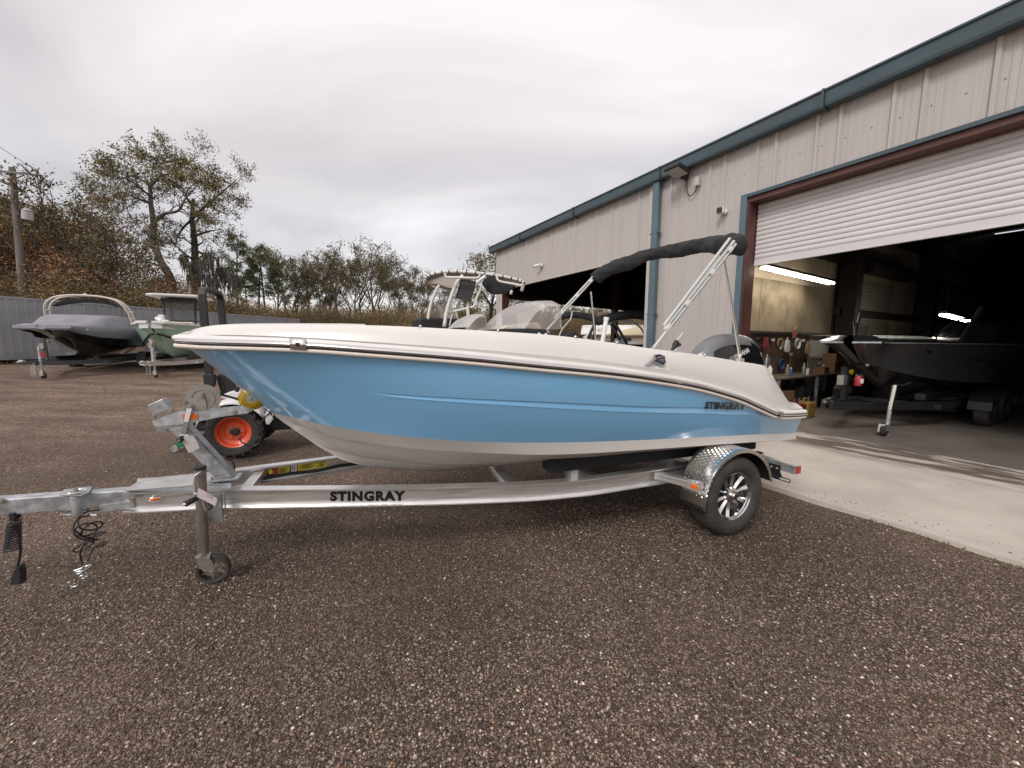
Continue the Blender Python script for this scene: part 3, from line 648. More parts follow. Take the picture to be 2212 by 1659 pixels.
# ------------------------------------------------------------------ bimini: poles, struts, rolled canvas boot
M['pole']=mat('bright_aluminium_tube',(.80,.82,.79),.22,1)
nb,ntp=PL(1410,748,-1.0),PL(1589,528,-.97); fb,ftp=PL(1181,713,.98),PL(1287,598,.97)
nb.z-=.02
for base,topp,sg in ((nb,ntp,-1),(fb,ftp,1)):
    d=(topp-base); sd=Vector((d.z,0,-d.x)).normalized()
    for k,(f0,f1,o0,o1) in enumerate(((0,1,0,.0),(.17,1,-.028,-.030),(.17,.98,-.05,-.075))):
        if k==2 and sg>0: continue
        q=MB(); q.cyl(base+d*f0+sd*o0,base+d*f1+sd*o1,.0125,12); q.build('bow_tube',M['pole'],boat,auto=40)
    for f in ((.18,.40,.70,.93) if sg<0 else (.30,.62,.9)):
        q=MB(); q.box(base+d*f-sd*.012,(.05,.035,.03),Matrix.Rotation(-math.atan2(d.z,d.x),3,'Y')); q.build('tube_clamp',M['whitep'],boat,bevel=.004)
    q=MB(); q.box(base+Vector((0,0,-.02)),(.06,.04,.02)); q.box(base+Vector((0,0,-.005)),(.02,.022,.04)); q.build('deck_hinge',M['chrome'],boat,bevel=.003)
q=MB(); q.cyl(PL(1566,562,-.98),PL(1599,776,-1.0),.011,12); q.build('support_strut',M['pole'],boat,auto=40)
q=MB(); q.cyl(PL(1276,630,.97),PL(1287,738,.97),.011,12); q.build('support_strut',M['pole'],boat,auto=40)
q=MB(); q.box(PL(1599,778,-1.0),(.05,.04,.03)); q.sphere(PL(1599,768,-1.0),.018,8,6); q.build('deck_hinge',M['chrome'],boat,bevel=.003)
pb=PL(1195,725,.9); q=MB(); q.tube(spline([PL(1236,672,.95),PL(1232,690,.9),PL(1214,712,.85),PL(1205,735,.8)],5),.009,8); q.build('grab_wire',M['galv'],boat,auto=60)
path=[(1284,604,1.0),(1294,594,.96),(1315,584,.87),(1345,571,.74),(1380,558,.57),(1420,548,.37),(1460,540,.14),(1495,534,-.09),(1530,530,-.35),(1560,528,-.60),(1583,527,-.82),(1595,535,-.96)]
pp=spline([PL(x,y,w_) for x,y,w_ in path],9); n=len(pp); rad=[]
for i in range(n):
    f=i/(n-1); rad.append((.076+.006*math.sin(f*9)+.006*math.sin(f*23+1))*(min(1,(f/.05)**.5+.35) if f<.05 else 1)*(min(1,((1-f)/.04)**.5+.5) if f>.96 else 1))
q=MB(); q.tube(pp,rad,28); bm_v=[]
for i,v in enumerate(q.v):           # folds and sag in the canvas
    v=Vector(v); k=i//28; a=2*math.pi*(i%28)/28; c=pp[min(k,n-1)]; rdir=(v-c)
    w_=1+.05*math.sin(3*a+k*.35)+.045*math.sin(5*a-k*.5+1)+.04*math.sin(k*.9+2*a)+.025*math.sin(2.1*k+a*4)
    v=c+rdir*w_+Vector((0,0,-.008*math.sin(k*.25))); bm_v.append(tuple(v))
q.v=bm_v; q.build('canvas_boot',M['fabric'],boat,smooth=True,label='black canvas boot holding the rolled bimini')
# ------------------------------------------------------------------ outboard engine (a part of the boat)
M['cowl']=mat('dark_grey_metallic_cowling',(.24,.245,.255),.34,.6,coat=.35)
M['navyblack']=mat('gloss_black_cowling',(.012,.013,.016),.15,coat=1)
ob=sub('outboard_engine',boat)
def c5(x,y): return 1371.5+x*.2976,658.3+y*.2976
tp=[(425,365),(450,330),(490,285),(540,245),(600,217),(660,211),(720,214),(780,226),(820,250),(850,290),(872,345),(884,410),(890,470)]
TPp=[PL(*c5(*p),0) for p in tp]; zt=interp([(p.x,p.z) for p in TPp]) if all(TPp[i+1].x>TPp[i].x for i in range(len(TPp)-1)) else None
xs0,xs1=TPp[0].x,TPp[-1].x; rows=[]
for i in range(25):
    f=i/24; x_=xs0+(xs1-xs0)*(.5-.5*math.cos(math.pi*f)); ztop=zt(x_); b_=.17*(max(0,math.sin(math.pi*min(.97,max(.03,f))))**.45); zb=1.08
    rows.append([Vector((x_,-b_*math.copysign(abs(math.cos(math.pi*j/20))**.8,math.cos(math.pi*j/20)),zb+(ztop-zb)*max(0,math.sin(math.pi*j/20))**.42)) for j in range(21)])
q=MB(); q.grid(rows); q.m=[1 if (min(j,19-j)<3.2+.12*max(0,i-8) and i>5) else 0 for i in range(24) for j in range(20)]; q.build('cowling',[M['cowl'],M['navyblack']],ob,smooth=True)
q=MB(); q.box2((xs0+.22,-.13,.55),(xs1-.2,.13,1.1)); q.box2((xs0+.3,-.05,.15),(xs1-.25,.05,.6)); q.build('midsection',M['cowl'],ob,bevel=.03)
q=MB(); q.box2((4.78,-.12,.95),(xs0+.25,.12,1.25)); q.build('bracket',M['blackmetal'],ob,bevel=.02)
q=MB(); q.tube([Vector((xs0+.35,.0,.33)),Vector((xs0+.55,.0,.33))],[.05,.03],12); 
for k in range(3):
    a=k*2.094; q.prism([Vector((xs0+.5,.03*math.cos(a),.33+.03*math.sin(a))),Vector((xs0+.52,.16*math.cos(a-.3),.33+.16*math.sin(a-.3))),Vector((xs0+.47,.16*math.cos(a+.4),.33+.16*math.sin(a+.4)))],(.008,0,0))
q.build('propeller',M['galv'],ob)
def CW(px,py,off=.004):
    p=PL(px,py,-.178-off); return p
q=MB(); letters(q,'YAMAHA',lambda u,v: CW(*c5(722+112*u-8*v,402-60*u-34*v)),bold=.03,sx=1.0); q.build('engine_lettering',M['whitep'],ob,solid=.003)
q=MB(); q.tube([CW(*c5(704+15*math.cos(a),392+15*math.sin(a))) for a in [k*math.pi/10 for k in range(20)]],.0022,5,closed=True)
for k in range(3):
    a=k*2.094+math.pi/2; q.tube([CW(*c5(704,392)),CW(*c5(704+14*math.cos(a),392-14*math.sin(a)))],.0025,5)
q.build('tuning_fork_mark',M['whitep'],ob)
# ------------------------------------------------------------------ the aluminium trailer (same frame as the boat it carries)
trl=thing('boat_trailer','bright aluminium boat trailer with STINGRAY lettering under the blue boat','boat trailer',BO,BTH)
def ONZ(px,py,z):
    d=ray(px,py); k=(z-CAMH)/d.z; return w2l(C0+d*k)
Brl=interp([(-.4,.075),(.05,.085),(.55,.19),(2.3,.675),(2.55,.735),(2.8,.775),(3.2,.79),(5,.79)])
tab=[(-.45,.675)]
for x,y in [(290,1065),(430,1060),(600,1058),(800,1056),(1000,1052),(1140,1047),(1250,1038),(1350,1025),(1440,1012)]:
    p=SF(x,y,Brl); tab.append((p.x,p.z))
tab.append((4.7,tab[-1][1]+.004)); Zrl=interp(tab)
HW=.040; IB=[(HW,0),(HW,-.008),(.006,-.011),(.006,-.121),(HW,-.125),(HW,-.133),(-HW,-.133),(-HW,-.125),(-.006,-.121),(-.006,-.011),(-HW,-.008),(-HW,0)]
ss=[-.30+(4.62+.30)*i/60 for i in range(61)]
Bfr=interp([(-.4,.10),(-.1,.20),(.35,.36),(.68,.45),(1.02,.55),(1.6,.70),(2.1,.79),(5,.79)])
def rail(sg):
    q=MB(); B_=Brl if sg>0 else Bfr; q.sweep([(s,-sg*(B_(s)-HW),Zrl(s)+(0 if sg>0 else .024*max(0,min(1,(2-s)/1.2)))) for s in ss],IB); return q.build('frame_rail',M['alu'],trl,auto=40)
r1=rail(1); rail(-1)
# tongue of galvanised square tube with its folding hinge
ztg=lambda s:.627-.053*s
q=MB(); q.sweep([(s,0,ztg(s)) for s in (-2.4,-1.2,-.72,-.25,.25)],[(.04,0),(.04,-.1),(-.04,-.1),(-.04,0)]); tg=q.build('tongue',M['galv'],trl,bevel=.007)
hp=[(128,1071),(139,1061),(170,1055.5),(200,1053),(193,1066),(178,1072.5)]
q=MB(); q.prism([ONZ(x,y,ztg(-.5)+.008) for x,y in hp],(0,0,.010)); q.build('hinge_plate',M['galv'],tg,bevel=.003)
q=MB(); q.prism([ONZ(x,y,ztg(-.5)-.112) for x,y in [(128,1110),(150,1102),(190,1095),(196,1098),(185,1104),(150,1112)]],(0,0,-.008)); q.build('hinge_plate',M['galv'],tg,bevel=.003)
hc=ONZ(165,1066,ztg(-.5)+.02)
q=MB(); q.cyl((hc.x,hc.y-.012,ztg(-.5)-.112),(hc.x,hc.y-.012,ztg(-.5)+.006),.024,16); q.build('hinge_tube',M['galv'],tg,auto=40)
q=MB(); q.cyl((hc.x,hc.y,hc.z),(hc.x,hc.y,hc.z+.035),.010,10); q.cyl((hc.x,hc.y,hc.z+.008),(hc.x,hc.y,hc.z+.014),.022,12); q.build('hinge_pin',M['zinc'],tg,auto=40)
q=MB(); q.tube([Vector((hc.x+.042*math.cos(a),hc.y+.036*math.sin(a),hc.z+.014+.004*math.sin(a*2))) for a in [k*math.pi/12 for k in range(24)]],.004,6,closed=True); q.build('pin_clip',M['pole'],tg,smooth=True)
def bolt(c,par,r_=.016,ax='y',m=None):
    q=MB(); c=Vector(c); 
    q.lathe([(0,-.012),(r_*.55,-.012),(r_*.60,-.010),(r_*.60,-.004)],6,ax,c); q.lathe([(r_*.5,-.004),(r_*.95,-.004),(r_*.95,0)],14,ax,c); return q.build('bolt',m or M['zinc'],par,auto=30)
bolt(PL(287,1077,-.085),trl,.02); bolt(PL(3,1082,-.045),tg,.02); 
q=MB(); a=PL(214,1097,-.05); q.box2((a.x,-.055,a.z-.03),(a.x+.17,-.047,a.z+.02)); cb=q.build('cable_bracket',M['galv'],trl,bevel=.002); bolt(PL(230,1108,-.06),cb,.014)
q=MB(); q.sweep([(-2.85,0,.775),(-2.6,0,.765),(-2.38,0,.755)],[(.03,.02),(.05,-.06),(-.05,-.06),(-.03,.02)]); q.build('coupler',M['galv'],trl,bevel=.01)
q=MB(); P=[PL(270,1060,-.10),PL(352,1047,-.08),PL(420,1040,-.0),PL(330,1056,-.095)]
# gusset between the rails ahead of the winch post
q.prism([(-.30,-.07,.647),(.18,-.06,.622),(.18,.20,.622),(-.30,.10,.647)],(0,0,.006)); q.build('gusset',M['alu'],trl)
# winch post
q=MB(); post=[(372,925.),(389,945),(487,1035),(466,1036)]
def W2(cx_,cy_,w_=-.045): return PL(274.3+cx_*.13226,822.9+cy_*.13226,w_)
pp_=[W2(740,820),W2(975,735),W2(1730,1560),W2(1450,1605)]
q.prism(pp_,(0,.008,0)); q.prism([p+Vector((0,.082,0)) for p in pp_],(0,.008,0)); bk=[pp_[1],pp_[2],pp_[2]+Vector((-.008,0,-.006)),pp_[1]+Vector((-.008,0,-.006))]; q.prism(bk,(0,.09,0)); q.build('winch_post',M['galv'],trl,auto=30)
q=MB(); a=W2(1430,1602); b_=W2(1745,1580); q.box2((a.x-.03,-.06,a.z-.018),(b_.x+.03,.06,a.z-.006)); q.build('post_foot',M['galv'],trl,bevel=.002)
for s_ in (.02,.06,.10):
    q=MB(); q.lathe([(0,0),(.014,0),(.014,.02),(.007,.022),(.007,.045),(0,.045)],8,'z',(s_+.04,-.035,ztg(s_)-.0)); q.build('anchor_bolt',mat('yellow_zinc',(.40,.33,.16),.4,.8) if s_<.03 else bpy.data.materials['yellow_zinc'],trl)
ar=[(410,655),(770,525),(1060,500),(1500,465),(1800,430),(1900,395),(2060,355),(2075,420),(2040,495),(1960,530),(1500,592),(1000,700),(450,752)]
q=MB(); aw=[W2(*p) for p in ar]; q.prism(aw,(0,.009,0)); q.prism([p+Vector((0,.081,0)) for p in aw],(0,.009,0)); topq=[aw[0],aw[1],aw[2],aw[3],aw[4]]
q.grid([[p+Vector((0,0,.0)) for p in topq],[p+Vector((0,.09,.0)) for p in topq]]); arm=q.build('winch_arm',M['galv'],trl,auto=30)
q=MB(); q.prism([W2(*p,-.05) for p in [(470,762),(905,742),(905,800),(560,830),(490,835)]],(0,.006,0)); q.build('adjuster_plate',M['galv'],arm)
for c in ((630,785),(720,480),(445,585),(1750,515),(1975,465)): bolt(W2(*c,-.05),arm,.017)
q=MB(); q.prism([W2(*p,-.035) for p in [(325,400),(580,290),(705,455),(430,560)]],(0,.07,0)); stp=q.build('bow_stop_tube',M['galv'],trl,bevel=.004)
q=MB(); q.prism([W2(*p,-.047) for p in [(905,545),(1155,535),(1160,625),(915,635)]],(0,-.004,0)); q.build('reflector',M['orange'],arm,bevel=.001,label='orange side reflector')
# winch
wi=sub('winch',trl); wc=W2(1245,290,-.02); rg=.100
q=MB(); prof=[]; n=56; V=[]
for k in range(n*2):
    a=math.pi*k/n; r_=rg if k%2 else rg*.94; V.append(wc+Vector((r_*math.cos(a),0,r_*math.sin(a))))
q.prism(V,(0,.008,0)); q.lathe([(rg*.62,-.006),(rg*.66,-.006),(rg*.67,0)],32,'y',wc); q.build('gear_wheel',M['zinc'],wi,auto=40)
q=MB(); q.lathe([(0,.01),(.035,.01),(.035,.05),(0,.05)],20,'y',wc); q.lathe([(.03,.012),(.075,.012),(.075,.016),(.03,.016)],24,'y',wc); q.build('strap_drum',M['black'],wi,auto=40)
q=MB(); q.prism([W2(*p,-.032) for p in [(905,330),(935,320),(1215,232),(1255,240),(1272,270),(1305,450),(1290,465),(910,475)]],(0,.005,0)); q.prism([W2(*p,.04) for p in [(905,330),(1230,232),(1272,270),(1300,460),(910,475)]],(0,.005,0)); q.build('winch_bracket',M['zinc'],wi)
for c in ((1215,215),(1225,262),(940,350),(1035,410)): bolt(W2(*c,-.036),wi,.013 if c[0]!=1035 else .02)
q=MB(); q.prism([W2(*p,-.062) for p in [(975,450),(1062,455),(1000,675),(925,665)]],(0,.006,0)); q.build('crank_arm',M['whitep'],wi,bevel=.001)
q=MB(); q.prism([W2(*p,-.062) for p in [(925,668),(1000,676),(960,880),(885,860)]],(0,.006,0)); q.build('crank_bar',M['zinc'],wi)
q=MB(); a=W2(960,900,-.07); b_=W2(850,972,-.13); q.tube([a,a.lerp(b_,.5),b_],[.013,.017,.016],12); k_=q.build('crank_grip',M['rubber'],wi,smooth=True)
q=MB(); q.cyl(b_+Vector((0,.003,0)),b_+Vector((0,-.004,0)),.008,10); q.build('grip_bolt',M['zinc'],k_)
q=MB(); q.prism([W2(*p,-.115) for p in [(955,882),(1085,900),(1140,990),(1187,1097),(1012,1182),(940,1050),(890,960)]],(0,.002,0)); q.build('paper_tag',mat('creased_paper',(.55,.50,.49),.8,bump=.5,bs=25),wi)
q=MB(); q.tube([W2(865,885,-.1),W2(1000,885,-.118),W2(1145,890,-.06)],.003,5); q.build('string',M['whitep'],wi)
q=MB(); a=W2(1400,175,-.0); q.tube([a,W2(1600,240,0),W2(1850,305,0)],.008,8); q.build('winch_strap',M['fabric'],wi)
# yellow bow roller and its hooks
M['yellow']=mat('amber_polyurethane',(.55,.34,.012),.22,coat=.5,trans=.25,var=.25,vs=30)
rc=PL(543,861,-.05); q=MB(); q.lathe([(.0,-.01),(.035,-.012),(.06,-.006),(.080,.012),(.083,.02),(.06,.035),(.045,.06),(.06,.085),(.083,.10),(.08,.108),(.0,.11)],28,'y',rc+Vector((0,0,0))); br=q.build('bow_roller',M['yellow'],trl,auto=35)
for k in range(16):
    a=k*math.pi/8; q=MB(); u=Vector((math.cos(a),0,math.sin(a))); q.tube([rc+u*.038+Vector((0,-.011,0)),rc+u*.072+Vector((0,-.001,0))],[.0022,.0035],4); q.build('rib',M['yellow'],br)
q=MB(); q.lathe([(0,-.02),(.009,-.02),(.014,-.014),(.03,-.014),(.03,-.010),(0,-.01)],16,'y',rc); q.build('washer',M['zinc'],br,auto=30)
q=MB(); pts=[PL(*p,-.02) for p in [(578,888),(588,884),(590,895),(582,912),(574,905),(578,888)]]; q.tube(spline(pts,4),.006,7); q.tube(spline([PL(*p,-.02) for p in [(566,877),(576,882),(580,890),(572,897),(565,890)]],4),.006,7); q.build('snap_hook',M['pole'],trl,smooth=True)
q=MB(); q.prism([PL(*p,-.03) for p in [(573,905),(582,893),(590,905),(581,917),(575,916)]],(0,.004,0)); q.build('hang_tag',M['whitep'],trl)
q=MB(); q.tube(spline([PL(*p,-.05) for p in [(583,893),(570,905),(563,920),(564,945),(555,960),(540,965),(525,957),(515,945)]],6)+[],.004,6); q.build('safety_lanyard',M['black'],trl,smooth=True)
q=MB(); q.tube(spline([PL(*p,.10) for p in [(499,1032),(506,1015),(504,1000),(494,993),(480,990)]],6),.006,8); q.build('wiring_lead',M['black'],trl,smooth=True)
# crossmember behind the winch post, decals on the far rail
a0,a1=.40,.47
q=MB(); za=Zrl(.45)-.004; q.prism([(.30,-Brl(.30)+.06,za),(.37,-Brl(.37)+.06,za),(.385,Bfr(.38)-.06,za),(.315,Bfr(.32)-.06,za)],(0,0,-.05)); q.build('crossmember',M['alu'],trl,bevel=.002)
def FR(px,py,off=.003):              # on the inner web of the far rail
    p=SF(px,py,lambda s:-(Bfr(s)-HW-.006-off)); return p
def D3(cx_,cy_): return 384+cx_*.19842,960+cy_*.19842
upl=lambda x: 290-(x-828)*.145; lol=lambda x: 366-(x-828)*.155
dec={'orange':mat('orange_decal',(.60,.16,.03),.5),'black':M['black'],'dorange':mat('red_decal',(.45,.08,.03),.5),'yel':mat('yellow_decal',(.70,.60,.05),.5),'wh':M['whitep']}
def band(x0,x1,m,nm='decal',f0=0,f1=1,off=.003,par=None):
    q=MB(); rows=[]
    for i in range(5):
        x=x0+(x1-x0)*i/4; y0=upl(x)+(lol(x)-upl(x))*f0; y1=upl(x)+(lol(x)-upl(x))*f1; rows.append([FR(*D3(x,y0),off),FR(*D3(x,y1),off)])
    q.grid(rows); return q.build(nm,m,par or trl)
def lines(par,x0,x1,n,m,f0=.12,f1=.85):
    q=MB()
    for i in range(n):
        f=f0+(f1-f0)*i/n; xe=x1-(x1-x0)*.35*((i*7)%3)/2; rows=[]
        for k in range(4):
            x=x0+(xe-x0)*k/3; y0=upl(x)+(lol(x)-upl(x))*f; y1=upl(x)+(lol(x)-upl(x))*(f+.06); rows.append([FR(*D3(x,y0),.0052),FR(*D3(x,y1),.0052)])
        q.grid(rows)
    q.build('small_print',m,par,kind='stuff')
dk_=mat('decal_print',(.05,.035,.02),.6)
b1=band(828,970,M['black']); band(832,966,dec['orange'],'decal_panel',.04,.94,.0045,b1); lines(b1,845,950,4,dk_)
b2=band(970,1044,M['black']); q=MB(); cpt=[D3(1010+27*math.cos(a),298+27*math.sin(a)) for a in [k*math.pi/10 for k in range(20)]]; q.add([FR(*p,.0045) for p in cpt],[tuple(range(20))]); q.build('round_mark',dec['yel'],b2)
b3=band(1046,1098,dec['dorange']); lines(b3,1052,1092,3,dk_)
b4=band(1100,1215,dec['yel']); lines(b4,1106,1208,7,dk_)
band(1216,1232,M['black']); b5=band(1233,1296,dec['wh']); lines(b5,1240,1290,6,dk_); band(1297,1310,dec['dorange'])
b6=band(1311,1622,dec['yel']); lines(b6,1345,1490,6,dk_); lines(b6,1540,1605,6,dk_)
q=MB()
for cx_,cy_ in ((1330,270),(1521,195),(1521,235),(1332,245)):
    q.add([FR(*D3(cx_+8*math.cos(a),cy_+8*math.sin(a)),.0055) for a in [k*math.pi/6 for k in range(12)]],[tuple(range(12))])
q.build('warning_dots',dec['dorange'],b6,kind='stuff')
q=MB(); q.tube(spline([SF(*D3(*p),lambda s:-(Bfr(s)-.055)) for p in [(795,445),(860,395),(960,368),(1200,320),(1530,285),(1750,235),(1990,205)]],6),.014,8); q.build('wiring_loom',M['black'],trl,smooth=True)
# STINGRAY on the near rail
def NR(px,py,off=.002): return SF(px,py,lambda s:(Brl(s)-HW+.006+off))
q=MB(); letters(q,'STINGRAY',lambda u,v: NR(713+163*u,1083-.8*u-(21.5+.6*u)*v,.002),bold=.058,sx=1.5,space=1.15); q.build('rail_lettering',M['ink'],r1,solid=.001)
mk=NR(335,1077.5,.012); q=MB(); q.sphere(mk,.028,14,8,(1.35,.4,.62)); ml=q.build('marker_light',M['chrome'],trl,smooth=True); q=MB(); q.sphere(mk+Vector((0,-.006,0)),.026,14,8,(1.1,.4,.5)); q.build('lens',M['orange'],ml,smooth=True)
# tongue jack
def J5(cx_,cy_,w_=-.20): return PL(329.2+cx_*.16534,987.5+cy_*.16534,w_)
jk=sub('tongue_jack',trl); M['brass']=mat('olive_zinc_tube',(.38,.355,.31),.38,.85,var=.2,vs=12,stretch=(3,3,.6))
jt0,jt1=J5(625,150),J5(668,1255)
q=MB(); q.cyl(jt0,jt1,.0305,20); q.build('jack_tube',M['brass'],jk,auto=40)
q=MB(); q.cyl(jt0+Vector((0,0,.016)),jt0+Vector((0,0,-.006)),.033,20); q.build('jack_cap',M['black'],jk,bevel=.003)
q=MB(); q.prism([J5(555,1310,-.245),J5(745,1305,-.245),J5(775,1240,-.16),J5(610,1245,-.16)],(0,0,-.008)); q.build('fork_top',M['galv'],jk)
for dy in (-.242,-.162):
    q=MB(); q.prism([J5(572,1310,dy),J5(740,1305,dy),J5(822,1440,dy),J5(805,1485,dy),J5(760,1500,dy),J5(600,1455,dy)],(0,.004,0)); q.build('fork_plate',M['zinc'],jk)
wcn=J5(800,1432,-.20); wcn.z=.098; q=MB(); q.lathe([(.072,-.026),(.088,-.028),(.094,-.018),(.095,0),(.094,.018),(.088,.028),(.072,.026)],30,'y',wcn,closed=True); jw=q.build('jack_wheel',mat('dusty_rubber',(.055,.047,.042),.85,var=.35,vs=14),jk,auto=40)
q=MB(); q.lathe([(.012,-.02),(.02,-.02),(.02,.02),(.012,.02)],14,'y',wcn,closed=True)
for k in range(6): 
    a=k*math.pi/3+.4; u=Vector((math.cos(a),0,math.sin(a))); q.box(wcn+u*.046,(.06,.012,.009),Matrix.Rotation(-a,3,'Y'))
q.build('wheel_spokes',M['zinc'],jw); bolt(wcn+Vector((0,-.045,0)),jw,.014)
q=MB(); q.tube(spline([J5(640,195,-.235),J5(600,215,-.245),J5(555,260,-.25),J5(550,400,-.25),J5(562,530,-.25)],4),.007,8); q.build('crank_rod',M['galv'],jk,smooth=True)
q=MB(); q.tube([J5(585,535,-.25),J5(500,575,-.27),J5(425,615,-.29)],[.015,.018,.019],12); q.build('crank_grip',M['rubber'],jk,smooth=True)
q=MB(); a=J5(425,615,-.295); q.sphere(a,.011,8,6); q.build('grip_bolt',M['pole'],jk)
q=MB(); a=J5(720,490,-.15); b_=J5(960,790,-.11); q.box2((a.x,-.165,b_.z),(a.x+.075,-.15,a.z)); q.build('jack_bracket',M['galv'],jk,bevel=.003)
for x0,x1 in ((845,870),(880,930),(938,962)):
    q=MB(); a=J5(x0,480,-.13); b_=J5(x1,760 if x0!=938 else 710,-.13); q.box2((a.x,-.15,b_.z),(b_.x,-.118,a.z)); q.build('clamp_plate',M['zinc'] if x0!=938 else M['galv'],jk,bevel=.002)
for c in ((900,560),(895,665),(905,500)): bolt(J5(*c,-.155),jk,.008)
q=MB(); q.cyl(J5(645,575,-.245),J5(690,700,-.245),.006,8); q.build('lock_pin',M['pole'],jk)
q=MB(); q.lathe([(.018,-.003),(.024,-.003),(.024,0),(.018,0)],16,'y',J5(730,645,-.168),closed=True); q.build('swivel_ring',M['black'],jk)
tq=[J5(600,400,-.262),J5(720,465,-.262),J5(840,535,-.262),J5(845,570,-.262),J5(820,640,-.262),J5(700,580,-.262),J5(580,518,-.262)]
q=MB(); q.prism(tq,(0,.0015,0)); tg_=q.build('paper_tag',mat('pink_paper',(.62,.52,.53),.8,bump=.4,bs=30),jk)
q=MB(); letters(q,'258',lambda u,v: J5(690+100*u,508+42*u-45*v,-.2635),sx=1.1,bold=-.005,shear=.2); q.build('pencil_writing',mat('pencil',(.35,.27,.28),.8),tg_)
q=MB(); q.tube([J5(535,475,-.262),J5(585,478,-.262)],.004,5); q.build('tie',M['whitep'],jk)
q=MB(); letters(q,'XLT',lambda u,v: J5(590+18*v,345+50*u,-.2315),bold=.02); q.build('jack_label',M['trimw'],jk)
# coiled wiring plug and the safety cables hanging from the tongue
def H4(cx_,cy_,w_=-.06): return PL(cx_*.14884,1042.3+cy_*.14884,w_)
ch=sub('wiring_harness',trl); q=MB(); a=H4(40,510,-.08); b_=H4(300,545,-.02); q.box2((a.x+.03,-.05,b_.z+.01),(b_.x-.03,.0,a.z+.01)); q.build('clip_holder',M['black'],ch,bevel=.004)
c0,c1=H4(205,575,-.05),H4(180,965,-.05); pts=[]
for i in range(11*14+1):
    f=i/(11*14); a=2*math.pi*i/14; r_=.026+.007*f; c=c0.lerp(c1,f); pts.append(c+Vector((r_*math.cos(a),r_*math.sin(a),.006*math.sin(a+1))))
q=MB(); q.tube(pts,.0050,6); q.build('coiled_cable',M['rubber'],ch,smooth=True)
q=MB(); q.tube(spline([H4(280,900,-.05),H4(300,960,-.05),H4(285,1080,-.05),H4(245,1260,-.05)],5),.0065,8); q.build('plug_lead',M['rubber'],ch,smooth=True)
q=MB(); q.prism([H4(*p,-.075) for p in [(225,1230),(275,1235),(300,1330),(298,1490),(140,1488),(150,1390),(190,1300)]],(0,.05,0)); q.build('plug',M['rubber'],ch,bevel=.005)
q=MB(); q.tube(spline([H4(275,1222,-.05),H4(500,1208,-.05),H4(750,1212,-.05),H4(950,1220,-.05),H4(1180,1252,-.05)],5),.002,5); q.build('breakaway_cord',M['black'],ch)
sc=sub('safety_cables',trl)
P1=[(1440,400),(1320,410),(1230,440),(1130,530),(1065,640),(1075,740),(1160,810),(1290,835),(1415,832),(1400,820),(1260,800),(1150,740),(1090,690),(1130,640),(1250,595),(1370,605),(1412,665),(1360,740),(1220,775),(1130,765)]
P2=[(1420,480),(1310,480),(1190,500),(1130,560),(1150,640),(1210,680),(1330,688),(1450,655),(1492,600),(1440,567),(1320,590),(1215,665),(1180,740)]
P3=[(1190,790),(1330,790),(1460,760),(1528,722),(1500,712),(1400,745),(1330,795),(1240,850),(1240,900),(1300,940),(1400,942),(1500,905),(1548,870),(1530,860),(1430,900),(1360,960),(1300,1060),(1265,1150)]
P4=[(1415,830),(1330,840),(1180,900),(1080,970),(1070,1003),(1130,1005),(1260,960),(1350,880),(1340,845),(1260,880),(1190,950),(1165,1040),(1175,1110),(1195,1190)]
for k,P_ in enumerate((P1,P2,P3,P4)):
    pts=[H4(x,y,-.07+.05*math.sin(i*.9+k)) for i,(x,y) in enumerate(P_)]
    q=MB(); q.tube(spline(pts,5),.0046,7); q.build('coated_cable',M['black'],sc,smooth=True)
def hook(pts,w_=-.07,r_=.0065): q=MB(); q.tube(spline([H4(x,y,w_) for x,y in pts],5),r_,8); q.build('safety_hook',mat('bright_zinc',(.62,.66,.66),.3,1) if 'bright_zinc' not in bpy.data.materials else bpy.data.materials['bright_zinc'],sc,smooth=True)
hook([(1000,1440),(1010,1500),(1080,1515),(1140,1480),(1160,1420),(1165,1370),(1200,1350),(1250,1365),(1235,1395),(1190,1390)]); hook([(1070,1285),(1160,1255),(1290,1205),(1320,1215),(1250,1260),(1160,1320),(1110,1325),(1120,1300),(1190,1280)])
hook([(1262,1140),(1235,1200),(1205,1240),(1230,1290),(1280,1350),(1260,1370),(1215,1340),(1205,1270)],-.085,.005)
q=MB(); q.cyl(H4(1410,475,-.07),H4(1315,468,-.07),.0085,8); q.build('cable_ferrule',M['pole'],sc)
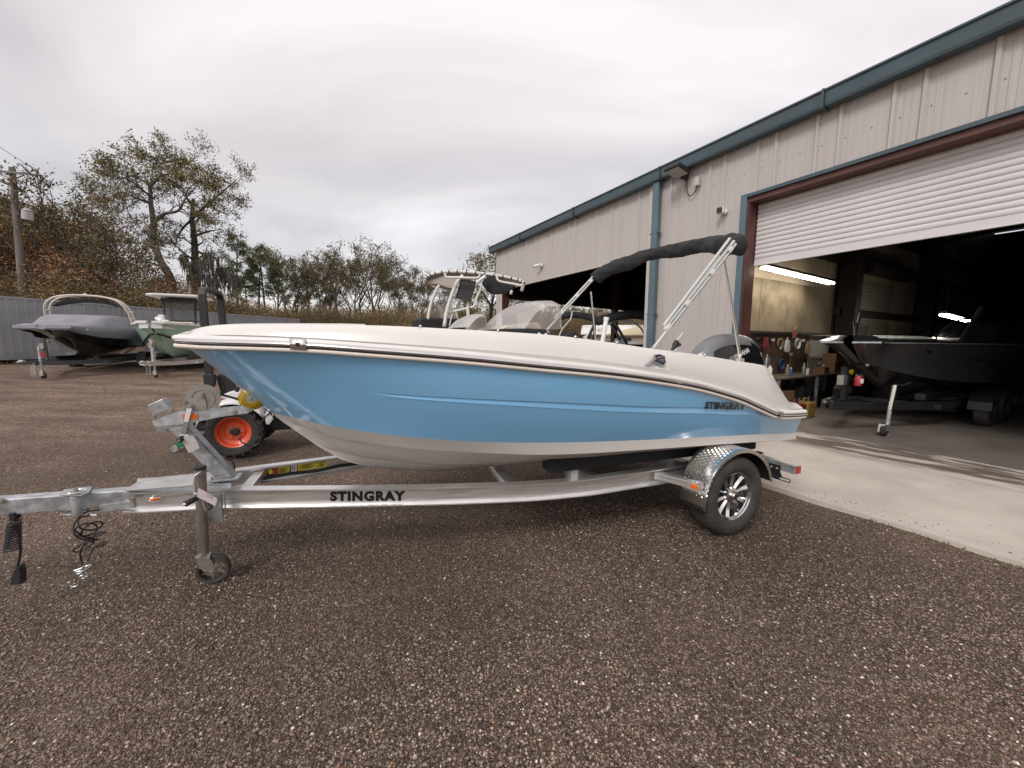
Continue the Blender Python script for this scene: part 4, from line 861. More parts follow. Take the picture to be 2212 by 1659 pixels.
# running gear -------------------------------------------------------------
AX=3.93; AZ=.332; WO=-1.10
M['tyre']=mat('tyre_rubber',(.046,.042,.040),.68,var=.3,vs=7,bump=.15,bs=60)
M['alloy']=mat('machined_alloy',(.70,.69,.68),.2,1,var=.06,vs=6)
def make_wheel(par,c,out):           # out=-1 outer face towards -y
    wh=sub('wheel',par); wh.location=c; wh.rotation_euler=(0,0,0 if out<0 else math.pi)
    q=MB(); n=160; R0=AZ; W_=.103
    prof=[(.198,-.075),(.215,-.092),(.25,-.104),(.285,-.104),(.312,-.094),(.326,-.082),(.331,-.070),(.332,-.052),(.324,-.050),(.324,-.044),(.333,-.042),(.3335,-.006),(.324,-.004),(.324,.004),(.3335,.006),(.333,.042),(.324,.044),(.324,.050),(.332,.052),(.331,.070),(.326,.082),(.312,.094),(.285,.104),(.25,.104),(.215,.092),(.198,.075)]
    vs=[];M_=len(prof)
    for k in range(n):
        a=2*math.pi*k/n
        for i,(r_,h) in enumerate(prof):
            rr_=r_-(.007 if (k%4==0 and r_>.32 and abs(h)>.04) or ((k+2)%4==0 and r_>.33 and abs(h)<.043) else 0)
            vs.append((rr_*math.cos(a),h,rr_*math.sin(a)))
    q.add(vs,[(k*M_+i,k*M_+i+1,((k+1)%n)*M_+i+1,((k+1)%n)*M_+i) for k in range(n) for i in range(M_-1)]); q.build('tyre',M['tyre'],wh,auto=28)
    q=MB(); q.lathe([(.192,-.072),(.202,-.080),(.208,-.078),(.208,-.070),(.196,-.064),(.186,-.055),(.182,.02),(.18,.06),(.205,.08)],56,'y'); 
    rim=q.build('rim',M['alloy'],wh,auto=30)
    q=MB(); q.lathe([(0,.0),(.18,.0),(.18,.004)],40,'y'); q.build('rim_back',M['blackmetal'],rim)
    for k in range(10):
        a=2*math.pi*k/10+.2; ca,sa=math.cos(a),math.sin(a)
        def pt(r_,h,tw): return Vector((r_*math.cos(a+tw/r_),h,r_*math.sin(a+tw/r_)))
        q=MB(); rows=[[pt(.05,-.035,-.014),pt(.05,-.048,0),pt(.05,-.035,.014)],[pt(.11,-.030,-.012),pt(.11,-.050,.001),pt(.11,-.030,.014)],[pt(.155,-.036,-.016),pt(.155,-.054,.0),pt(.155,-.036,.018)],[pt(.186,-.045,-.024),pt(.186,-.060,.0),pt(.186,-.045,.026)]]
        rows=[r+[r[2]+Vector((0,.03,0)),r[0]+Vector((0,.03,0))] for r in rows]; q.grid(rows,closeu=True); q.build('spoke',M['alloy'],rim,auto=25)
    q=MB(); q.lathe([(.062,-.03),(.064,-.052),(.045,-.058),(.03,-.058),(.03,-.082),(.026,-.088),(0,-.088)],28,'y'); q.build('hub',M['alloy'],rim,auto=30)
    q=MB(); q.lathe([(.019,-.0885),(.016,-.092),(0,-.092)],16,'y'); q.build('dust_cap',M['black'],rim)
    return wh
make_wheel(trl,(AX,-1.0,AZ),-1); make_wheel(trl,(AX,1.0,AZ),1)
M['tread']=mat('bright_treadplate',(.68,.67,.65),.2,.97,var=.06,vs=5)
def fender(sg):
    q=MB(); Rf=.402; c=Vector((AX,0,AZ+.008)); A=[R(a) for a in np.linspace(173,12,44)]; wo,wi=-1.125,-.885
    skirt=[c+Vector((-Rf*.99,0,-.015))]
    def arc(r_,w_,sk=0): return ([c+Vector((-Rf*.985,w_,-.05))] if sk else [])+[c+Vector((r_*math.cos(a),w_,r_*math.sin(a))) for a in A]
    q.grid([[p for p in arc(Rf-.028,wo,1)],arc(Rf-.004,wo-.003,1),arc(Rf,wo+.008,1),arc(Rf,wi,1)])
    # raised lozenges of the treadplate
    for j in range(60):
        for i in range(8):
            a=R(173-161*(j+.5)/60); w_=wo+.02+(wi-wo-.03)*(i+.5)/8; d_=1 if (i+j)%2 else -1
            tx=Vector((-math.sin(a),0,math.cos(a))); nr=Vector((math.cos(a),0,math.sin(a))); wy=Vector((0,1,0)); p=c+nr*Rf+wy*w_
            L=(tx*d_*.7+wy*.7)*.0125; Wd=(tx*.7-wy*d_*.7)*.0035
            q.add([p-L,p+Wd,p+L,p-Wd,p+nr*.0035],[(0,1,4),(1,2,4),(2,3,4),(3,0,4)])
    for j in range(26):               # lozenges along the outer lip
        a=R(172-159*(j+.5)/26); nr=Vector((math.cos(a),0,math.sin(a))); tx=Vector((-math.sin(a),0,math.cos(a))); p=c+nr*(Rf-.014)+Vector((0,wo-.0025,0))
        q.add([p-tx*.011-nr*.005,p+Vector((0,-.003,0)),p+tx*.011+nr*.005,p+tx*.002-nr*.004],[(0,1,2),(0,3,1),(3,2,1)])
    if sg<0: q.v=[(x,-y,z) for x,y,z in q.v]
    f=q.build('fender',M['tread'],trl,recalc=False,auto=25)
    q=MB(); q.grid([arc(Rf-.006,wo+.01,1),arc(Rf-.006,wi-.002,1)]); q.grid([arc(Rf-.03,wi,1),arc(Rf+.012,wi+.004,1)])
    if sg<0: q.v=[(x,-y,z) for x,y,z in q.v]
    q.build('fender_liner',M['black'],f,solid=.003)
fender(1); fender(-1)
# step bracket with amber marker, axle, cross beams
for sg in (1,-1):
    zb=Zrl(3.5)-.02; q=MB(); q.prism([(3.34,-sg*.785,zb),(3.41,-sg*.785,zb),(3.535,-sg*1.10,zb),(3.465,-sg*1.10,zb)],(0,0,-.055)); sb=q.build('step_bracket',M['alu'],trl,bevel=.003)
    q=MB(); p=Vector((3.455,-sg*1.085,zb-.03)); q.box(p,(.012,.055,.035),Matrix.Rotation(sg*R(22),3,'Z')); q.build('marker_light',M['orange'],sb,bevel=.003)
q=MB(); q.box2((AX-.04,-.9,AZ+.02),(AX+.04,.9,AZ+.10)); q.build('axle',M['galv'],trl,bevel=.006)
for sg in (-1,1):
    q=MB(); q.prism([(AX-.16,-sg*.90,AZ+.06),(AX-.13,-sg*.90,AZ+.10),(AX+.03,-sg*.90,AZ+.03),(AX+.03,-sg*.90,AZ-.03),(AX-.02,-sg*.90,AZ-.03)],(0,sg*.03,0)); q.build('torsion_arm',M['galv'],trl)
    q=MB(); q.box2((AX-.3,-sg*.75-.06,AZ+.095),(AX+.3,-sg*.75+.0,Zrl(3.9)-.134)); q.build('axle_seat',M['galv'],trl)
for s_,dz in ((2.35,.0),(3.15,.0)):
    q=MB(); P_=spline([(s_,-Brl(s_)+.08,Zrl(s_)-.04),(s_,-Brl(s_)+.30,Zrl(s_)-.12),(s_,-.18,.335),(s_,.18,.335),(s_,.79-.30,Zrl(s_)-.12),(s_,.79-.08,Zrl(s_)-.04)],6)
    q.sweep(P_,[(.04,0),(.04,-.008),(.005,-.01),(.005,-.07),(.04,-.072),(.04,-.08),(-.04,-.08),(-.04,-.072),(-.005,-.07),(-.005,-.01),(-.04,-.008),(-.04,0)]); q.build('crossmember',M['alu'],trl,auto=40)
carpet=mat('black_bunk_carpet',(.012,.012,.013),.95,bump=.4,bs=120)
for sg in (1,-1):
    q=MB(); rows=[(2.42,.0),(3.6,.0),(4.72,.0)]
    q.prism([(2.40,-sg*.70,Zch(3.2)-.075),(4.72,-sg*.70,Zch(4.6)-.075),(4.72,-sg*.70,Zch(4.6)-.175),(2.40,-sg*.70,Zch(3.2)-.175)],(0,sg*.14,0)); q.build('bunk',carpet,trl,bevel=.012)
    for s_ in (2.62,3.62,4.45):
        q=MB(); q.box2((s_-.035,-sg*.69,Zrl(s_)-.03),(s_-.029,-sg*.60,Zch(s_)-.09)); q.box2((s_-.035,-sg*.69,Zrl(s_)-.03),(s_+.035,-sg*.684,Zch(s_)-.10)); q.build('bunk_bracket',M['galv'],trl)
eb=ONZ(1722,1015,.50)
q=MB(); q.box2((4.56,-1.16,.46),(4.64,1.16,.535)); tb=q.build('tail_beam',M['galv'],trl,bevel=.005)
for sg in (-1,1):
    q=MB(); q.box2((4.566,sg*1.161,.466),(4.634,sg*1.166,.529)); q.build('end_reflector',M['red'],tb,bevel=.002)
    q=MB(); q.box2((4.42,sg*.73,.535),(4.60,sg*.84,.560)); q.build('tail_gusset',M['alu'],trl,bevel=.002)
    q=MB(); q.lathe([(0,0),(.035,0),(.045,.006),(.03,.012),(0,.012)],14,'z',(4.56,sg*.83,.562)); q.build('tie_loop',M['black'],trl)
lb=sub('plate_bracket',trl)
q=MB(); q.box2((4.545,-1.045,.445),(4.556,-.945,.505)); q.prism([(4.55,-1.045,.445),(4.55,-.945,.445),(4.55,-.92,.40),(4.55,-1.07,.40)],(.006,0,0)); q.build('plate_arm',M['black'],lb,bevel=.002)
q=MB(); ol=[]
for cx_,a0 in ((-1.12,90),(-.87,-90)):
    for k in range(9): a=R(a0+180*k/8); ol.append(Vector((4.552,cx_+ (-.014*math.cos(a-math.pi/2) if False else .014*math.cos(a)),.392+.014*math.sin(a))))
q.tube(ol,.0045,6,closed=True); q.tube([Vector((4.552,-1.04,.392)),Vector((4.552,-.95,.392))],.012,8); q.build('plate_slot_bar',M['black'],lb)
for w_ in (-1.02,-.97):
    q=MB(); q.sphere((4.543,w_,.475),.012,8,6); q.build('screw',M['zinc'],lb)
q=MB(); q.box2((4.60,-.95,.40),(4.63,-.88,.46)); q.build('tail_light',M['trimw'],trl,bevel=.003)
# ------------------------------------------------------------------ compact tractor behind the trailer tongue
TC=GP(505,989); TA=R(20); tdir=Vector((math.cos(TA),math.sin(TA),0)); tn=Vector((-math.sin(TA),math.cos(TA),0))
TO=TC+tn*.50; TO.z=0
tr_=thing('compact_tractor','white compact tractor with orange wheel rims and a black roll bar behind the tongue','tractor',TO,TA)
def TPn(px,py,w_): 
    d=ray(px,py); k=(w_-(C0-TO).dot(tn))/d.dot(tn); p=C0+d*k-TO; return Vector((p.dot(tdir),p.dot(tn),p.z))
M['torange']=mat('orange_rim_paint',(.62,.075,.02),.38,coat=.3,var=.08,vs=4)
wc_=TPn(503,935,-.52); RT=wc_.z; lug=mat('tractor_tyre_rubber',(.034,.030,.028),.85,var=.4,vs=8)
def twheel(c,R_,W_,out,nl=20):
    wh=sub('wheel',tr_); wh.location=c; wh.rotation_euler=(0,0,0 if out<0 else math.pi)
    Ri=R_*.60; q=MB(); q.lathe([(Ri,-W_*.36),(R_*.72,-W_*.47),(R_*.86,-W_*.48),(R_*.93,-W_*.40),(R_*.945,-W_*.2),(R_*.95,0),(R_*.945,W_*.2),(R_*.93,W_*.40),(R_*.86,W_*.48),(R_*.72,W_*.47),(Ri,W_*.36)],48,'y'); ty=q.build('tyre',lug,wh,auto=40)
    for k in range(nl*2):
        sd_=1 if k%2 else -1; a=2*math.pi*k/(nl*2); rows=[]
        for i in range(5):
            f=i/4; aa=a+.20*f; yy=sd_*W_*(.5-.47*f); rb=R_*(.88 if i==0 else .94); rt=R_*(.955 if i==0 else 1.0); wdt=.045
            rows.append([Vector((rb*math.cos(aa-wdt),yy,rb*math.sin(aa-wdt))),Vector((rt*math.cos(aa-wdt*.7),yy,rt*math.sin(aa-wdt*.7))),Vector((rt*math.cos(aa+wdt*.7),yy,rt*math.sin(aa+wdt*.7))),Vector((rb*math.cos(aa+wdt),yy,rb*math.sin(aa+wdt)))])
        q=MB(); q.grid(rows); q.add(rows[0],[(0,1,2,3)]); q.add(rows[-1],[(3,2,1,0)]); q.build('lug',lug,ty)
    q=MB(); q.lathe([(Ri*1.0,-W_*.37),(Ri*1.04,-W_*.36),(Ri*.98,-W_*.30),(Ri*.90,-W_*.27),(Ri*.86,-W_*.10),(Ri*.70,.0),(Ri*.62,W_*.02),(Ri*.56,-W_*.03),(Ri*.2,-W_*.03)],40,'y'); rm=q.build('rim',M['torange'],wh,auto=35)
    q=MB(); q.lathe([(Ri*.26,-W_*.03),(Ri*.26,-W_*.12),(Ri*.2,-W_*.16),(0,-W_*.16)],18,'y'); q.build('hub',M['black'],rm,auto=35)
    for k in range(6):
        a=k*math.pi/3; q=MB(); q.cyl((Ri*.4*math.cos(a),-W_*.10,Ri*.4*math.sin(a)),(Ri*.4*math.cos(a),0,Ri*.4*math.sin(a)),.012,6); q.build('wheel_nut',M['zinc'],rm)
    return wh
twheel((wc_.x,-.42,RT),RT,.24,-1); twheel((wc_.x,.42,RT),RT,.24,1)
fx=wc_.x+1.35; twheel((fx,-.40,.24),.24,.15,-1,14); twheel((fx,.40,.24),.24,.15,1,14)
X=wc_.x
q=MB(); q.box2((X-.35,-.20,.28),(X+1.5,.20,.52)); q.box2((X-.2,-.3,.3),(X+.2,.3,.5)); q.build('chassis',M['blackmetal'],tr_,bevel=.02)
M['twhite']=mat('white_tractor_panel',(.72,.71,.70),.3,coat=.5,var=.03)
for sg in (-1,1):                    # arched fenders
    q=MB(); rows=[]
    for i in range(13):
        a=R(165-135*i/12); r_=RT+.07; rows.append([Vector((X+r_*math.cos(a),sg*w_,RT+r_*math.sin(a)+dz)) for w_,dz in ((.18,.03),(.30,.03),(.50,.012),(.54,-.03))])
    q.grid(rows); q.build('fender',M['twhite'],tr_,smooth=True,solid=.01)
q=MB(); rows=[]
for i in range(9):
    f=i/8; x_=X+.55+1.05*f; h=.98-.14*f*f; b_=.26-.05*f
    rows.append([Vector((x_,b_*c_,.52+(h-.52)*s_)) for c_,s_ in ((-1,0),(-1,.6),(-.85,.9),(-.4,1),(0,1.02),(.4,1),(.85,.9),(1,.6),(1,0))])
q.grid(rows); q.add(rows[-1],[tuple(range(9))]); q.add(rows[0],[tuple(range(9))[::-1]]); hd=q.build('hood',M['twhite'],tr_,auto=50)
q=MB(); q.prism([(X+.75,-.262,.80),(X+1.25,-.24,.74),(X+1.2,-.242,.78),(X+.8,-.26,.83)],(0,-.004,0)); q.build('red_stripe',M['red'],hd)
q=MB(); q.prism([TPn(*p,-.30) for p in [(466,880),(468,866),(478,853),(500,845),(530,848),(552,860),(570,878),(580,905),(566,906),(556,888),(530,878),(500,874)]],(0,.30,0)); bp_=q.build('body_panel',M['twhite'],tr_,bevel=.02)
q=MB(); q.prism([TPn(*p,-.31) for p in [(474,864),(478,861),(512,861.5),(512,864)]],(0,.006,0)); q.build('panel_stripe',M['red'],bp_)
q=MB(); q.prism([TPn(*p,-.28) for p in [(500,876),(530,879),(552,889),(560,905),(500,905)]],(0,.2,0)); q.build('engine_cover',M['black'],tr_,bevel=.01)
cnt=TPn(486,873,-.50); q=MB(); q.prism([TPn(*p,-.57) for p in [(505,859),(545,862),(545,866),(510,865)]],(0,.01,0)); q.build('fender_stripe',M['red'],tr_)
q=MB(); q.box2((X-.12,-.24,.66),(X+.32,.24,.74)); q.box((X-.17,0,.92),(.08,.46,.42),Matrix.Rotation(R(-12),3,'Y')); q.build('seat',M['black'],tr_,bevel=.03)
q=MB(); q.cyl((X+.55,0,.8),(X+.45,0,1.02),.02,8); q.tube([Vector((X+.44+.05*math.cos(a)*.4,.17*math.sin(a),1.04+.17*math.cos(a)*.45)) for a in [k*math.pi/12 for k in range(24)]],.012,6,closed=True); q.build('steering_wheel',M['black'],tr_)
q=MB(); q.box2((X+.3,-.3,.5),(X+.55,.3,.9)); q.build('dashboard',M['black'],tr_,bevel=.03)
# roll bar: one squared tube bent into a hoop, raked back a little
nb_=TPn(456,850,-.33); nt_=TPn(437,640,-.33); zt_=TPn(447,617,-.33).z; rk=(nb_-nt_); hoop=[]
def rb(y,z): 
    f=(z-nt_.z)/(nb_.z-nt_.z); return Vector((nt_.x+(nb_.x-nt_.x)*f,y,z))
hoop=[rb(-.33,.42),rb(-.33,1.2),rb(-.33,zt_-.22),rb(-.325,zt_-.12),rb(-.30,zt_-.06),rb(-.24,zt_-.035),rb(.0,zt_-.03),rb(.24,zt_-.035),rb(.30,zt_-.06),rb(.325,zt_-.12),rb(.33,zt_-.22),rb(.33,1.2),rb(.33,.42)]
q=MB(); rows=[]
for i,p in enumerate(hoop):
    t=(hoop[min(i+1,12)]-hoop[max(0,i-1)]).normalized(); a=Vector((1,0,0)); a=(a-t*a.dot(t)).normalized(); b_=t.cross(a); w1,w2=.042,.030
    rows.append([p+a*w1+b_*w2,p-a*w1+b_*w2,p-a*w1-b_*w2,p+a*w1-b_*w2])
q.grid(rows,closeu=True); q.build('roll_bar',M['blackmetal'],tr_,bevel=.008)
for sg in (-1,1):
    q=MB(); q.box(rb(sg*.33,1.06),(.12,.09,.16)); q.build('roll_bar_joint',M['black'],tr_,bevel=.01)
q=MB(); q.box2((X-.5,-.33,.36),(X-.1,.33,.5)); q.build('hitch_frame',M['blackmetal'],tr_,bevel=.01)
q=MB(); q.tube(spline([TPn(*p,-.45) for p in [(511,846),(515,838),(524,834),(545,838),(562,846)]],6),.022,10); q.build('hose',M['rubber'],tr_,smooth=True)
q=MB(); P_=[(575,893),(640,897),(640,908),(577,905)]; q.prism([TPn(*p,-.2) for p in P_],(0,.08,0)); q.build('loader_arm',M['galv'],tr_,bevel=.01)
q=MB(); q.tube(spline([TPn(*p,-.66) for p in [(520,955),(540,962),(560,960),(568,975),(550,990),(530,993),(505,990)]],6),.007,6); q.build('drain_tube',M['black'],tr_,smooth=True)
M['green']=mat('green_paint',(.03,.20,.09),.45,var=.15,vs=6)
jf=GP(385,972)
fj=thing('floor_jack','green steel rolling jack lying low left of the tractor tyre','floor jack',(jf.x,jf.y,0),R(20))
q=MB(); q.prism([(-.05,-.06,.07),(.12,-.06,.20),(.20,-.06,.20),(.62,-.06,.13),(.62,-.06,.06),(.0,-.06,.05)],(0,.012,0)); q.prism([(-.05,.06,.07),(.12,.06,.20),(.20,.06,.20),(.62,.06,.13),(.62,.06,.06),(.0,.06,.05)],(0,.012,0)); q.box2((.1,-.06,.12),(.58,.07,.14)); q.build('jack_frame',M['green'],fj,bevel=.004)
for x_ in (0.0,.58):
    for sg in (-1,1):
        q=MB(); q.lathe([(0,-.02),(.045,-.02),(.045,.02),(0,.02)],16,'y',(x_,sg*.095,.046)); q.build('caster',M['galv'] if x_<.1 else M['black'],fj,auto=40)
q=MB(); q.cyl((.12,0,.17),(.12,0,.23),.05,14); q.build('saddle',M['blackmetal'],fj)
q=MB(); q.cyl((.55,0,.13),(1.05,0,.40),.016,10); q.build('handle',M['blackmetal'],fj)
# ------------------------------------------------------------------ grey containers along the back of the yard
M['cont']=mat('grey_container_steel',(.275,.28,.30),.5,var=.16,vs=1.1,detail=7,bump=.05,bs=15)
def container(P,rz,L,label):
    c=thing('shipping_container',label,'container',P,rz,'grey containers at the back of the yard'); W_,H_=2.44,2.62
    q=MB(); prof=[]; x=.10
    while x<L-.12: prof+=[(x,0),(x+.07,0),(x+.105,.036),(x+.175,.036),(x+.21,0)]; x+=.278
    q.grid([[(min(px,L-.1),-py,z) for px,py in prof] for z in (.14,H_-.08)]); q.build('side_panel',M['cont'],c,recalc=False)
    q=MB(); q.grid([[(min(px,L-.1),W_-py,z) for px,py in prof] for z in (.14,H_-.08)]); q.build('side_panel',M['cont'],c,recalc=False)
    for y in (0,W_):
        q=MB(); q.box2((0,y-.05,H_-.09),(L,y+.03,H_)); q.build('top_rail',M['cont'],c)
        q=MB(); q.box2((0,y-.05,0),(L,y+.03,.15)); q.build('bottom_rail',M['cont'],c)
        for x in (0,L-.12):
            q=MB(); q.box2((x,y-.055,0),(x+.12,y+.05,H_)); q.build('corner_post',M['cont'],c)
            for z in (0,H_-.11):
                q=MB(); q.box2((x-.005,y-.06,z),(x+.16,y+.06,z+.125)); q.build('corner_casting',M['cont'],c,bevel=.01)
    q=MB(); q.grid([[(x,y,H_-.02+(.02 if int(x/.2)%2 else 0)) for x in np.arange(0,L+.01,.2)] for y in (0,W_)]); q.build('roof_panel',M['cont'],c,recalc=False)
    q=MB(); q.box2((-.01,0,.1),(.02,W_,H_-.05)); q.build('end_wall',M['cont'],c); q=MB(); q.box2((L-.02,0,.1),(L+.01,W_,H_-.05)); q.build('door_end',M['cont'],c)
    q=MB(); q.box2((.02,.02,.12),(L-.02,W_-.02,.16)); q.build('floor',M['dark'],c); return c
P2=Vector((-17.75,32.1,0)); cd=Vector((.195,.981,0)).normalized(); crz=math.atan2(-cd.y,-cd.x)
# local x runs from the far end towards the near end so that local -y faces the yard
cz=.72
def cont_at(sfar,L,label):
    far=P2-cd*sfar; near=far-cd*L; rz=math.atan2(cd.y,cd.x); return container((near.x,near.y,cz),rz,L,label)
c1=cont_at(0,12.19,'long grey corrugated shipping container behind the teal boat'); c2=cont_at(12.25,6.06,'grey shipping container at the left edge behind the covered boat')
c1['label']='far grey corrugated container, its end just left of the pines'
for i in range(5):
    for sd in (0,):
        p=P2-cd*(.3+4.4*i); 
        q=MB(); 
        for k in range(2): q.box2((-.2,.1+k*1.9,-.6),(.2,.4+k*1.9,.0))
# ------------------------------------------------------------------ generic trailered hull
def lerp(a,b,t): return a+(b-a)*t
def hull(par,L,B,zg,zc,zk,m_side,m_bot,blunt=.0,rake=.9,rows_cover=None,flare=.12,sheer=.12,cw=.84,name='hull'):
    n=28; q=MB(); R_=[]
    for i in range(n):
        t=(i/(n-1))**1.5; b=B*max(blunt*min(1,(t/.006+.15)),min(1,(math.sin(min(1,t/.5)*math.pi/2))**.62)) if t>0 else B*blunt*.15
        g=zg+sheer*(1-t)**2; bc=B*cw*min(1,max(0,(t+.0)/.45))**.75; 
        c=zc+(g-zc)*.55*(1-t)**5; k=zk+(c-zk)*(1-min(1,t/.25))**2 if t<.25 else zk
        xg=t*L; xc=rake*.55*(1-t)+t*L; xk=rake*(1-t)+t*L
        G=Vector((xg,b,g)); Cc=Vector((xc,bc,c)); K=Vector((xk,0,k-.0))
        R_.append([G,G.lerp(Cc,.25)+Vector((0,-flare*.3*b,0)),G.lerp(Cc,.5)+Vector((0,-flare*.45*b,0)),G.lerp(Cc,.78)+Vector((0,-flare*.3*b,0)),Cc,Cc.lerp(K,.33),Cc.lerp(K,.66),K])
    q.grid([r[:5] for r in R_]); q.mirror(1); q.build(name,m_side,par,auto=45)
    q=MB(); q.grid([r[4:] for r in R_]); q.mirror(1); q.build(name+'_bottom',m_bot,par,auto=30)
    e=R_[-1]; q=MB(); q.add(e+[Vector((p.x,-p.y,p.z)) for p in e[:-1]][::-1],[tuple(range(15))]); q.build('transom',m_side,par)
    return R_
def simple_wheel(par,c,R_=.33,W_=.2,rimm=None):
    q=MB(); q.lathe([(R_*.55,-W_/2*.8),(R_*.7,-W_/2),(R_*.93,-W_/2),(R_,-W_*.36),(R_,W_*.36),(R_*.93,W_/2),(R_*.7,W_/2),(R_*.55,W_/2*.8)],28,'y',c); ty=q.build('wheel',M['tyre'],par,auto=35)
    q=MB(); q.lathe([(0,-W_*.3),(R_*.2,-W_*.35),(R_*.5,-W_*.2),(R_*.58,-W_*.45)],24,'y',c); q.lathe([(0,W_*.3),(R_*.2,W_*.35),(R_*.5,W_*.2),(R_*.58,W_*.45)],24,'y',c); q.build('rim',rimm or M['galv'],ty,auto=35)
def yard_trailer(P,rz,label,L,stand,jacky=-.35,tandem=False,post_h=1.15,ax=None,mt=None,grp='boat trailers parked by the containers',tongue=1.0):
    t=thing('boat_trailer',label,'boat trailer',P,rz,grp); mt=mt or M['galv']; ax=ax or L*.66
    for sg in (-1,1):
        q=MB(); q.sweep([(-.5,sg*.06,.56),(.5,sg*.35,.52),(2.0,sg*.80,.50),(L+.3,sg*.82,.50)],[(.035,0),(.035,-.14),(-.035,-.14),(-.035,0)]); q.build('frame_rail',mt,t)
        q=MB(); q.box2((1.6,sg*.55-.07,.52),(L,sg*.55+.07,.64)); q.build('bunk',M['black'],t)
        for a in ((ax-.42,ax+.42) if tandem else (ax,)):
            simple_wheel(t,(a,sg*1.08,.33))
        q=MB(); q.grid([[(ax+(.8 if tandem else .42)*math.cos(R(a)),sg*w_,.33+.40*math.sin(R(a))**.7 if math.sin(R(a))>0 else .33) for a in range(0,181,15)] for w_ in (.92,1.22)]); q.build('fender',mt,t,solid=.01)
    for s_ in (1.7,ax,L+.1):
        q=MB(); q.box2((s_-.04,-.82,.38),(s_+.04,.82,.46)); q.build('crossmember',mt,t)
    q=MB(); q.box2((-tongue-.35,-.045,.47),(.6,.045,.57)); q.build('tongue',mt,t); q=MB(); q.tube([(-tongue-.5,0,.56),(-tongue-.36,0,.57),(-tongue-.2,0,.56)],[.03,.055,.05],10); q.build('coupler',M['pole'],t)
    q=MB(); q.prism([(.02,-.04,.55),(.14,-.04,.55),(.05,-.04,post_h+.1),(-.05,-.04,post_h+.1)],(0,.08,0)); q.build('winch_post',mt,t)
    q=MB(); q.lathe([(.0,-.06),(.05,-.05),(.03,0),(.05,.05),(0,.06)],12,'y',(.16,0,post_h)); q.build('bow_roller',M['yellow'],t)
    q=MB(); q.box2((-.13,-.05,post_h-.22),(.0,.05,post_h-.05)); q.build('winch',M['zinc'],t)
    q=MB(); q.cyl((-tongue+.25,jacky*.0-.12,1.02),(-tongue+.25,-.12,.22),.032,12); q.build('jack_tube',M['galv'],t)
    q=MB(); q.box2((-tongue+.20,-.16,.10),(-tongue+.32,-.08,.24)); q.build('jack_fork',M['pole'],t)
    q=MB(); q.lathe([(0,-.03),(.09,-.03),(.09,.03),(0,.03)],16,'y',(-tongue+.32,-.12,.09)); q.build('jack_wheel',M['rubber'],t)
    for k,(yy,d) in enumerate(((-.06,.0),(.05,.1))):
        q=MB()
        for i in range(7):
            z=.46-.05*i; q.tube([Vector((-tongue+.05+d+(.02*math.cos(a) if i%2 else 0),yy+(0 if i%2 else .02*math.cos(a)),z+.032*math.sin(a))) for a in [j*math.pi/4 for j in range(8)]],.006,4,closed=True)
        q.build('safety_chain',M['pole'],t,kind='stuff')
    return t
erz=math.atan2(.9,-.43)
# --- covered tow boat
p=Vector((-15.0,12.25,0)); p.z=ground_h(p.x,p.y)
yard_trailer(p,erz,'dark grey trailer under the covered tow boat, coupler at the left',6.2,0,tandem=False,post_h=1.15,mt=mat('dark_grey_trailer_paint',(.10,.10,.105),.5),ax=4.1,tongue=.75)
b1=thing('covered_tow_boat','dark hulled tow boat under a grey cover with a white tower arch','motorboat',p,erz)
M['coverg']=mat('grey_boat_cover',(.25,.25,.28),.8,var=.12,vs=2.5,bump=.25,bs=6)
M['blackgel']=mat('black_gelcoat',(.012,.012,.014),.2,coat=.8)
R1=hull(b1,6.3,1.20,1.62,.98,.62,M['blackgel'],M['blackgel'],blunt=.52,rake=1.3,flare=.20,sheer=.02)
q=MB(); rows=[]
for i,r in enumerate(R1):
    G,c=r[0],r[4]; t=G.x/6.3; hump=.42*(1/(1+math.exp(-(t-.22)*30)))*(1-.5*max(0,(t-.45)/.55)**1.5); dr=.10+.26*min(1,t/.22); low=G+Vector((-.01,-.05-.1*dr,-dr+.03*math.sin(t*9))); mid=G+Vector((-.03,.02,-dr*.45))
    rows.append([low,mid,G+Vector((0,.035,-.03)),G+Vector((0,.02,.035)),Vector((G.x+.05,G.y*.84,G.z+.06+hump*.85)),Vector((G.x+.1,G.y*.70,G.z+.09+hump)),Vector((G.x+.1,0,G.z+.09+hump*1.03))])
q.grid(rows); q.mirror(1); q.build('cover',M['coverg'],b1,auto=60,weld=True)
q=MB(); f=rows[0]; q.add(f+[Vector((v.x,-v.y,v.z)) for v in f[:-1]][::-1],[tuple(range(13))]); q.build('cover_nose',M['coverg'],b1)
M['tower']=mat('cream_tower_paint',(.66,.61,.55),.35)
for dx in (0,.32):
    a=[(2.95+dx*1.4,1.18,1.62),(2.8+dx,1.17,2.1),(2.65+dx,1.08,2.5),(2.6+dx,.82,2.76),(2.6+dx,.4,2.86),(2.6+dx,0,2.88)]; pts=spline(a,4); pts=pts+[Vector((v.x,-v.y,v.z)) for v in pts[:-1]][::-1]
    q=MB(); q.tube(pts,.034,10); q.build('tower_arch',M['tower'],b1,smooth=True)
for sg in (-1,1):
    for z,x in ((1.8,2.88),(2.05,2.83),(2.3,2.76)):
        q=MB(); q.cyl((x,sg*1.17,z),(x+.36,sg*1.17,z+.03),.03,8); q.build('tower_brace',M['tower'],b1)
q=MB(); q.prism([(2.75,-.98,2.46),(2.75,-.6,2.72),(2.75,0,2.80),(2.75,.6,2.72),(2.75,.98,2.46),(2.75,.5,2.60),(2.75,0,2.66),(2.75,-.5,2.60)],(.35,0,0)); q.build('folded_bimini',M['fabric'],b1)
q=MB(); q.sphere((2.7,-.0,2.93),.05,10,6,(1,1,.7)); q.build('anchor_light',M['whitep'],b1)
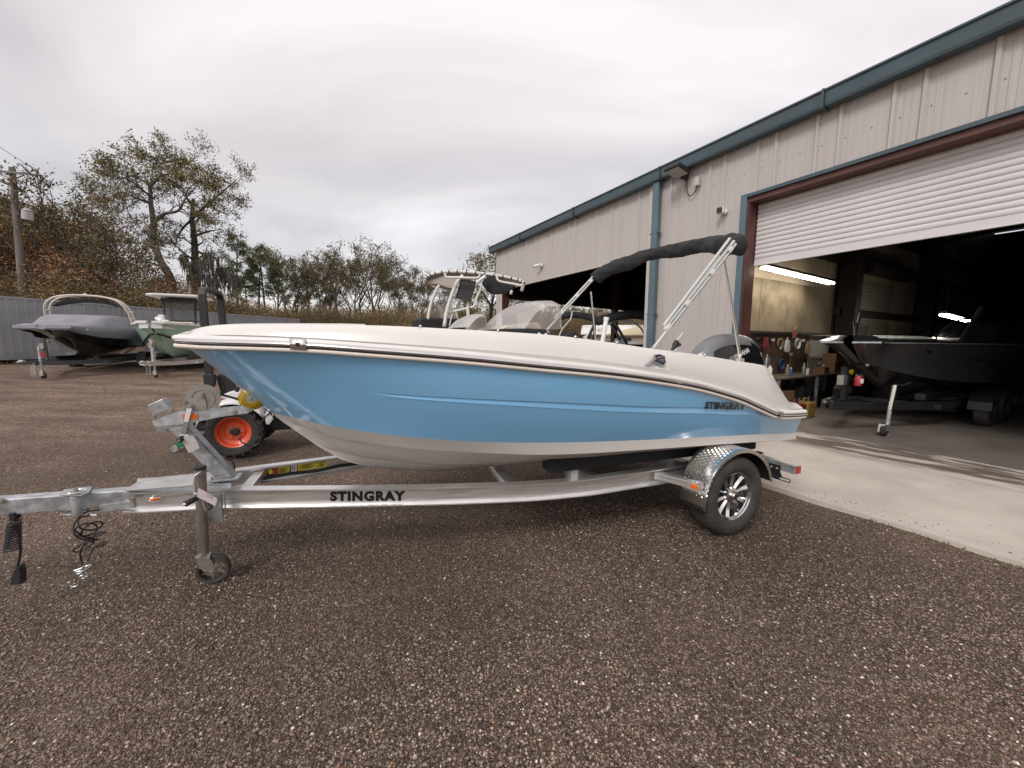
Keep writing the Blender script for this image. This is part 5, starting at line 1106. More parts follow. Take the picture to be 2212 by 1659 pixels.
for y_ in (-.78,): 
    q=MB(); q.box((.35,-.93,1.56),(.1,.05,.03)); q.build('cleat',M['galv'],b1)
q=MB(); q.box2((-.16,-.07,.66),(-.13,.02,.84)); q.build('trailer_tag',M['red'],b1)
# spare wheel strapped on the near side
q=None
# --- teal centre console
p=Vector((-12.35,13.1,0)); p.z=ground_h(p.x,p.y)
yard_trailer(p,erz,'pale aluminium trailer under the teal boat with a tall winch post',6.6,0,post_h=1.22,tandem=True,mt=M['alu'],ax=4.6,tongue=.55)
b2=thing('centre_console_boat','pale teal centre console boat with white hard top and trolling motor','motorboat',p,erz)
M['tealgel']=mat('seafoam_gelcoat',(.47,.70,.59),.25,coat=.6,var=.03,vs=1)
R2=hull(b2,6.6,1.25,1.78,.88,.60,M['tealgel'],M['tealgel'],blunt=.30,rake=.9,flare=.02,sheer=.10,cw=.97)
q=MB(); q.grid([[r[0]+Vector((0,.025,-.035)),r[0]+Vector((0,.03,.03)),Vector((r[0].x+.03,r[0].y*.82,r[0].z+.05)),Vector((r[0].x+.03,r[0].y*.80,r[0].z-.2)),Vector((r[0].x+.03,0,r[0].z-.2))] for r in R2]); q.mirror(1); q.build('gunwale',M['whitep'],b2,auto=40)
for sg in (-1,1):
    q=MB(); q.tube([Vector((r[3].x,sg*(r[3].y+.03),r[3].z-.05)) for r in R2],.035,6); q.build('black_band',M['black'],b2)
    for f in (.3,.62):
        q=MB(); q.tube([Vector((lerp(r[4].x,r[7].x,f),sg*(lerp(r[4].y,r[7].y,f)+.015),lerp(r[4].z,r[7].z,f)-.01)) for r in R2[4:]],.014,5); q.build('strake',M['tealgel'],b2)
q=MB(); q.box2((3.0,-.42,1.5),(3.9,.42,2.02)); q.build('console',M['whitep'],b2,bevel=.05)
q=MB(); q.box2((2.5,-.36,1.5),(3.0,.36,1.98)); q.build('console_seat',mat('tan_cushion',(.45,.32,.19),.6),b2,bevel=.04)
for sg in (-1,1):
    q=MB(); q.tube([(3.05,sg*.50,1.95),(3.2,sg*.50,2.7),(3.15,sg*.55,2.98)],.045,6); q.build('hard_top_leg',M['black'],b2); q=MB(); q.tube([(4.0,sg*.50,1.8),(3.95,sg*.52,2.98)],.045,6); q.build('hard_top_leg',M['black'],b2)
q=MB(); q.prism([(3.04,-.48,2.02),(3.04,.48,2.02),(3.18,.47,2.84),(3.18,-.47,2.84)],(.02,0,0)); q.build('windscreen',mat('smoked_acrylic',(.10,.10,.10),.08,alpha=.45),b2)
q=MB(); q.prism([(3.0,-.55,2.84),(3.0,.55,2.84),(3.05,.55,2.96),(3.05,-.55,2.96)],(.9,0,0)); q.build('electronics_box',M['black'],b2)
def rrect(hx,hy,r_,n=6): 
    o=[]
    for cx_,cy_,a0 in ((hx-r_,hy-r_,0),(-hx+r_,hy-r_,90),(-hx+r_,-hy+r_,180),(hx-r_,-hy+r_,270)):
        for k in range(n+1): a=R(a0+90*k/n); o.append((cx_+r_*math.cos(a),cy_+r_*math.sin(a)))
    return o
q=MB(); q.prism([(3.5+x,y,3.0+.05*(1-(y/1.05)**2)) for x,y in rrect(.95,.93,.3)],(0,0,.07)); q.build('hard_top',M['whitep'],b2,bevel=.02)
q=MB(); q.tube([(.7,-.1,1.98),(1.5,.25,2.08)],[.075,.07],12); q.sphere((.72,-.1,1.98),.08,10,6); q.build('trolling_motor',M['whitep'],b2,smooth=True)
q=MB(); q.box2((.65,-.32,1.88),(1.25,-.12,2.0)); q.build('motor_mount',M['whitep'],b2,bevel=.03); q=MB(); q.box2((1.1,-.05,2.0),(1.3,.1,2.2)); q.build('motor_head',M['whitep'],b2,bevel=.02)
q=MB(); q.cyl((.7,-.35,1.98),(1.4,-1.1,2.0),.02,8); q.build('motor_shaft',M['black'],b2)
# sign board on the far container
M['signw']=mat('white_sign_board',(.72,.71,.69),.5)
# board tied to the container side, its dark mark half hidden
sp=[DP(x,y,21.6) for x,y in [(328,678),(360,681),(360,699),(328,697)]]
sgn=MB(); o_=sp[0].copy(); dd=Vector((cd.y,-cd.x,0))
sgn.prism([v-o_ for v in sp],-dd*.03); so_=sgn.build('sign_board',M['signw'],loc=o_); tag(so_,'small white sign board against the container left of the teal boat console','sign')
q=MB(); q.tube([DP(335+10*math.cos(a)+6,697-8*math.sin(a)-0,21.5)-o_ for a in [k*math.pi/12 for k in range(13)]],.03,5); q.build('round_mark',M['navy'],so_)
# ------------------------------------------------------------------ centre console with a canvas T-top behind the blue boat
to=Vector((-1.45,8.7,ground_h(-1.45,8.7))); trz=R(28)
b3=thing('t_top_boat','white boat with a laced canvas T-top and clear curtains behind the blue bow','motorboat',to,trz)
hull(b3,5.6,1.15,1.42,.85,.55,M['white'],M['white'],rake=.8,sheer=.1)
yard_trailer(to+Vector((0,0,0)),trz,'trailer hidden under the T-top boat behind the blue hull',5.6,0,grp='boat trailers behind the blue boat')
# its frame is set out in the vertical plane through the top
TY=9.0
def T3(x,y,dY=0): 
    a,b_=cx4(x,y); v=DP(a,b_,TY+dY)-to; c,s=math.cos(-trz),math.sin(-trz); return Vector((v.x*c-v.y*s,v.x*s+v.y*c,v.z))
M['lace']=mat('white_tube_paint',(.74,.72,.69),.3,coat=.3)
near=[(150,412),(160,385),(200,362),(280,345),(380,340),(500,346),(620,358),(740,375),(850,398),(915,418),(935,440)]
nr=[T3(x,y,-.55+.0004*x) for x,y in near]; fr_=[T3(x,y,.9) for x,y in [(170,430),(200,412),(320,398),(480,392),(640,400),(800,418),(905,440)]]
q=MB(); loop=spline(nr+fr_[::-1],5); q.tube(loop,.034,8,closed=True); q.build('top_rim',M['lace'],b3,smooth=True)
q=MB(); 
for i in range(3,52,3): 
    if i<len(loop)-1:
        d=(loop[i+1]-loop[i-1]).normalized(); q.tube([loop[i]-d*.012,loop[i]+d*.012],.038,10,cap=True)
q.build('lacing',M['black'],b3,kind='stuff')
q=MB(); nn=spline(nr,4); ff=spline(fr_,4); m_=24
q.grid([[ (nn[int(k/m_*(len(nn)-1))].lerp(ff[int(k/m_*(len(ff)-1))],f)+Vector((0,0,.03*math.sin(math.pi*f)))) for f in (0,.25,.5,.75,1)] for k in range(m_+1)]); q.build('canvas_top',mat('cream_canvas',(.45,.40,.34),.85,var=.1),b3,smooth=True)
def pipe(nm,pts,r_,dY=0,m=None): q=MB(); q.tube(spline([T3(x,y,dY) for x,y in pts],5),r_,10); return q.build(nm,m or M['lace'],b3,smooth=True)
pipe('front_leg',[(165,775),(175,690),(200,580),(240,480),(275,430)],.036,-.35); pipe('front_leg',[(300,780),(320,660),(355,540),(400,430),(450,370)],.042,-.6)
pipe('rear_leg',[(375,780),(400,640),(440,560),(540,480)],.036,.4); pipe('rear_leg',[(490,700),(490,600),(520,500),(560,430),(630,375)],.040,-.5)
pipe('side_rail',[(300,680),(400,650),(495,628)],.028,-.5); pipe('grab_rail',[(505,625),(540,610),(560,540),(590,470),(575,440)],.026,-.6)
pipe('rocket_rail',[(305,355),(320,385),(420,388),(560,390),(585,365)],.024,-.8); pipe('rocket_rail',[(715,380),(735,415),(830,435),(905,450),(925,440)],.024,-.8)
pipe('rod_holder',[(925,445),(912,495)],.034,-.7); pipe('rod_holder',[(835,490),(826,520)],.03,-.5)
pipe('brace',[(340,770),(360,700),(385,650),(410,720)],.018,-.2)
q=MB(); q.add([T3(x,y,-.62) for x,y in [(432,402),(550,425),(505,583),(395,545)]],[(0,1,2,3)]); q.build('mesh_bag',mat('dark_mesh',(.05,.045,.045),.8,alpha=.85),b3,solid=.01)
q=MB(); q.tube([T3(x,y,-.63) for x,y in [(432,402),(550,425),(505,583),(395,545)]],.012,6,closed=True); q.build('bag_edge',M['black'],b3)
q=MB(); pl_=[(590,430),(640,385),(760,400),(880,445),(850,480),(790,518),(700,522),(640,500)]
q.prism([T3(x,y,-.3) for x,y in pl_],T3(600,400,.5)-T3(600,400,-.3)); q.build('life_jacket_bag',M['fabric'],b3,bevel=.05)
q=MB(); q.grid([[T3(lerp(a[0],b_[0],f),lerp(a[1],b_[1],f),-.15+.25*math.sin(f*3)) for f in [k/6 for k in range(7)]] for a,b_ in (((190,760),(340,790)),((205,680),(355,690)),((225,600),(375,590)),((270,565),(330,555)))]); q.build('clear_curtain',M['film'],b3,smooth=True)
q=MB(); q.box(T3(270,790,.1),(1.2,.7,.45)); q.build('console',M['black'],b3,bevel=.06)
q=MB(); q.prism([T3(x,y,-.4) for x,y in [(150,425),(200,400),(300,372),(430,375),(400,480),(330,470),(250,440),(180,440)]],(0,.3,0)); q.build('rolled_curtain',bpy.data.materials['cream_canvas'],b3,bevel=.02)
# ------------------------------------------------------------------ tow boat with black towers inside the open bay
bo=Vector((3.2,13.2,ground_h(3.2,13.2))); brz=R(15)
b4=thing('bay_tow_boat','grey tow boat with black bimini and tower parked inside the open bay','motorboat',bo-Vector((1.6,.3,0)),brz)
hull(b4,6.4,1.2,1.55,.95,.6,mat('grey_gelcoat',(.16,.16,.17),.25,coat=.6),M['blackgel'],blunt=.4,rake=.8)
yard_trailer(bo-Vector((1.6,.3,0)),brz,'dark trailer under the grey tow boat inside the open bay',6,0,grp='boat trailers in the bay',mt=M['blackmetal'])
def V4(x,y,Y=12.2):
    a,b_=cx4(x,y); v=DP(a,b_,Y)-(bo-Vector((1.6,.3,0))); c,s=math.cos(-brz),math.sin(-brz); return Vector((v.x*c-v.y*s,v.x*s+v.y*c,v.z))
def rod4(nm,pts,r_,m=None,Y=12.2): q=MB(); q.tube(spline([V4(x,y,Y) for x,y in pts],4),r_,8); return q.build(nm,m or M['blackmetal'],b4,smooth=True)
q=MB(); q.tube(spline([V4(*p_) for p_ in [(1205,712),(1250,690),(1330,684),(1420,694),(1500,720),(1515,735)]],4),.10,10); q.build('bimini_boot',M['fabric'],b4,smooth=True)
q=MB(); q.tube(spline([V4(*p_) for p_ in [(1510,735),(1580,715),(1700,690),(1800,680),(1900,690)]],4),.14,10); q.build('bimini_boot',M['fabric'],b4,smooth=True)
rod4('tower_leg',[(1615,750),(1660,820),(1690,880)],.045); rod4('tower_leg',[(1650,745),(1700,830),(1745,910)],.045)
rod4('tower_hoop',[(1600,755),(1680,725),(1780,735),(1850,780),(1880,830)],.03,M['galv']); rod4('tower_hoop',[(1610,745),(1720,705),(1820,700),(1870,740),(1890,800)],.03,M['galv'])
rod4('tower_leg',[(1500,740),(1470,800),(1440,870)],.05); rod4('tower_leg',[(1490,760),(1490,820),(1475,880)],.04)
q=MB(); q.prism([V4(*p_) for p_ in [(1680,870),(1730,870),(1760,918),(1665,905)]],(0,.2,0)); q.build('tower_foot',M['galv'],b4)
q=MB(); q.prism([V4(*p_) for p_ in [(1240,855),(1290,820),(1330,815),(1400,872)]],(0,.8,0)); q.build('seat_back',M['black'],b4,bevel=.03)
q=MB(); q.prism([V4(*p_) for p_ in [(1750,900),(1890,890),(1890,920),(1750,918)]],(0,.8,0)); q.build('engine_hatch',M['whitep'],b4,bevel=.02)
q=MB(); q.prism([V4(*p_) for p_ in [(1395,860),(1430,835),(1450,850),(1420,885)]],(0,.05,0)); q.build('mirror',M['chrome'],b4)
# low tan building far beyond the bay
fb=thing('tan_building','low tan metal building with a white roof seen far through the bay','building',DP(1330,726,38),R(-12)); fb.location.z=0
q=MB(); q.box2((-3,0,0),(9,7,2.4)); q.build('wall',mat('tan_siding',(.42,.34,.26),.6,var=.08,stretch=(6,6,.2)),fb)
q=MB(); q.prism([(-3.4,-.5,2.3),(9.4,-.5,2.3),(9.4,3.5,3.3),(-3.4,3.5,3.3)],(0,0,.1)); q.build('roof',M['whitep'],fb)
q=MB(); q.box2((.5,-.03,.0),(1.5,.0,2.0)); q.build('door',M['dark'],fb)
for x_ in (3,5.5):
    f_=MB(); f_.box2((x_,-.04,1.0),(x_+1.1,0,1.9)); wf=f_.build('window',M['whitep'],fb); f_=MB(); f_.box2((x_+.08,-.05,1.08),(x_+1.02,-.041,1.82)); f_.build('pane',M['navy'],wf)
fb2=thing('yellow_canopy','pale yellow pitched canopy roof beyond the bay at its right edge','canopy',DP(1385,735,24),R(-12)); fb2.location.z=ground_h(fb2.location.x,fb2.location.y)
q=MB(); q.prism([(-2.2,0,2.0),(2.4,0,2.0),(2.4,1.8,2.7)],(0,.05,.0)); q.prism([(-2.2,0,2.0),(2.4,-.2,1.98),(2.6,1.6,2.55),(-.2,1.6,2.55)],(0,0,.05)); q.build('canopy_roof',mat('pale_yellow_canvas',(.60,.53,.36),.8),fb2)
for x_,y_ in ((-2,0),(2.2,0),(2.2,1.5)):
    q=MB(); q.cyl((x_,y_,0),(x_,y_,2.1),.03,8); q.build('leg',M['galv'],fb2)
# dark vehicle beyond the bow, only its roof showing over the deck
vp=DP(905,706,17); sv=thing('parked_suv','dark parked car whose roof just shows over the white deck','car',(vp.x,vp.y,ground_h(vp.x,vp.y)),R(5))
q=MB(); P_=[(-2.3,.5),(-2.3,.95),(-1.4,1.05),(-.8,1.62),(.2,1.72),(1.6,1.66),(2.2,1.1),(2.3,.5)]; q.prism([(x_,-.9,z) for x_,z in P_],(0,1.8,0)); q.build('body',M['blackgel'],sv,bevel=.08)
for x_ in (-1.4,1.4):
    for sg in (-1,1): simple_wheel(sv,(x_,sg*.85,.34))
q=MB(); q.prism([(-1.2,-.91,1.12),(-.75,-.91,1.55),(1.5,-.91,1.58),(1.9,-.91,1.12)],(0,.01,0)); q.build('side_window',M['navy'],sv)
# ------------------------------------------------------------------ trees
def leaf_mat():
    m=bpy.data.materials.new('leaves'); m.use_nodes=True; t=m.node_tree; b=t.nodes['Principled BSDF']
    a=t.nodes.new('ShaderNodeAttribute'); a.attribute_name='tone'; t.links.new(a.outputs['Color'],b.inputs['Base Color']); b.inputs['Roughness'].default_value=.75; b.inputs['Specular IOR Level'].default_value=.2; return m
LM=leaf_mat()
BK={'grey':mat('grey_bark',(.115,.095,.080),.9,var=.35,vs=3,stretch=(1,1,.3),bump=.4,bs=12),'dark':mat('dark_bark',(.060,.048,.040),.9,var=.35,vs=3,bump=.4,bs=12),'moss':mat('moss_strands',(.115,.10,.09),.95,var=.3,vs=2)}
class Tree:
    def __init__(s,seed): s.r=random.Random(seed); s.seg=[]; s.tips=[]
    def limb(s,p,d,L,r_,depth,bend=.25,up=.12,spread=.75,ratio=.68,n=3,kids=(2,3)):
        rd=s.r; p=Vector(p); d=Vector(d).normalized(); st=max(2,int(2+L*.8)) if depth>1 else 2
        for i in range(st):
            d=(d+Vector((rd.gauss(0,1),rd.gauss(0,1),rd.gauss(0,1)))*bend*.35+Vector((0,0,up))).normalized(); q_=p+d*(L/st); r2=r_*(1-.38*(i+1)/st)
            s.seg.append((p.copy(),q_.copy(),r_*(1-.38*i/st),r2)); 
            if depth>0 and i>=st*.35:
                if rd.random()<.75:
                    a=d.orthogonal().normalized(); a=Matrix.Rotation(rd.random()*6.283,3,d)@a; s.limb(q_,(d*(1-spread*.6)+a*spread).normalized(),L*ratio*rd.uniform(.6,1),r2*.55,depth-1,bend,up,spread,ratio)
            p=q_
            if depth<=1: s.tips.append((p.copy(),L))
        if depth>0:
            for k in range(rd.randint(*kids)):
                a=d.orthogonal().normalized(); a=Matrix.Rotation(rd.random()*6.283,3,d)@a
                s.limb(p,(d*(1-spread*.5)+a*spread*rd.uniform(.5,1)).normalized(),L*ratio*rd.uniform(.7,1.05),r2*.7,depth-1,bend,up,spread,ratio)
    def wood(s,name,m,par=None,minr=.006):
        V=[];F=[]
        for a,b_,ra,rb_ in s.seg:
            ra=max(ra,minr); rb_=max(rb_,minr); n=6 if ra>.06 else 3; d=(b_-a)
            if d.length<1e-5: continue
            d.normalize(); u=d.orthogonal().normalized(); v=d.cross(u); o=len(V)
            for P_,r_ in ((a,ra),(b_+d*ra*.3,rb_)):
                for k in range(n): an=2*math.pi*k/n; V.append(P_+(u*math.cos(an)+v*math.sin(an))*r_)
            for k in range(n): F.append((o+k,o+(k+1)%n,o+n+(k+1)%n,o+n+k))
        q=MB(); q.v=[tuple(x) for x in V]; q.f=F; q.m=[0]*len(F); return q.build(name,m,par,recalc=False,smooth=True)
def leaves(name,tips,per,rad,size,pal,seed=1,par=None,zmin=None,droop=0.,flat=.5):
    g=np.random.default_rng(seed); P=np.array([tuple(t[0]) for t in tips]); P=np.repeat(P,per,0); n=len(P)
    off=g.normal(size=(n,3))*rad; off[:,2]*=.75; P=P+off; P[:,2]-=droop*g.random(n)
    sz=size*(.5+g.random(n)); u=g.normal(size=(n,3)); u/=np.linalg.norm(u,axis=1)[:,None]; w_=g.normal(size=(n,3)); v=np.cross(u,w_); v/=np.linalg.norm(v,axis=1)[:,None]
    a=P+u*sz[:,None]; b_=P+v*sz[:,None]*flat; c=P-u*sz[:,None]; d=P-v*sz[:,None]*flat
    V=np.stack([a,b_,c,d],1).reshape(-1,3); F=np.arange(n*4).reshape(-1,4)
    me=bpy.data.meshes.new(name); me.vertices.add(len(V)); me.vertices.foreach_set('co',V.ravel()); me.loops.add(F.size); me.loops.foreach_set('vertex_index',F.ravel()); me.polygons.add(n); me.polygons.foreach_set('loop_start',np.arange(n)*4); me.update(calc_edges=True)
    pal=np.array(pal); k=g.integers(0,len(pal),n); tipk=np.repeat(g.integers(0,len(pal),len(tips)),per); k=np.where(g.random(n)<.6,tipk,k); c=pal[k]*(.7+.6*g.random((n,1)))
    at=me.color_attributes.new('tone','FLOAT_COLOR','POINT'); at.data.foreach_set('color',np.concatenate([np.repeat(c,4,0),np.ones((n*4,1))],1).ravel())
    me.materials.append(LM); o=bpy.data.objects.new(name,me); COL.objects.link(o)
    if par: o.parent=par
    return o
RUS=[(0.295,0.154,0.084),(0.372,0.198,0.110),(0.230,0.135,0.079),(0.186,0.135,0.070),(0.274,0.208,0.131),(0.438,0.251,0.143)]
OLV=[(0.163,0.147,0.050),(0.209,0.186,0.065),(0.132,0.121,0.046),(0.248,0.202,0.085),(0.186,0.132,0.054)]
PIN=[(0.060,0.087,0.030),(0.083,0.112,0.039),(0.112,0.128,0.048),(0.048,0.068,0.027)]
BAR=[(0.192,0.168,0.088),(0.160,0.136,0.072),(0.224,0.176,0.096),(0.136,0.128,0.056)]
def mk(kind,seed,H):
    """one tree standing at the origin, as an Empty with trunk and crown"""
    names={'russet':'oak_tree','olive':'hardwood_tree','pine':'pine_tree','bare':'sparse_tree','shrub':'shrub'}
    t=thing(names[kind],'tree','tree'); T=Tree(seed)
    if kind=='russet':
        T.limb((0,0,-.3),(0,0,1),H*.34,H*.020,4,bend=.3,up=.07,spread=.85,ratio=.68); sc=1
        T.wood('trunk',BK['grey'],t,.012); leaves('crown',T.tips,9,H*.042,H*.0062,RUS,seed,t,droop=.3)
    elif kind=='olive':
        T.limb((0,0,-.3),(0,0,1),H*.38,H*.02,4,bend=.3,up=.08,spread=.75,ratio=.66); T.wood('trunk',BK['dark'],t,.012); leaves('crown',T.tips,7,H*.03,H*.008,OLV,seed,t)
    elif kind=='pine':
        rd=T.r; p=Vector((0,0,-.3)); d=Vector((rd.gauss(0,.02),rd.gauss(0,.02),1)); n=14
        for i in range(n):
            q_=p+d*(H/n); T.seg.append((p.copy(),q_.copy(),H*.014*(1-i/n)+.03,H*.014*(1-(i+1)/n)+.03)); p=q_; d=(d+Vector((rd.gauss(0,.03),rd.gauss(0,.03),0))).normalized()
            if i>=n*.45 or (i>n*.25 and rd.random()<.4):
                for k in range(rd.randint(2,4)):
                    a=rd.random()*6.283; L=H*.17*(1.25-i/n)*rd.uniform(.6,1.1); T.limb(p,(math.cos(a),math.sin(a),rd.uniform(-.05,.35)),L,.045,2,bend=.3,up=.10,spread=.6,ratio=.55,kids=(2,3))
        T.tips.append((p.copy(),1)); T.wood('trunk',BK['dark'],t,.012); leaves('crown',T.tips,12,H*.017,H*.007,PIN,seed,t,flat=.35)
    elif kind=='bare':
        T.limb((0,0,-.3),(0,0,1),H*.42,H*.013,4,bend=.22,up=.14,spread=.6,ratio=.62); T.wood('trunk',BK['grey'],t,.015); leaves('crown',T.tips,4,H*.02,H*.0065,BAR,seed,t)
    elif kind=='shrub':
        for k in range(7):
            a=T.r.random()*6.283; T.limb((math.cos(a)*.3,math.sin(a)*.3,-.2),(math.cos(a)*.5,math.sin(a)*.5,1),H*.4,H*.012,3,bend=.4,up=.05,spread=.8,ratio=.7)
        T.wood('trunk',BK['grey'],t,.012); leaves('crown',T.tips,15,H*.05,H*.0068,BAR+RUS[:3]+OLV[:2],seed,t)
    zm=max(np.percentile([v.co.z for v in ch.data.vertices],99.3) for ch in t.children); t['grown']=float(zm); return t
_proto={}
def plant(kind,x,y,H,label,grp,seed,sc=(1,1),cat='tree'):
    """x: picture column, y: forward distance"""
    key=(kind,seed)
    if key not in _proto: o=mk(kind,seed,10.0); _proto[key]=o
    else: o=copy_tree(_proto[key])
    p=DP(x,730,y); o.location=(p.x,p.y,ground_h(p.x,p.y)); s=H/_proto[key]['grown']; o.scale=(s*sc[0],s*sc[0],s*sc[1]); o.rotation_euler=(0,0,random.random()*6.28); tag(o,label,cat,grp); return o
ORD='first second third fourth fifth sixth seventh eighth ninth tenth eleventh twelfth thirteenth fourteenth fifteenth sixteenth seventeenth eighteenth nineteenth twentieth twenty-first twenty-second twenty-third twenty-fourth twenty-fifth twenty-sixth twenty-seventh twenty-eighth twenty-ninth thirtieth thirty-first thirty-second thirty-third thirty-fourth thirty-fifth thirty-sixth thirty-seventh thirty-eighth thirty-ninth fortieth'.split()
def order_labels(grp,what,where):
    L=[o for o in COL.objects if o.parent is None and o.get('group')==grp]; L.sort(key=lambda o:o.location.x/o.location.y)
    for i,o in enumerate(L): o['label']=f"{ORD[i]} {what} from the left {where}"
def topH(py,Y,px=500): return DP(px,py,Y).z-.8
# russet oaks behind the containers at the left
gr1='brown leaved oaks beyond the grey containers'
for i,(x,Y,top,sd) in enumerate([(-90,27,450,1),(-20,27,475,2),(48,28,465,3),(120,26,450,1),(170,28,440,2),(225,27,470,3),(270,27,500,1),(98,33,430,3),(318,28,560,2),(-30,35,450,1),(375,30,590,3),(200,33,450,1),(20,26,490,3),(150,25,520,2),(90,25,500,1),(240,25,540,1)]):
    plant('russet',x,Y,topH(top,Y,x),'brown leaved oak beyond the grey containers at the left',gr1,sd,(1.0,1.0))
gr2='tangled shrubs above the container roofs'
for i,(x,Y,top,sd) in enumerate([(10,24,600,1),(80,24,590,2),(160,24,590,1),(225,24.5,600,2),(285,25,600,1),(345,27,610,2),(400,29,615,1),(455,31,625,2),(500,36,650,1),(-60,23,590,2)]):
    plant('shrub',x,Y,topH(top,Y,x),'tangled brown shrub just above the container roofs',gr2,sd,(1.35,1.0),'shrub')
gr6='bare grey trees among the brown oaks'
for i,(x,Y,top,sd) in enumerate([(95,24,400,1),(150,25,420,2),(190,24,430,3),(235,25,470,1),(75,26,450,3),(265,24,520,2),(205,24,560,3),(30,25,500,2)]):
    plant('bare',x,Y,topH(top,Y,x),'',gr6,sd,(1.2,1.0))
order_labels(gr6,'bare grey twigged tree','among the brown oaks')
gr3='tall pines right of the container end'
for i,(x,Y,top,sd) in enumerate([(520,50,505,1),(556,54,530,2),(577,52,545,1),(602,60,560,2),(536,62,570,1),(700,70,590,2),(715,64,600,1),(640,66,590,2)]):
    plant('pine',x,Y,topH(top,Y,x),'tall thin pine right of the big leaning tree',gr3,sd,(1.0,1.0))
gr4='thin half bare trees along the far edge of the yard'
for i,(x,Y,top,sd) in enumerate([(625,52,530,1),(655,56,545,2),(690,60,570,3),(740,52,528,2),(770,55,540,1),(800,56,525,3),(830,60,545,2),(865,58,585,1),(890,62,580,3),(720,66,580,1),(675,68,590,2),(915,62,605,2),(845,70,600,3),(780,70,560,1),(1000,52,580,2),(960,60,600,1),(1240,50,650,1),(1290,52,655,2),(1330,56,660,3),(1375,54,668,1),(1200,46,640,3),(1265,44,660,2),(1170,40,610,1),(610,60,570,3),(640,58,575,2),(672,63,560,1),(708,58,575,3),(728,62,560,2),(757,60,565,1),(790,64,550,2),(815,66,560,1),(852,64,570,3),(878,66,590,1),(930,58,600,2),(945,64,590,3)]):
    plant('bare',x,Y,topH(top,Y,x),'thin half bare tree along the far edge of the yard',gr4,sd,(1.1,1.0))
gr5='olive undergrowth below the far trees'
for i,x in enumerate(range(470,1480,42)):
    Y=40+(i*37%14); plant('shrub',x,Y,topH(655+(i*29%24),Y,x),'olive undergrowth below the far trees',gr5,1+i%2,(1.5,1.0),'shrub')
for i,(x,Y,top) in enumerate([(1055,34,535),(1020,36,600),(1090,33,590),(1130,36,640)]):
    plant('olive',x,Y,topH(top,Y,x),'green crowned tree behind the left corner of the workshop','trees behind the workshop corner',1+i%2,(.95,1.0))
order_labels(gr1,'brown leaved oak','beyond the grey containers'); order_labels(gr2,'tangled brown shrub','above the container roofs'); order_labels(gr3,'tall thin pine','beyond the container end')
order_labels(gr4,'thin half bare tree','along the far yard edge'); order_labels(gr5,'clump of olive undergrowth','below the far trees'); order_labels('trees behind the workshop corner','green crowned tree','behind the workshop corner')
# the big leaning tree and the moss hung trunk beside it
def limb_tree(name,label,limbs,bark,pal,seed,per,Y0,sub_n=9,sub_L=2.2,lr=.5,ls=.16,moss=False,dep=2):
    base=DP(*limbs[0][0][0][:2],Y0); base=Vector((base.x,base.y,ground_h(base.x,base.y))); t=thing(name,label,'tree',base); T=Tree(seed); rd=T.r
    for pts,r0,r1,nsub in limbs:
        P=[DP(x,y,Y0+dy)-base for x,y,dy in pts]; S_=spline(P,4); n=len(S_)
        for i in range(n-1): T.seg.append((S_[i],S_[i+1],lerp(r0,r1,i/(n-1)),lerp(r0,r1,(i+1)/(n-1))))
        for k in range(nsub):
            i=int(rd.uniform(.30,1)*(n-1)); d=(S_[min(i+1,n-1)]-S_[max(i-1,0)]).normalized(); a=d.orthogonal().normalized(); a=Matrix.Rotation(rd.random()*6.283,3,d)@a
            T.limb(S_[i],(d*.5+a*.8+Vector((0,0,.15))).normalized(),sub_L*rd.uniform(.5,1.1),lerp(r0,r1,i/n)*.35,dep,bend=.35,up=.06,spread=.75,ratio=.65)
    T.wood('trunk',bark,t,.013); 
    if per: leaves('crown',T.tips,per,lr,ls,pal,seed,t,flat=.45)
    if moss:
        g=random.Random(3); q=MB()
        for P_,L_2 in T.tips+[(s_[0],1) for s_ in T.seg if s_[2]>.08]:
            if P_.z<7.8 and g.random()<.5:
                for _k in range(3):
                    o=P_+Vector((g.gauss(0,.15),g.gauss(0,.15),0)); L=g.uniform(.5,1.9); w_=g.uniform(.02,.06); dx=g.gauss(0,.1)
                    q.add([o+Vector((-w_,0,0)),o+Vector((w_,0,0)),o+Vector((w_*.8+dx,.02,-L*.6)),o+Vector((dx*1.4,0,-L))],[(0,1,2,3)])
        q.build('hanging_moss',BK['moss'],t,recalc=False,kind='stuff')
    return t
big=[([(372,640,0),(368,600,0),(345,560,0),(333,520,0),(332,480,0)],.27,.20,5),
 ([(332,485,0),(326,440,0),(322,400,.5),(300,385,1),(280,362,1)],.18,.04,17),([(322,405,.5),(343,382,-.5),(348,358,0),(335,338,0)],.10,.03,14),
 ([(332,480,0),(355,462,0),(385,455,-1),(400,430,-1),(430,395,0)],.15,.03,17),([(345,382,0),(378,370,1),(400,362,1)],.07,.02,11),([(326,440,0),(295,428,-1),(262,415,-1),(238,425,0)],.10,.02,15),
 ([(300,375,1),(262,385,1),(238,378,0),(222,374,0)],.07,.02,11),([(326,425,0),(275,385,-2),(255,392,-2)],.07,.02,11),([(360,350,1),(400,345,2),(435,370,2),(450,395,2)],.07,.02,12),([(305,430,2),(275,448,2),(250,462,2)],.06,.02,10)]
limb_tree('leaning_tree','large olive crowned tree leaning left above the covered boats',big,BK['grey'],OLV,5,4,30,sub_L=1.35,lr=.20,ls=.075)
mossy=[([(425,640,1),(422,580,1),(420,520,1),(415,470,1),(418,430,1)],.33,.09,9),([(418,470,1),(450,440,1),(480,415,1),(512,388,0)],.12,.03,14),([(420,510,1),(450,500,1),(478,495,1)],.10,.03,10),([(420,540,1),(455,560,1),(462,600,1)],.12,.05,10),([(417,450,1),(402,420,1),(420,395,1)],.09,.03,14),([(418,470,1),(390,500,1),(375,540,1)],.10,.03,12),([(450,440,1),(470,455,1),(495,465,1)],.08,.03,14)]
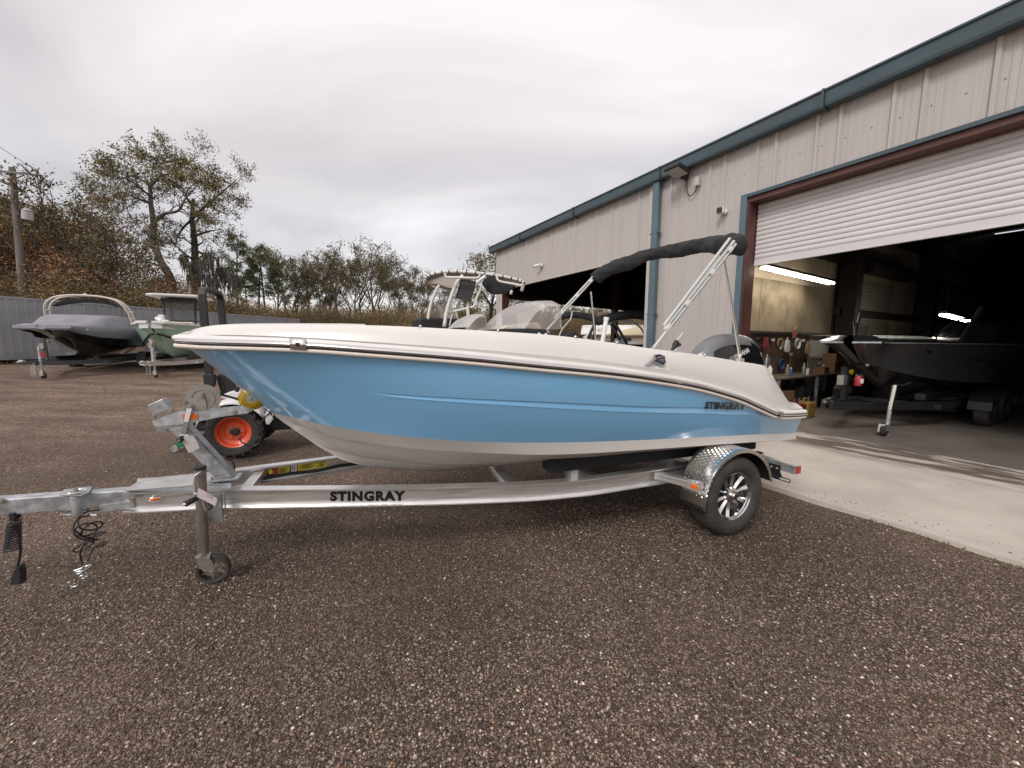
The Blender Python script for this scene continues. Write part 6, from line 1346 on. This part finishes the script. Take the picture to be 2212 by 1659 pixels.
limb_tree('mossy_tree','dark trunked tree hung with grey moss right of the leaning tree',mossy,BK['dark'],OLV,8,3,31,sub_L=1.2,lr=.20,ls=.075,moss=True)
# a dark evergreen beyond the pole
plant('pine',15,40,topH(425,40,15),'dark evergreen behind the utility pole','dark evergreens behind the pole',2,(1.8,1.0)); plant('pine',40,44,topH(430,44,40),'dark evergreen behind the utility pole','dark evergreens behind the pole',1,(1.8,1.0))
# distant wood closing the view between the trees
order_labels('dark evergreens behind the pole','dark evergreen','behind the utility pole')
wd=[]; T=Tree(77)
for i in range(260):
    a=R(-62+124*i/260); Y=95+T.r.random()*25; X=math.tan(a)*Y; h=T.r.uniform(6,12); base=Vector((X,Y,.8))
    T.seg.append((base,base+Vector((T.r.gauss(0,.4),0,h)),.15,.05))
    for k in range(9): T.tips.append((base+Vector((T.r.gauss(0,1.6),T.r.gauss(0,1.5),h*T.r.uniform(.15,1.0))),1))
wo=T.wood('distant_wood',BK['grey'],None); wo['kind']='stuff'; tag(wo,'far line of bare wood closing the horizon behind the yard','wood')
wl=leaves('wood_foliage',T.tips,34,1.15,.30,BAR+[(.10,.075,.045)],9); wl['kind']='stuff'; tag(wl,'far brown and olive foliage along the horizon','foliage')
# ------------------------------------------------------------------ utility pole with wires
UY=22.0; M['pole_wood']=mat('weathered_pole_wood',(.19,.165,.15),.85,var=.25,vs=3,stretch=(3,3,.3),bump=.3,bs=20)
pt_=DP(26,362,UY); pb_=DP(40,520,UY); dpo=(pb_-pt_).normalized(); up_=thing('utility_pole','weathered wooden utility pole with crossarm and transformer at the left edge','utility pole',(pb_.x,pb_.y,ground_h(pb_.x,pb_.y)))
uo=Vector(up_.location); foot=pt_+dpo*((pt_.z-uo.z)/-dpo.z)
up_.location=foot; uo=foot
def U(x,y,dY=0): return DP(.1157*x,329.2+.1157*y,UY+dY)-uo
q=MB(); q.tube([pt_-uo,Vector((0,0,0))],[.13,.19],12); q.build('pole',M['pole_wood'],up_,auto=50)
q=MB(); q.prism([U(-260,300,-.2),U(740,405,-.2),U(740,440,-.2),U(-260,338,-.2)],(0,.1,0)); q.build('crossarm',M['pole_wood'],up_); q=MB(); q.tube([U(0,525),U(240,630),U(470,735)],.07,4); q.build('guard_arm',M['pole_wood'],up_)
q=MB(); q.tube([U(280,495,-.2),U(460,420,-.2)],.04,4); q.build('crossarm_brace',M['pole_wood'],up_); q=MB(); q.tube([U(210,505,-.2),U(0,385,-.2)],.03,4); q.build('crossarm_brace',M['pole_wood'],up_)
for x,y in ((20,275),(690,365)):
    q=MB(); q.lathe([(0,0),(.04,0),(.04,.08),(.10,.10),(.10,.13),(.05,.14),(.09,.19),(.04,.24),(0,.24)],10,'z',U(x,y+40,-.2)); q.build('insulator',M['galv'],up_)
q=MB(); q.tube([U(470,400,-.25),U(515,480,-.25)],.045,6); q.build('fuse_cutout',M['galv'],up_)
q=MB(); q.cyl(U(515,1100,-.35),U(515,1260,-.35),.22,16); tf=q.build('transformer',mat('pale_grey_transformer',(.42,.41,.41),.5),up_,auto=40); q=MB(); q.lathe([(0,.12),(.16,.08),(.24,0),(0,-.02)],16,'z',U(515,1095,-.35)); q.build('lid',M['trimw'],tf)
q=MB(); q.cyl(U(490,1085,-.35),U(490,1035,-.35),.07,8); q.build('bushing',M['galv'],tf)
def wire(nm,pts,r_=.012): q=MB(); q.tube(spline(pts,6),r_,4); return q.build(nm,M['black'],up_)
wire('power_line',[U(-400,-350,-9),U(150,0,-5),U(560,265,-1),U(690,355,-.2)]); wire('power_line',[U(700,370,-.2),U(950,560,4),U(1500,900,14),U(2200,1200,26)]); wire('jumper_wire',[U(560,265,-.9),U(430,215,-.5),U(330,260,-.3),U(330,320,-.2),U(450,385,-.2)])
wire('service_wire',[U(340,490,0),U(560,640,2),U(900,850,6)]); wire('service_wire',[U(-200,250,-3),U(0,415,-1),U(190,550,0)])
# ------------------------------------------------------------------ fixtures on the workshop wall
def BL(px,py,off=0.): v=BW(px,py,off); return v
fl_=thing('floodlight','black rectangular floodlight on an arm under the gutter','floodlight',b2w(-1.36,-.05,5.12),BRZ)
q=MB(); q.box((0,-.30,.06),(.36,.42,.07),Matrix.Rotation(R(-12),3,'X')); q.build('housing',M['blackmetal'],fl_,bevel=.02)
q=MB(); q.box((0,-.31,.018),(.30,.32,.012),Matrix.Rotation(R(-12),3,'X')); q.build('lens',mat('frosted_lens',(.42,.38,.33),.4),fl_)
q=MB(); q.box2((-.05,-.12,-.05),(.05,.03,.10)); q.cyl((0,-.02,.02),(0,-.16,.05),.03,10); q.build('arm',M['blackmetal'],fl_,bevel=.006)
for k in range(8):
    q=MB(); q.box((-.16+.045*k,-.30,.105),(.012,.36,.03),Matrix.Rotation(R(-12),3,'X')); q.build('cooling_fin',M['blackmetal'],fl_)
jb=BW(1507,392,-.06); jx=thing('junction_box','small grey junction box with a looping cable below the floodlight','junction box',b2w(jb.x,-.045,jb.z),BRZ)
q=MB(); q.box2((-.05,-.06,-.09),(.05,0,.09)); q.build('box',M['trimw'],jx,bevel=.006)
q=MB(); q.tube(spline([(0,-.03,-.09),(-.04,-.03,-.2),(-.16,-.03,-.24),(-.24,-.02,-.05),(-.26,-.02,.35),(-.28,-.05,.62)],6),.011,6); q.build('cable',M['black'],jx,smooth=True)
def seccam(px,py,label,dx=0):
    c=BW(px,py,-.05); t=thing('security_camera',label,'security camera',b2w(c.x,-.04,c.z),BRZ); return t
sc1=seccam(1566,457,'white security camera with a black face beside the big door')
q=MB(); q.lathe([(0,0),(.05,0),(.05,.02),(0,.02)],14,'y',(0,-.02,0)); q.cyl((0,0,0),(-.0,-.07,0),.02,8); q.build('mount',M['whitep'],sc1); q=MB(); q.box((-.02,-.12,.0),(.13,.12,.12),Matrix.Rotation(R(15),3,'Z')); q.build('camera_body',M['whitep'],sc1,bevel=.025); q=MB(); q.box((-.005,-.186,0),(.10,.012,.10),Matrix.Rotation(R(15),3,'Z')); q.build('lens_face',M['black'],sc1,bevel=.004)
sc2=seccam(1170,573,'small white bullet camera on the wall above the open bay')
q=MB(); q.lathe([(0,0),(.06,0),(.06,.03),(0,.03)],14,'y',(0,-.03,0)); q.cyl((0,0,0),(-.03,-.12,-.02),.022,8); q.build('mount',M['whitep'],sc2); q=MB(); q.cyl((.05,-.1,.0),(-.16,-.2,-.03),.05,14); q.build('camera_body',M['whitep'],sc2,auto=40); q=MB(); q.cyl((-.158,-.199,-.03),(-.175,-.207,-.032),.044,14); q.build('lens_face',M['black'],sc2,auto=40)
# panel screws, a few that show
# ------------------------------------------------------------------ fluorescent lamps
M['tube']=mat('lit_fluorescent_tube',(1,.93,.80),.5,emit=32)
def lamp(a,b_,label,n=2):
    A,Bv=b2w(*a),b2w(*b_); t=thing('fluorescent_light',label,'ceiling light',(A+Bv)/2,0,'fluorescent lights in the workshop'); A-=t.location; Bv-=t.location; d=(Bv-A).normalized(); sd=Vector((d.y,-d.x,0))
    q=MB(); q.prism([A-sd*.08+Vector((0,0,.03)),A+sd*.08+Vector((0,0,.03)),A+sd*.05+Vector((0,0,.09)),A-sd*.05+Vector((0,0,.09))],Bv-A); q.build('housing',M['dark'],t)
    for s_ in (-1,1):
        for k in range(n):
            a0=A.lerp(Bv,(k+.03)/n); b0=A.lerp(Bv,(k+.97)/n); q=MB(); q.cyl(a0+sd*s_*.045,b0+sd*s_*.045,.019,8); q.build('lamp_tube',M['tube'],t)
    for f in (.1,.9):
        q=MB(); p_=A.lerp(Bv,f); q.cyl(p_+Vector((0,0,.08)),p_+Vector((0,0,1.6)),.004,4); q.build('chain',M['dark'],t)
a=BP(1625,576,.05); b_=BP(1798,613,.05)
lamp((.05,max(.5,a.y),a.z+.02),(.05,b_.y,b_.z),'lit twin fluorescent light hanging above the stained plywood')
a=BP(2036,680,1.5); b_=BP(2092,694,1.5); lamp((1.5,a.y,a.z),(1.5,b_.y,b_.z),'lit fluorescent light far inside above the black boat windscreen')
# ------------------------------------------------------------------ bench and clutter along the left inside wall
bn=thing('workbench','dark cluttered workbench against the inside wall under the plywood','workbench',b2w(-.25,0,0),BRZ)
q=MB(); q.box2((-.33,1.4,.80),(.30,5.2,.84)); q.build('bench_top',mat('grimy_bench_wood',(.13,.10,.08),.8,var=.4,vs=4),bn,bevel=.004)
for x_,y_ in ((-.28,1.5),(.24,1.5),(-.28,3.3),(.24,3.3),(-.28,5.1),(.24,5.1)):
    q=MB(); q.box2((x_,y_,.03),(x_+.06,y_+.06,.80)); q.build('leg',M['galv'],bn)
q=MB(); q.box2((-.3,1.5,.25),(.28,5.15,.28)); q.build('lower_shelf',M['dark'],bn)
q=MB(); q.box2((-.33,4.2,.03),(-.31,5.3,1.8)); q.box2((-.33,4.2,1.78),(.1,5.3,1.80)); q.build('cupboard_side',M['trimw'],bn)
cols={'white':M['whitep'],'blue':mat('blue_plastic',(.03,.08,.22),.4),'red':mat('red_plastic',(.16,.02,.018),.5),'yellow':mat('yellow_plastic',(.20,.13,.03),.6),'brown':mat('cardboard',(.20,.125,.07),.85,var=.15),'grey':M['galv'],'black':M['black'],'orange':mat('orange_paper',(.35,.09,.04),.7),'dark':M['dark'],'tan':mat('tan_plastic',(.33,.24,.15),.6)}
def bottle(y,z,x,col,h,label,cat='bottle',grp=None):
    t=thing('bottle',label,cat,b2w(x,y,z),BRZ,grp); r_=h*.17; q=MB(); q.lathe([(0,0),(r_,0),(r_,h*.62),(r_*.45,h*.78),(r_*.4,h*.86),(0,h*.86)],12,'z'); q.build('bottle_body',cols[col],t,auto=40); q=MB(); q.lathe([(0,h*.86),(r_*.5,h*.86),(r_*.5,h),(0,h)],10,'z'); q.build('cap',cols['red' if col=='white' else 'white'],t,auto=40)
def boxy(y,z,x,dim,col,label,cat='box',name='box',rz=0,grp=None):
    t=thing(name,label,cat,b2w(x,y,z),BRZ+rz,grp); q=MB(); q.box2((-dim[0]/2,-dim[1]/2,0),(dim[0]/2,dim[1]/2,dim[2])); q.build('box_body',cols[col],t,bevel=.006); q=MB(); q.box2((-dim[0]/2-.004,-dim[1]/2-.004,dim[2]*.86),(dim[0]/2+.004,dim[1]/2+.004,dim[2]+.004)); q.build('lid',cols[col],t,bevel=.004); return t
rr_=random.Random(11)
spec=[('white',.28,'tall white spray bottle'),('blue',.20,'squat blue bottle'),('tan',.24,'tan plastic bottle'),('white',.20,'small white bottle with red cap'),('grey',.26,'grey metal can'),('red',.22,'red oil bottle'),('black',.25,'black bottle'),('yellow',.22,'yellow bottle')]
for i,(c,h,l) in enumerate(spec): bottle(1.9+i*.40,.84,-.35+.25*(i%2),c,h,l+' standing on the cluttered workbench',grp='bottles on the workbench')
boxy(4.55,.84,-.2,(.35,.45,.30),'brown','large brown cardboard box at the far end of the workbench'); boxy(4.6,1.145,-.2,(.3,.34,.18),'brown','small cardboard box stacked on the large one on the workbench'); boxy(3.9,.84,-.15,(.25,.25,.16),'brown','low open cardboard box beside the bottles on the workbench')
boxy(3.0,.28,-.2,(.35,.4,.3),'black','black tool case on the shelf below the workbench'); boxy(2.2,.28,-.2,(.3,.5,.22),'brown','flat cardboard box on the shelf below the workbench')
# things hung on the pegboard
def hung(y,z,kind,col,label):
    t=thing(kind,label,kind.replace('_',' '),b2w(-.55,y,z),BRZ,'tools hung on the brown pegboard'); q=MB()
    if kind=='cable_coil':
        for k in range(4): q.tube([Vector((.02+.012*k,(.10+.006*k)*math.cos(a),-.12+(.12+.004*k)*math.sin(a))) for a in [j*math.pi/8 for j in range(16)]],.009,5,closed=True)
        q.build('coil',cols[col],t,smooth=True); q=MB(); q.box2((0,-.02,-.02),(.06,.02,.0)); q.build('hook',M['galv'],t)
    elif kind=='hand_tool':
        q.box2((.0,-.02,-.34),(.03,.02,-.02)); q.build('handle',cols[col],t,bevel=.008); q=MB(); q.box2((0,-.07,-.02),(.03,.07,.05)); q.build('head',M['galv'],t,bevel=.005)
    elif kind=='hanging_bag':
        q.prism([(0,-.07,0),(0,.07,0),(0,.10,-.22),(0,.06,-.30),(0,-.08,-.29),(0,-.10,-.2)],(.07,0,0)); q.build('bag',cols[col],t,bevel=.02); q=MB(); q.tube([(.03,-.04,0),(.03,0,.07),(.03,.04,0)],.006,5); q.build('bag_handle',cols[col],t)
for i,(y,z,k,c,l) in enumerate([(1.6,1.7,'cable_coil','black','coiled black cable hung nearest the door'),(1.95,1.72,'hanging_bag','red','red and white bag hung left of the spray gun'),(2.3,1.65,'hand_tool','red','red handled tool third along the pegboard'),(2.6,1.7,'cable_coil','tan','tan coil of hose hung mid pegboard'),(2.95,1.66,'hanging_bag','white','crumpled white bag hung mid pegboard'),(3.2,1.3,'hand_tool','yellow','yellow handled tool low on the pegboard'),(3.45,1.7,'cable_coil','white','white coiled cord hung right of the bags'),(3.75,1.65,'hand_tool','black','black handled tool beside the white cord'),(4.0,1.6,'hanging_bag','tan','tan bag hung near the pale cupboard'),(2.1,1.25,'hanging_bag','grey','grey pouch low on the left of the pegboard'),(2.75,1.2,'cable_coil','blue','small blue coil low on the pegboard')]): hung(y,z,k,c,l+' inside')
v=BP(1717,722,-.4); tg2=thing('orange_notice','small orange notice hanging from the rail below the plywood','notice',b2w(-.4,v.y,v.z),BRZ); q=MB(); q.box2((-.01,-.08,-.1),(.01,.08,.1)); q.build('notice_sheet',cols['orange'],tg2); q=MB(); q.cyl((0,0,.1),(0,0,.2),.004,4); q.build('string',M['whitep'],tg2)
for c,yy,l in (('red',0,'red plastic fuel can on the floor under the workbench'),('yellow',.42,'yellow plastic fuel can right of the red one on the floor')):
    g_=BP(1722,884,.42); t=thing('fuel_can',l,'fuel can',b2w(.42,g_.y+yy-.1,.03),BRZ); q=MB(); q.box2((-.14,-.17,0),(.14,.17,.33)); q.build('can_body',cols[c],t,bevel=.03); q=MB(); q.tube([(0,-.1,.33),(0,-.07,.40),(0,.05,.40),(0,.08,.33)],.016,6); q.build('can_handle',cols[c],t,smooth=True); q=MB(); q.cyl((0,.12,.32),(0,.16,.42),.02,8); q.build('spout',cols['black'],t)
g_=BP(1762,880,.2); t=thing('broom','wooden handled broom leaning at the end of the workbench','broom',b2w(.25,5.35,.03),BRZ); q=MB(); q.cyl((0,0,.1),(-.35,.1,1.75),.014,8); q.build('handle',cols['tan'],t); q=MB(); q.box2((-.04,-.18,.0),(.04,.18,.12)); q.build('broom_head',cols['dark'],t)
# small rubbish on the floor
for i,(px,py,l,c) in enumerate([(1958,0,'',0)][:0]): pass
# ------------------------------------------------------------------ black boat inside, bow towards the door
IP=Vector((5.95,6.80,.03)); irz=math.atan2(.46,.888)
ib=thing('wake_boat','black wake boat with a white foredeck parked inside the workshop doorway','motorboat',IP,irz)
M['graph']=mat('charcoal_gelcoat',(.065,.066,.072),.25,coat=.7)
R5=hull(ib,7.0,1.25,1.55,.78,.45,M['graph'],M['blackgel'],blunt=.35,rake=1.0,flare=.22,sheer=.03)
q=MB(); q.grid([[r[0]+Vector((0,.012,-.02)),r[0]+Vector((0,.015,.03)),Vector((r[0].x+.06,r[0].y*.72,r[0].z+.11)),Vector((r[0].x+.08,r[0].y*.5,r[0].z+.12 if r[0].x<1.6 else r[0].z-.3)),Vector((r[0].x+.08,0,r[0].z+.13 if r[0].x<1.6 else r[0].z-.3))] for r in R5]); q.mirror(1); q.build('deck',M['blackgel'],ib,auto=40)
q=MB(); 
for sg in (-1,1):
    w=[Vector((r[0].x+.04,sg*r[0].y*.86,r[0].z+.082)) for r in R5 if .1<r[0].x<1.5]; w2=[Vector((r[0].x+.06,sg*r[0].y*.60,r[0].z+.128)) for r in R5 if .1<r[0].x<1.5]; q=MB(); q.grid([w,w2]); q.build('white_deck_panel',M['whitep'],ib,solid=.004)
    q=MB(); q.tube([r[0]*1 if sg>0 else Vector((r[0].x,-r[0].y,r[0].z)) for r in R5],.018,6); q.build('rub_strip',M['galv'],ib)
def sidept(x,f,sg=-1):
    xs_=[r[0].x for r in R5]; i=max(k for k in range(len(xs_)) if xs_[k]<=x); i=min(i,len(xs_)-2); t=(x-xs_[i])/(xs_[i+1]-xs_[i]); g_=lambda j:R5[i][j].lerp(R5[i+1][j],t); k=f*4; j=min(3,int(k)); p=g_(j).lerp(g_(j+1),k-j); return Vector((p.x,sg*(p.y+.006),p.z))
q=MB(); q.grid([[sidept(2.2+2.6*i/14,.30+.45*(i/14)+f*.22*(1-abs(i/14-.5)*1.2)) for f in (0,.5,1)] for i in range(15)]); q.build('mesh_graphic',mat('silver_mesh_graphic',(.12,.12,.11),.4,.3,col2=(.025,.025,.025),vs=16,lo=.45,hi=.55,detail=1),ib)
q=MB(); c_=sidept(1.15,.22); q.lathe([(.0,-.006),(.06,-.004),(.065,0)],20,'y',c_); eo=q.build('emblem',M['pole'],ib); eo.scale=(1.6,1,.8); eo.location=Vector((c_.x*(1-1.6),0,c_.z*.2))
for sg in (-1,1):
    q=MB(); q.tube(spline([(1.75,sg*.55,1.62),(2.1,sg*.75,1.98),(2.5,sg*.88,2.02),(3.6,sg*.98,1.98)],4),.018,6); q.build('windscreen_frame',M['blackmetal'],ib,smooth=True)
    q=MB(); q.add([Vector((1.78,sg*.57,1.63)),Vector((2.1,sg*.75,1.96)),Vector((3.5,sg*.98,1.96)),Vector((3.4,sg*1.0,1.6))],[(0,1,2,3)]); q.build('windscreen',bpy.data.materials['smoked_acrylic'],ib)
    q=MB(); q.tube([(2.3,sg*.8,1.62),(2.75,sg*.9,2.25)],.04,8); q.build('tower_stub',M['blackmetal'],ib)
itl=yard_trailer(IP+Vector((0,0,0)),irz,'black tandem trailer under the wake boat inside the workshop',6.4,0,tandem=True,post_h=1.05,mt=M['blackmetal'],ax=3.4,tongue=.1,grp='trailer inside the workshop')
for ch in list(itl.children):
    if ch.name.startswith(('jack_','safety_chain')): bpy.data.objects.remove(ch)
for ch in itl.children:
    for c_ in ch.children:
        if c_.name.startswith('rim'): c_.data.materials[0]=M['blackmetal']
jg=ONZ(1912,942,.03); jw_=l2w(jg); c,s=math.cos(-irz),math.sin(-irz)
def IL(px,py,Y): v=DP(px,py,Y)-IP; return Vector((v.x*c-v.y*s,v.x*s+v.y*c,v.z))
YJ=jw_.y
q=MB(); q.cyl(IL(1934,832,YJ),IL(1922,885,YJ),.042,14); q.build('jack_tube',M['pole'],itl,auto=40); q=MB(); q.cyl(IL(1922,885,YJ),IL(1917,918,YJ),.030,12); q.build('jack_ram',M['galv'],itl)
q=MB(); q.prism([IL(1912,917,YJ-.04),IL(1925,918,YJ-.04),IL(1922,930,YJ-.04),IL(1908,934,YJ-.04)],(0,.08,0)); q.build('jack_fork',M['pole'],itl)
wcn=IL(1910,930,YJ); wcn.z=.10; q=MB(); q.lathe([(0,-.03),(.095,-.03),(.10,0),(.095,.03),(0,.03)],18,'y',wcn); q.build('jack_wheel',M['rubber'],itl)
q=MB(); q.tube([IL(1934,830,YJ),IL(1950,832,YJ),IL(1967,826,YJ-.1)],.014,6); q.build('jack_crank',M['blackmetal'],itl)
for (x,y) in ((1874,787),(1898,787)): q=MB(); q.sphere(IL(x,y,7.2),.055,12,8); q.build('chrome_roller',M['chrome'],itl,smooth=True)
q=MB(); q.box(IL(1864,812,7.1),(.25,.12,.04)); q.build('winch_shelf',M['pole'],itl); q=MB(); q.prism([IL(1992,877,7.2),IL(2063,880,7.2),IL(2063,889,7.2),IL(1992,886,7.2)],(0,.02,0)); q.build('tread_step',M['tread'],itl)
q=MB(); q.sphere(IL(1783,867,7.0),.07,10,6,(1.3,.8,.7)); q.build('coupler_head',M['pole'],itl)
fe=thing('fire_extinguisher','small red fire extinguisher hanging at the winch post of the wake boat','fire extinguisher',DP(1853,833,7.0)); q=MB(); q.lathe([(0,0),(.055,0),(.06,.03),(.06,.14),(.035,.18),(0,.18)],14,'z'); q.build('cylinder',M['red'],fe,auto=40); q=MB(); q.box2((-.02,-.063,.05),(.04,-.058,.13)); q.build('paper_label',M['whitep'],fe); q=MB(); q.cyl((0,0,.18),(0,0,.22),.02,8); q.box2((-.01,-.03,.21),(.06,.03,.225)); q.build('valve',M['black'],fe)
pc=thing('paper_scrap','small white paper scrap lying on the workshop floor','paper scrap',l2w(ONZ(2003,1095,.034)) if False else GP(1997,1000)); pc.location=b2w(1.9,1.2,.034)
q=MB(); q.prism([(-.04,-.02,0),(.05,-.025,.0),(.045,.03,.01),(-.03,.025,.004)],(0,0,.002)); q.build('scrap',M['whitep'],pc)
# ------------------------------------------------------------------ leaves and twigs lying about on the yard
g2=random.Random(5); q=MB()
for i in range(420):
    Y=g2.uniform(6,22); X=g2.uniform(-1.3,-.1)*Y; z=ground_h(X,Y)+.012; s_=g2.uniform(.02,.05); a=g2.random()*6.28
    q.add([(X+s_*math.cos(a+k*1.57)*(1 if k%2 else .5),Y+s_*math.sin(a+k*1.57)*(1 if k%2 else .5),z+.012*(k%2)) for k in range(4)],[(0,1,2,3)])
lf=q.build('fallen_leaves',mat('dry_leaf',(.24,.13,.065),.8),recalc=False,kind='stuff'); tag(lf,'dry brown leaves scattered on the yard towards the containers','leaves')
q=MB()
for i in range(500):                 # low weeds at the foot of the containers
    f=g2.random(); p_=P2-cd*(f*18.5); X,Y=p_.x-.0+ .15+g2.random()*.5,p_.y; z=ground_h(X,Y); h=g2.uniform(.05,.2); a=g2.random()*3.14; w_=.02
    q.add([(X-w_*math.cos(a),Y-w_*math.sin(a),z),(X+w_*math.cos(a),Y+w_*math.sin(a),z),(X+g2.gauss(0,.04),Y,z+h)],[(0,1,2)])
wdz=q.build('weeds',mat('dry_weed',(.13,.11,.05),.8),recalc=False,kind='stuff'); tag(wdz,'sparse dry weeds along the foot of the containers','weeds')
q=MB()
for i in range(700):                 # grass and moss along the edge of the concrete apron
    x_=g2.uniform(3.0,9.5); y_=-3.06-abs(g2.gauss(0,.10)); p_=b2w(x_,y_,0); h=g2.uniform(.006,.03); a=g2.random()*3.14; w_=.006
    q.add([(p_.x-w_*math.cos(a),p_.y-w_*math.sin(a),.0),(p_.x+w_*math.cos(a),p_.y+w_*math.sin(a),.0),(p_.x+g2.gauss(0,.01),p_.y+g2.gauss(0,.01),h)],[(0,1,2)])
ag=q.build('edge_grass',mat('olive_grass',(.11,.095,.04),.8),recalc=False,kind='stuff'); tag(ag,'short olive grass growing along the edge of the concrete apron','grass')
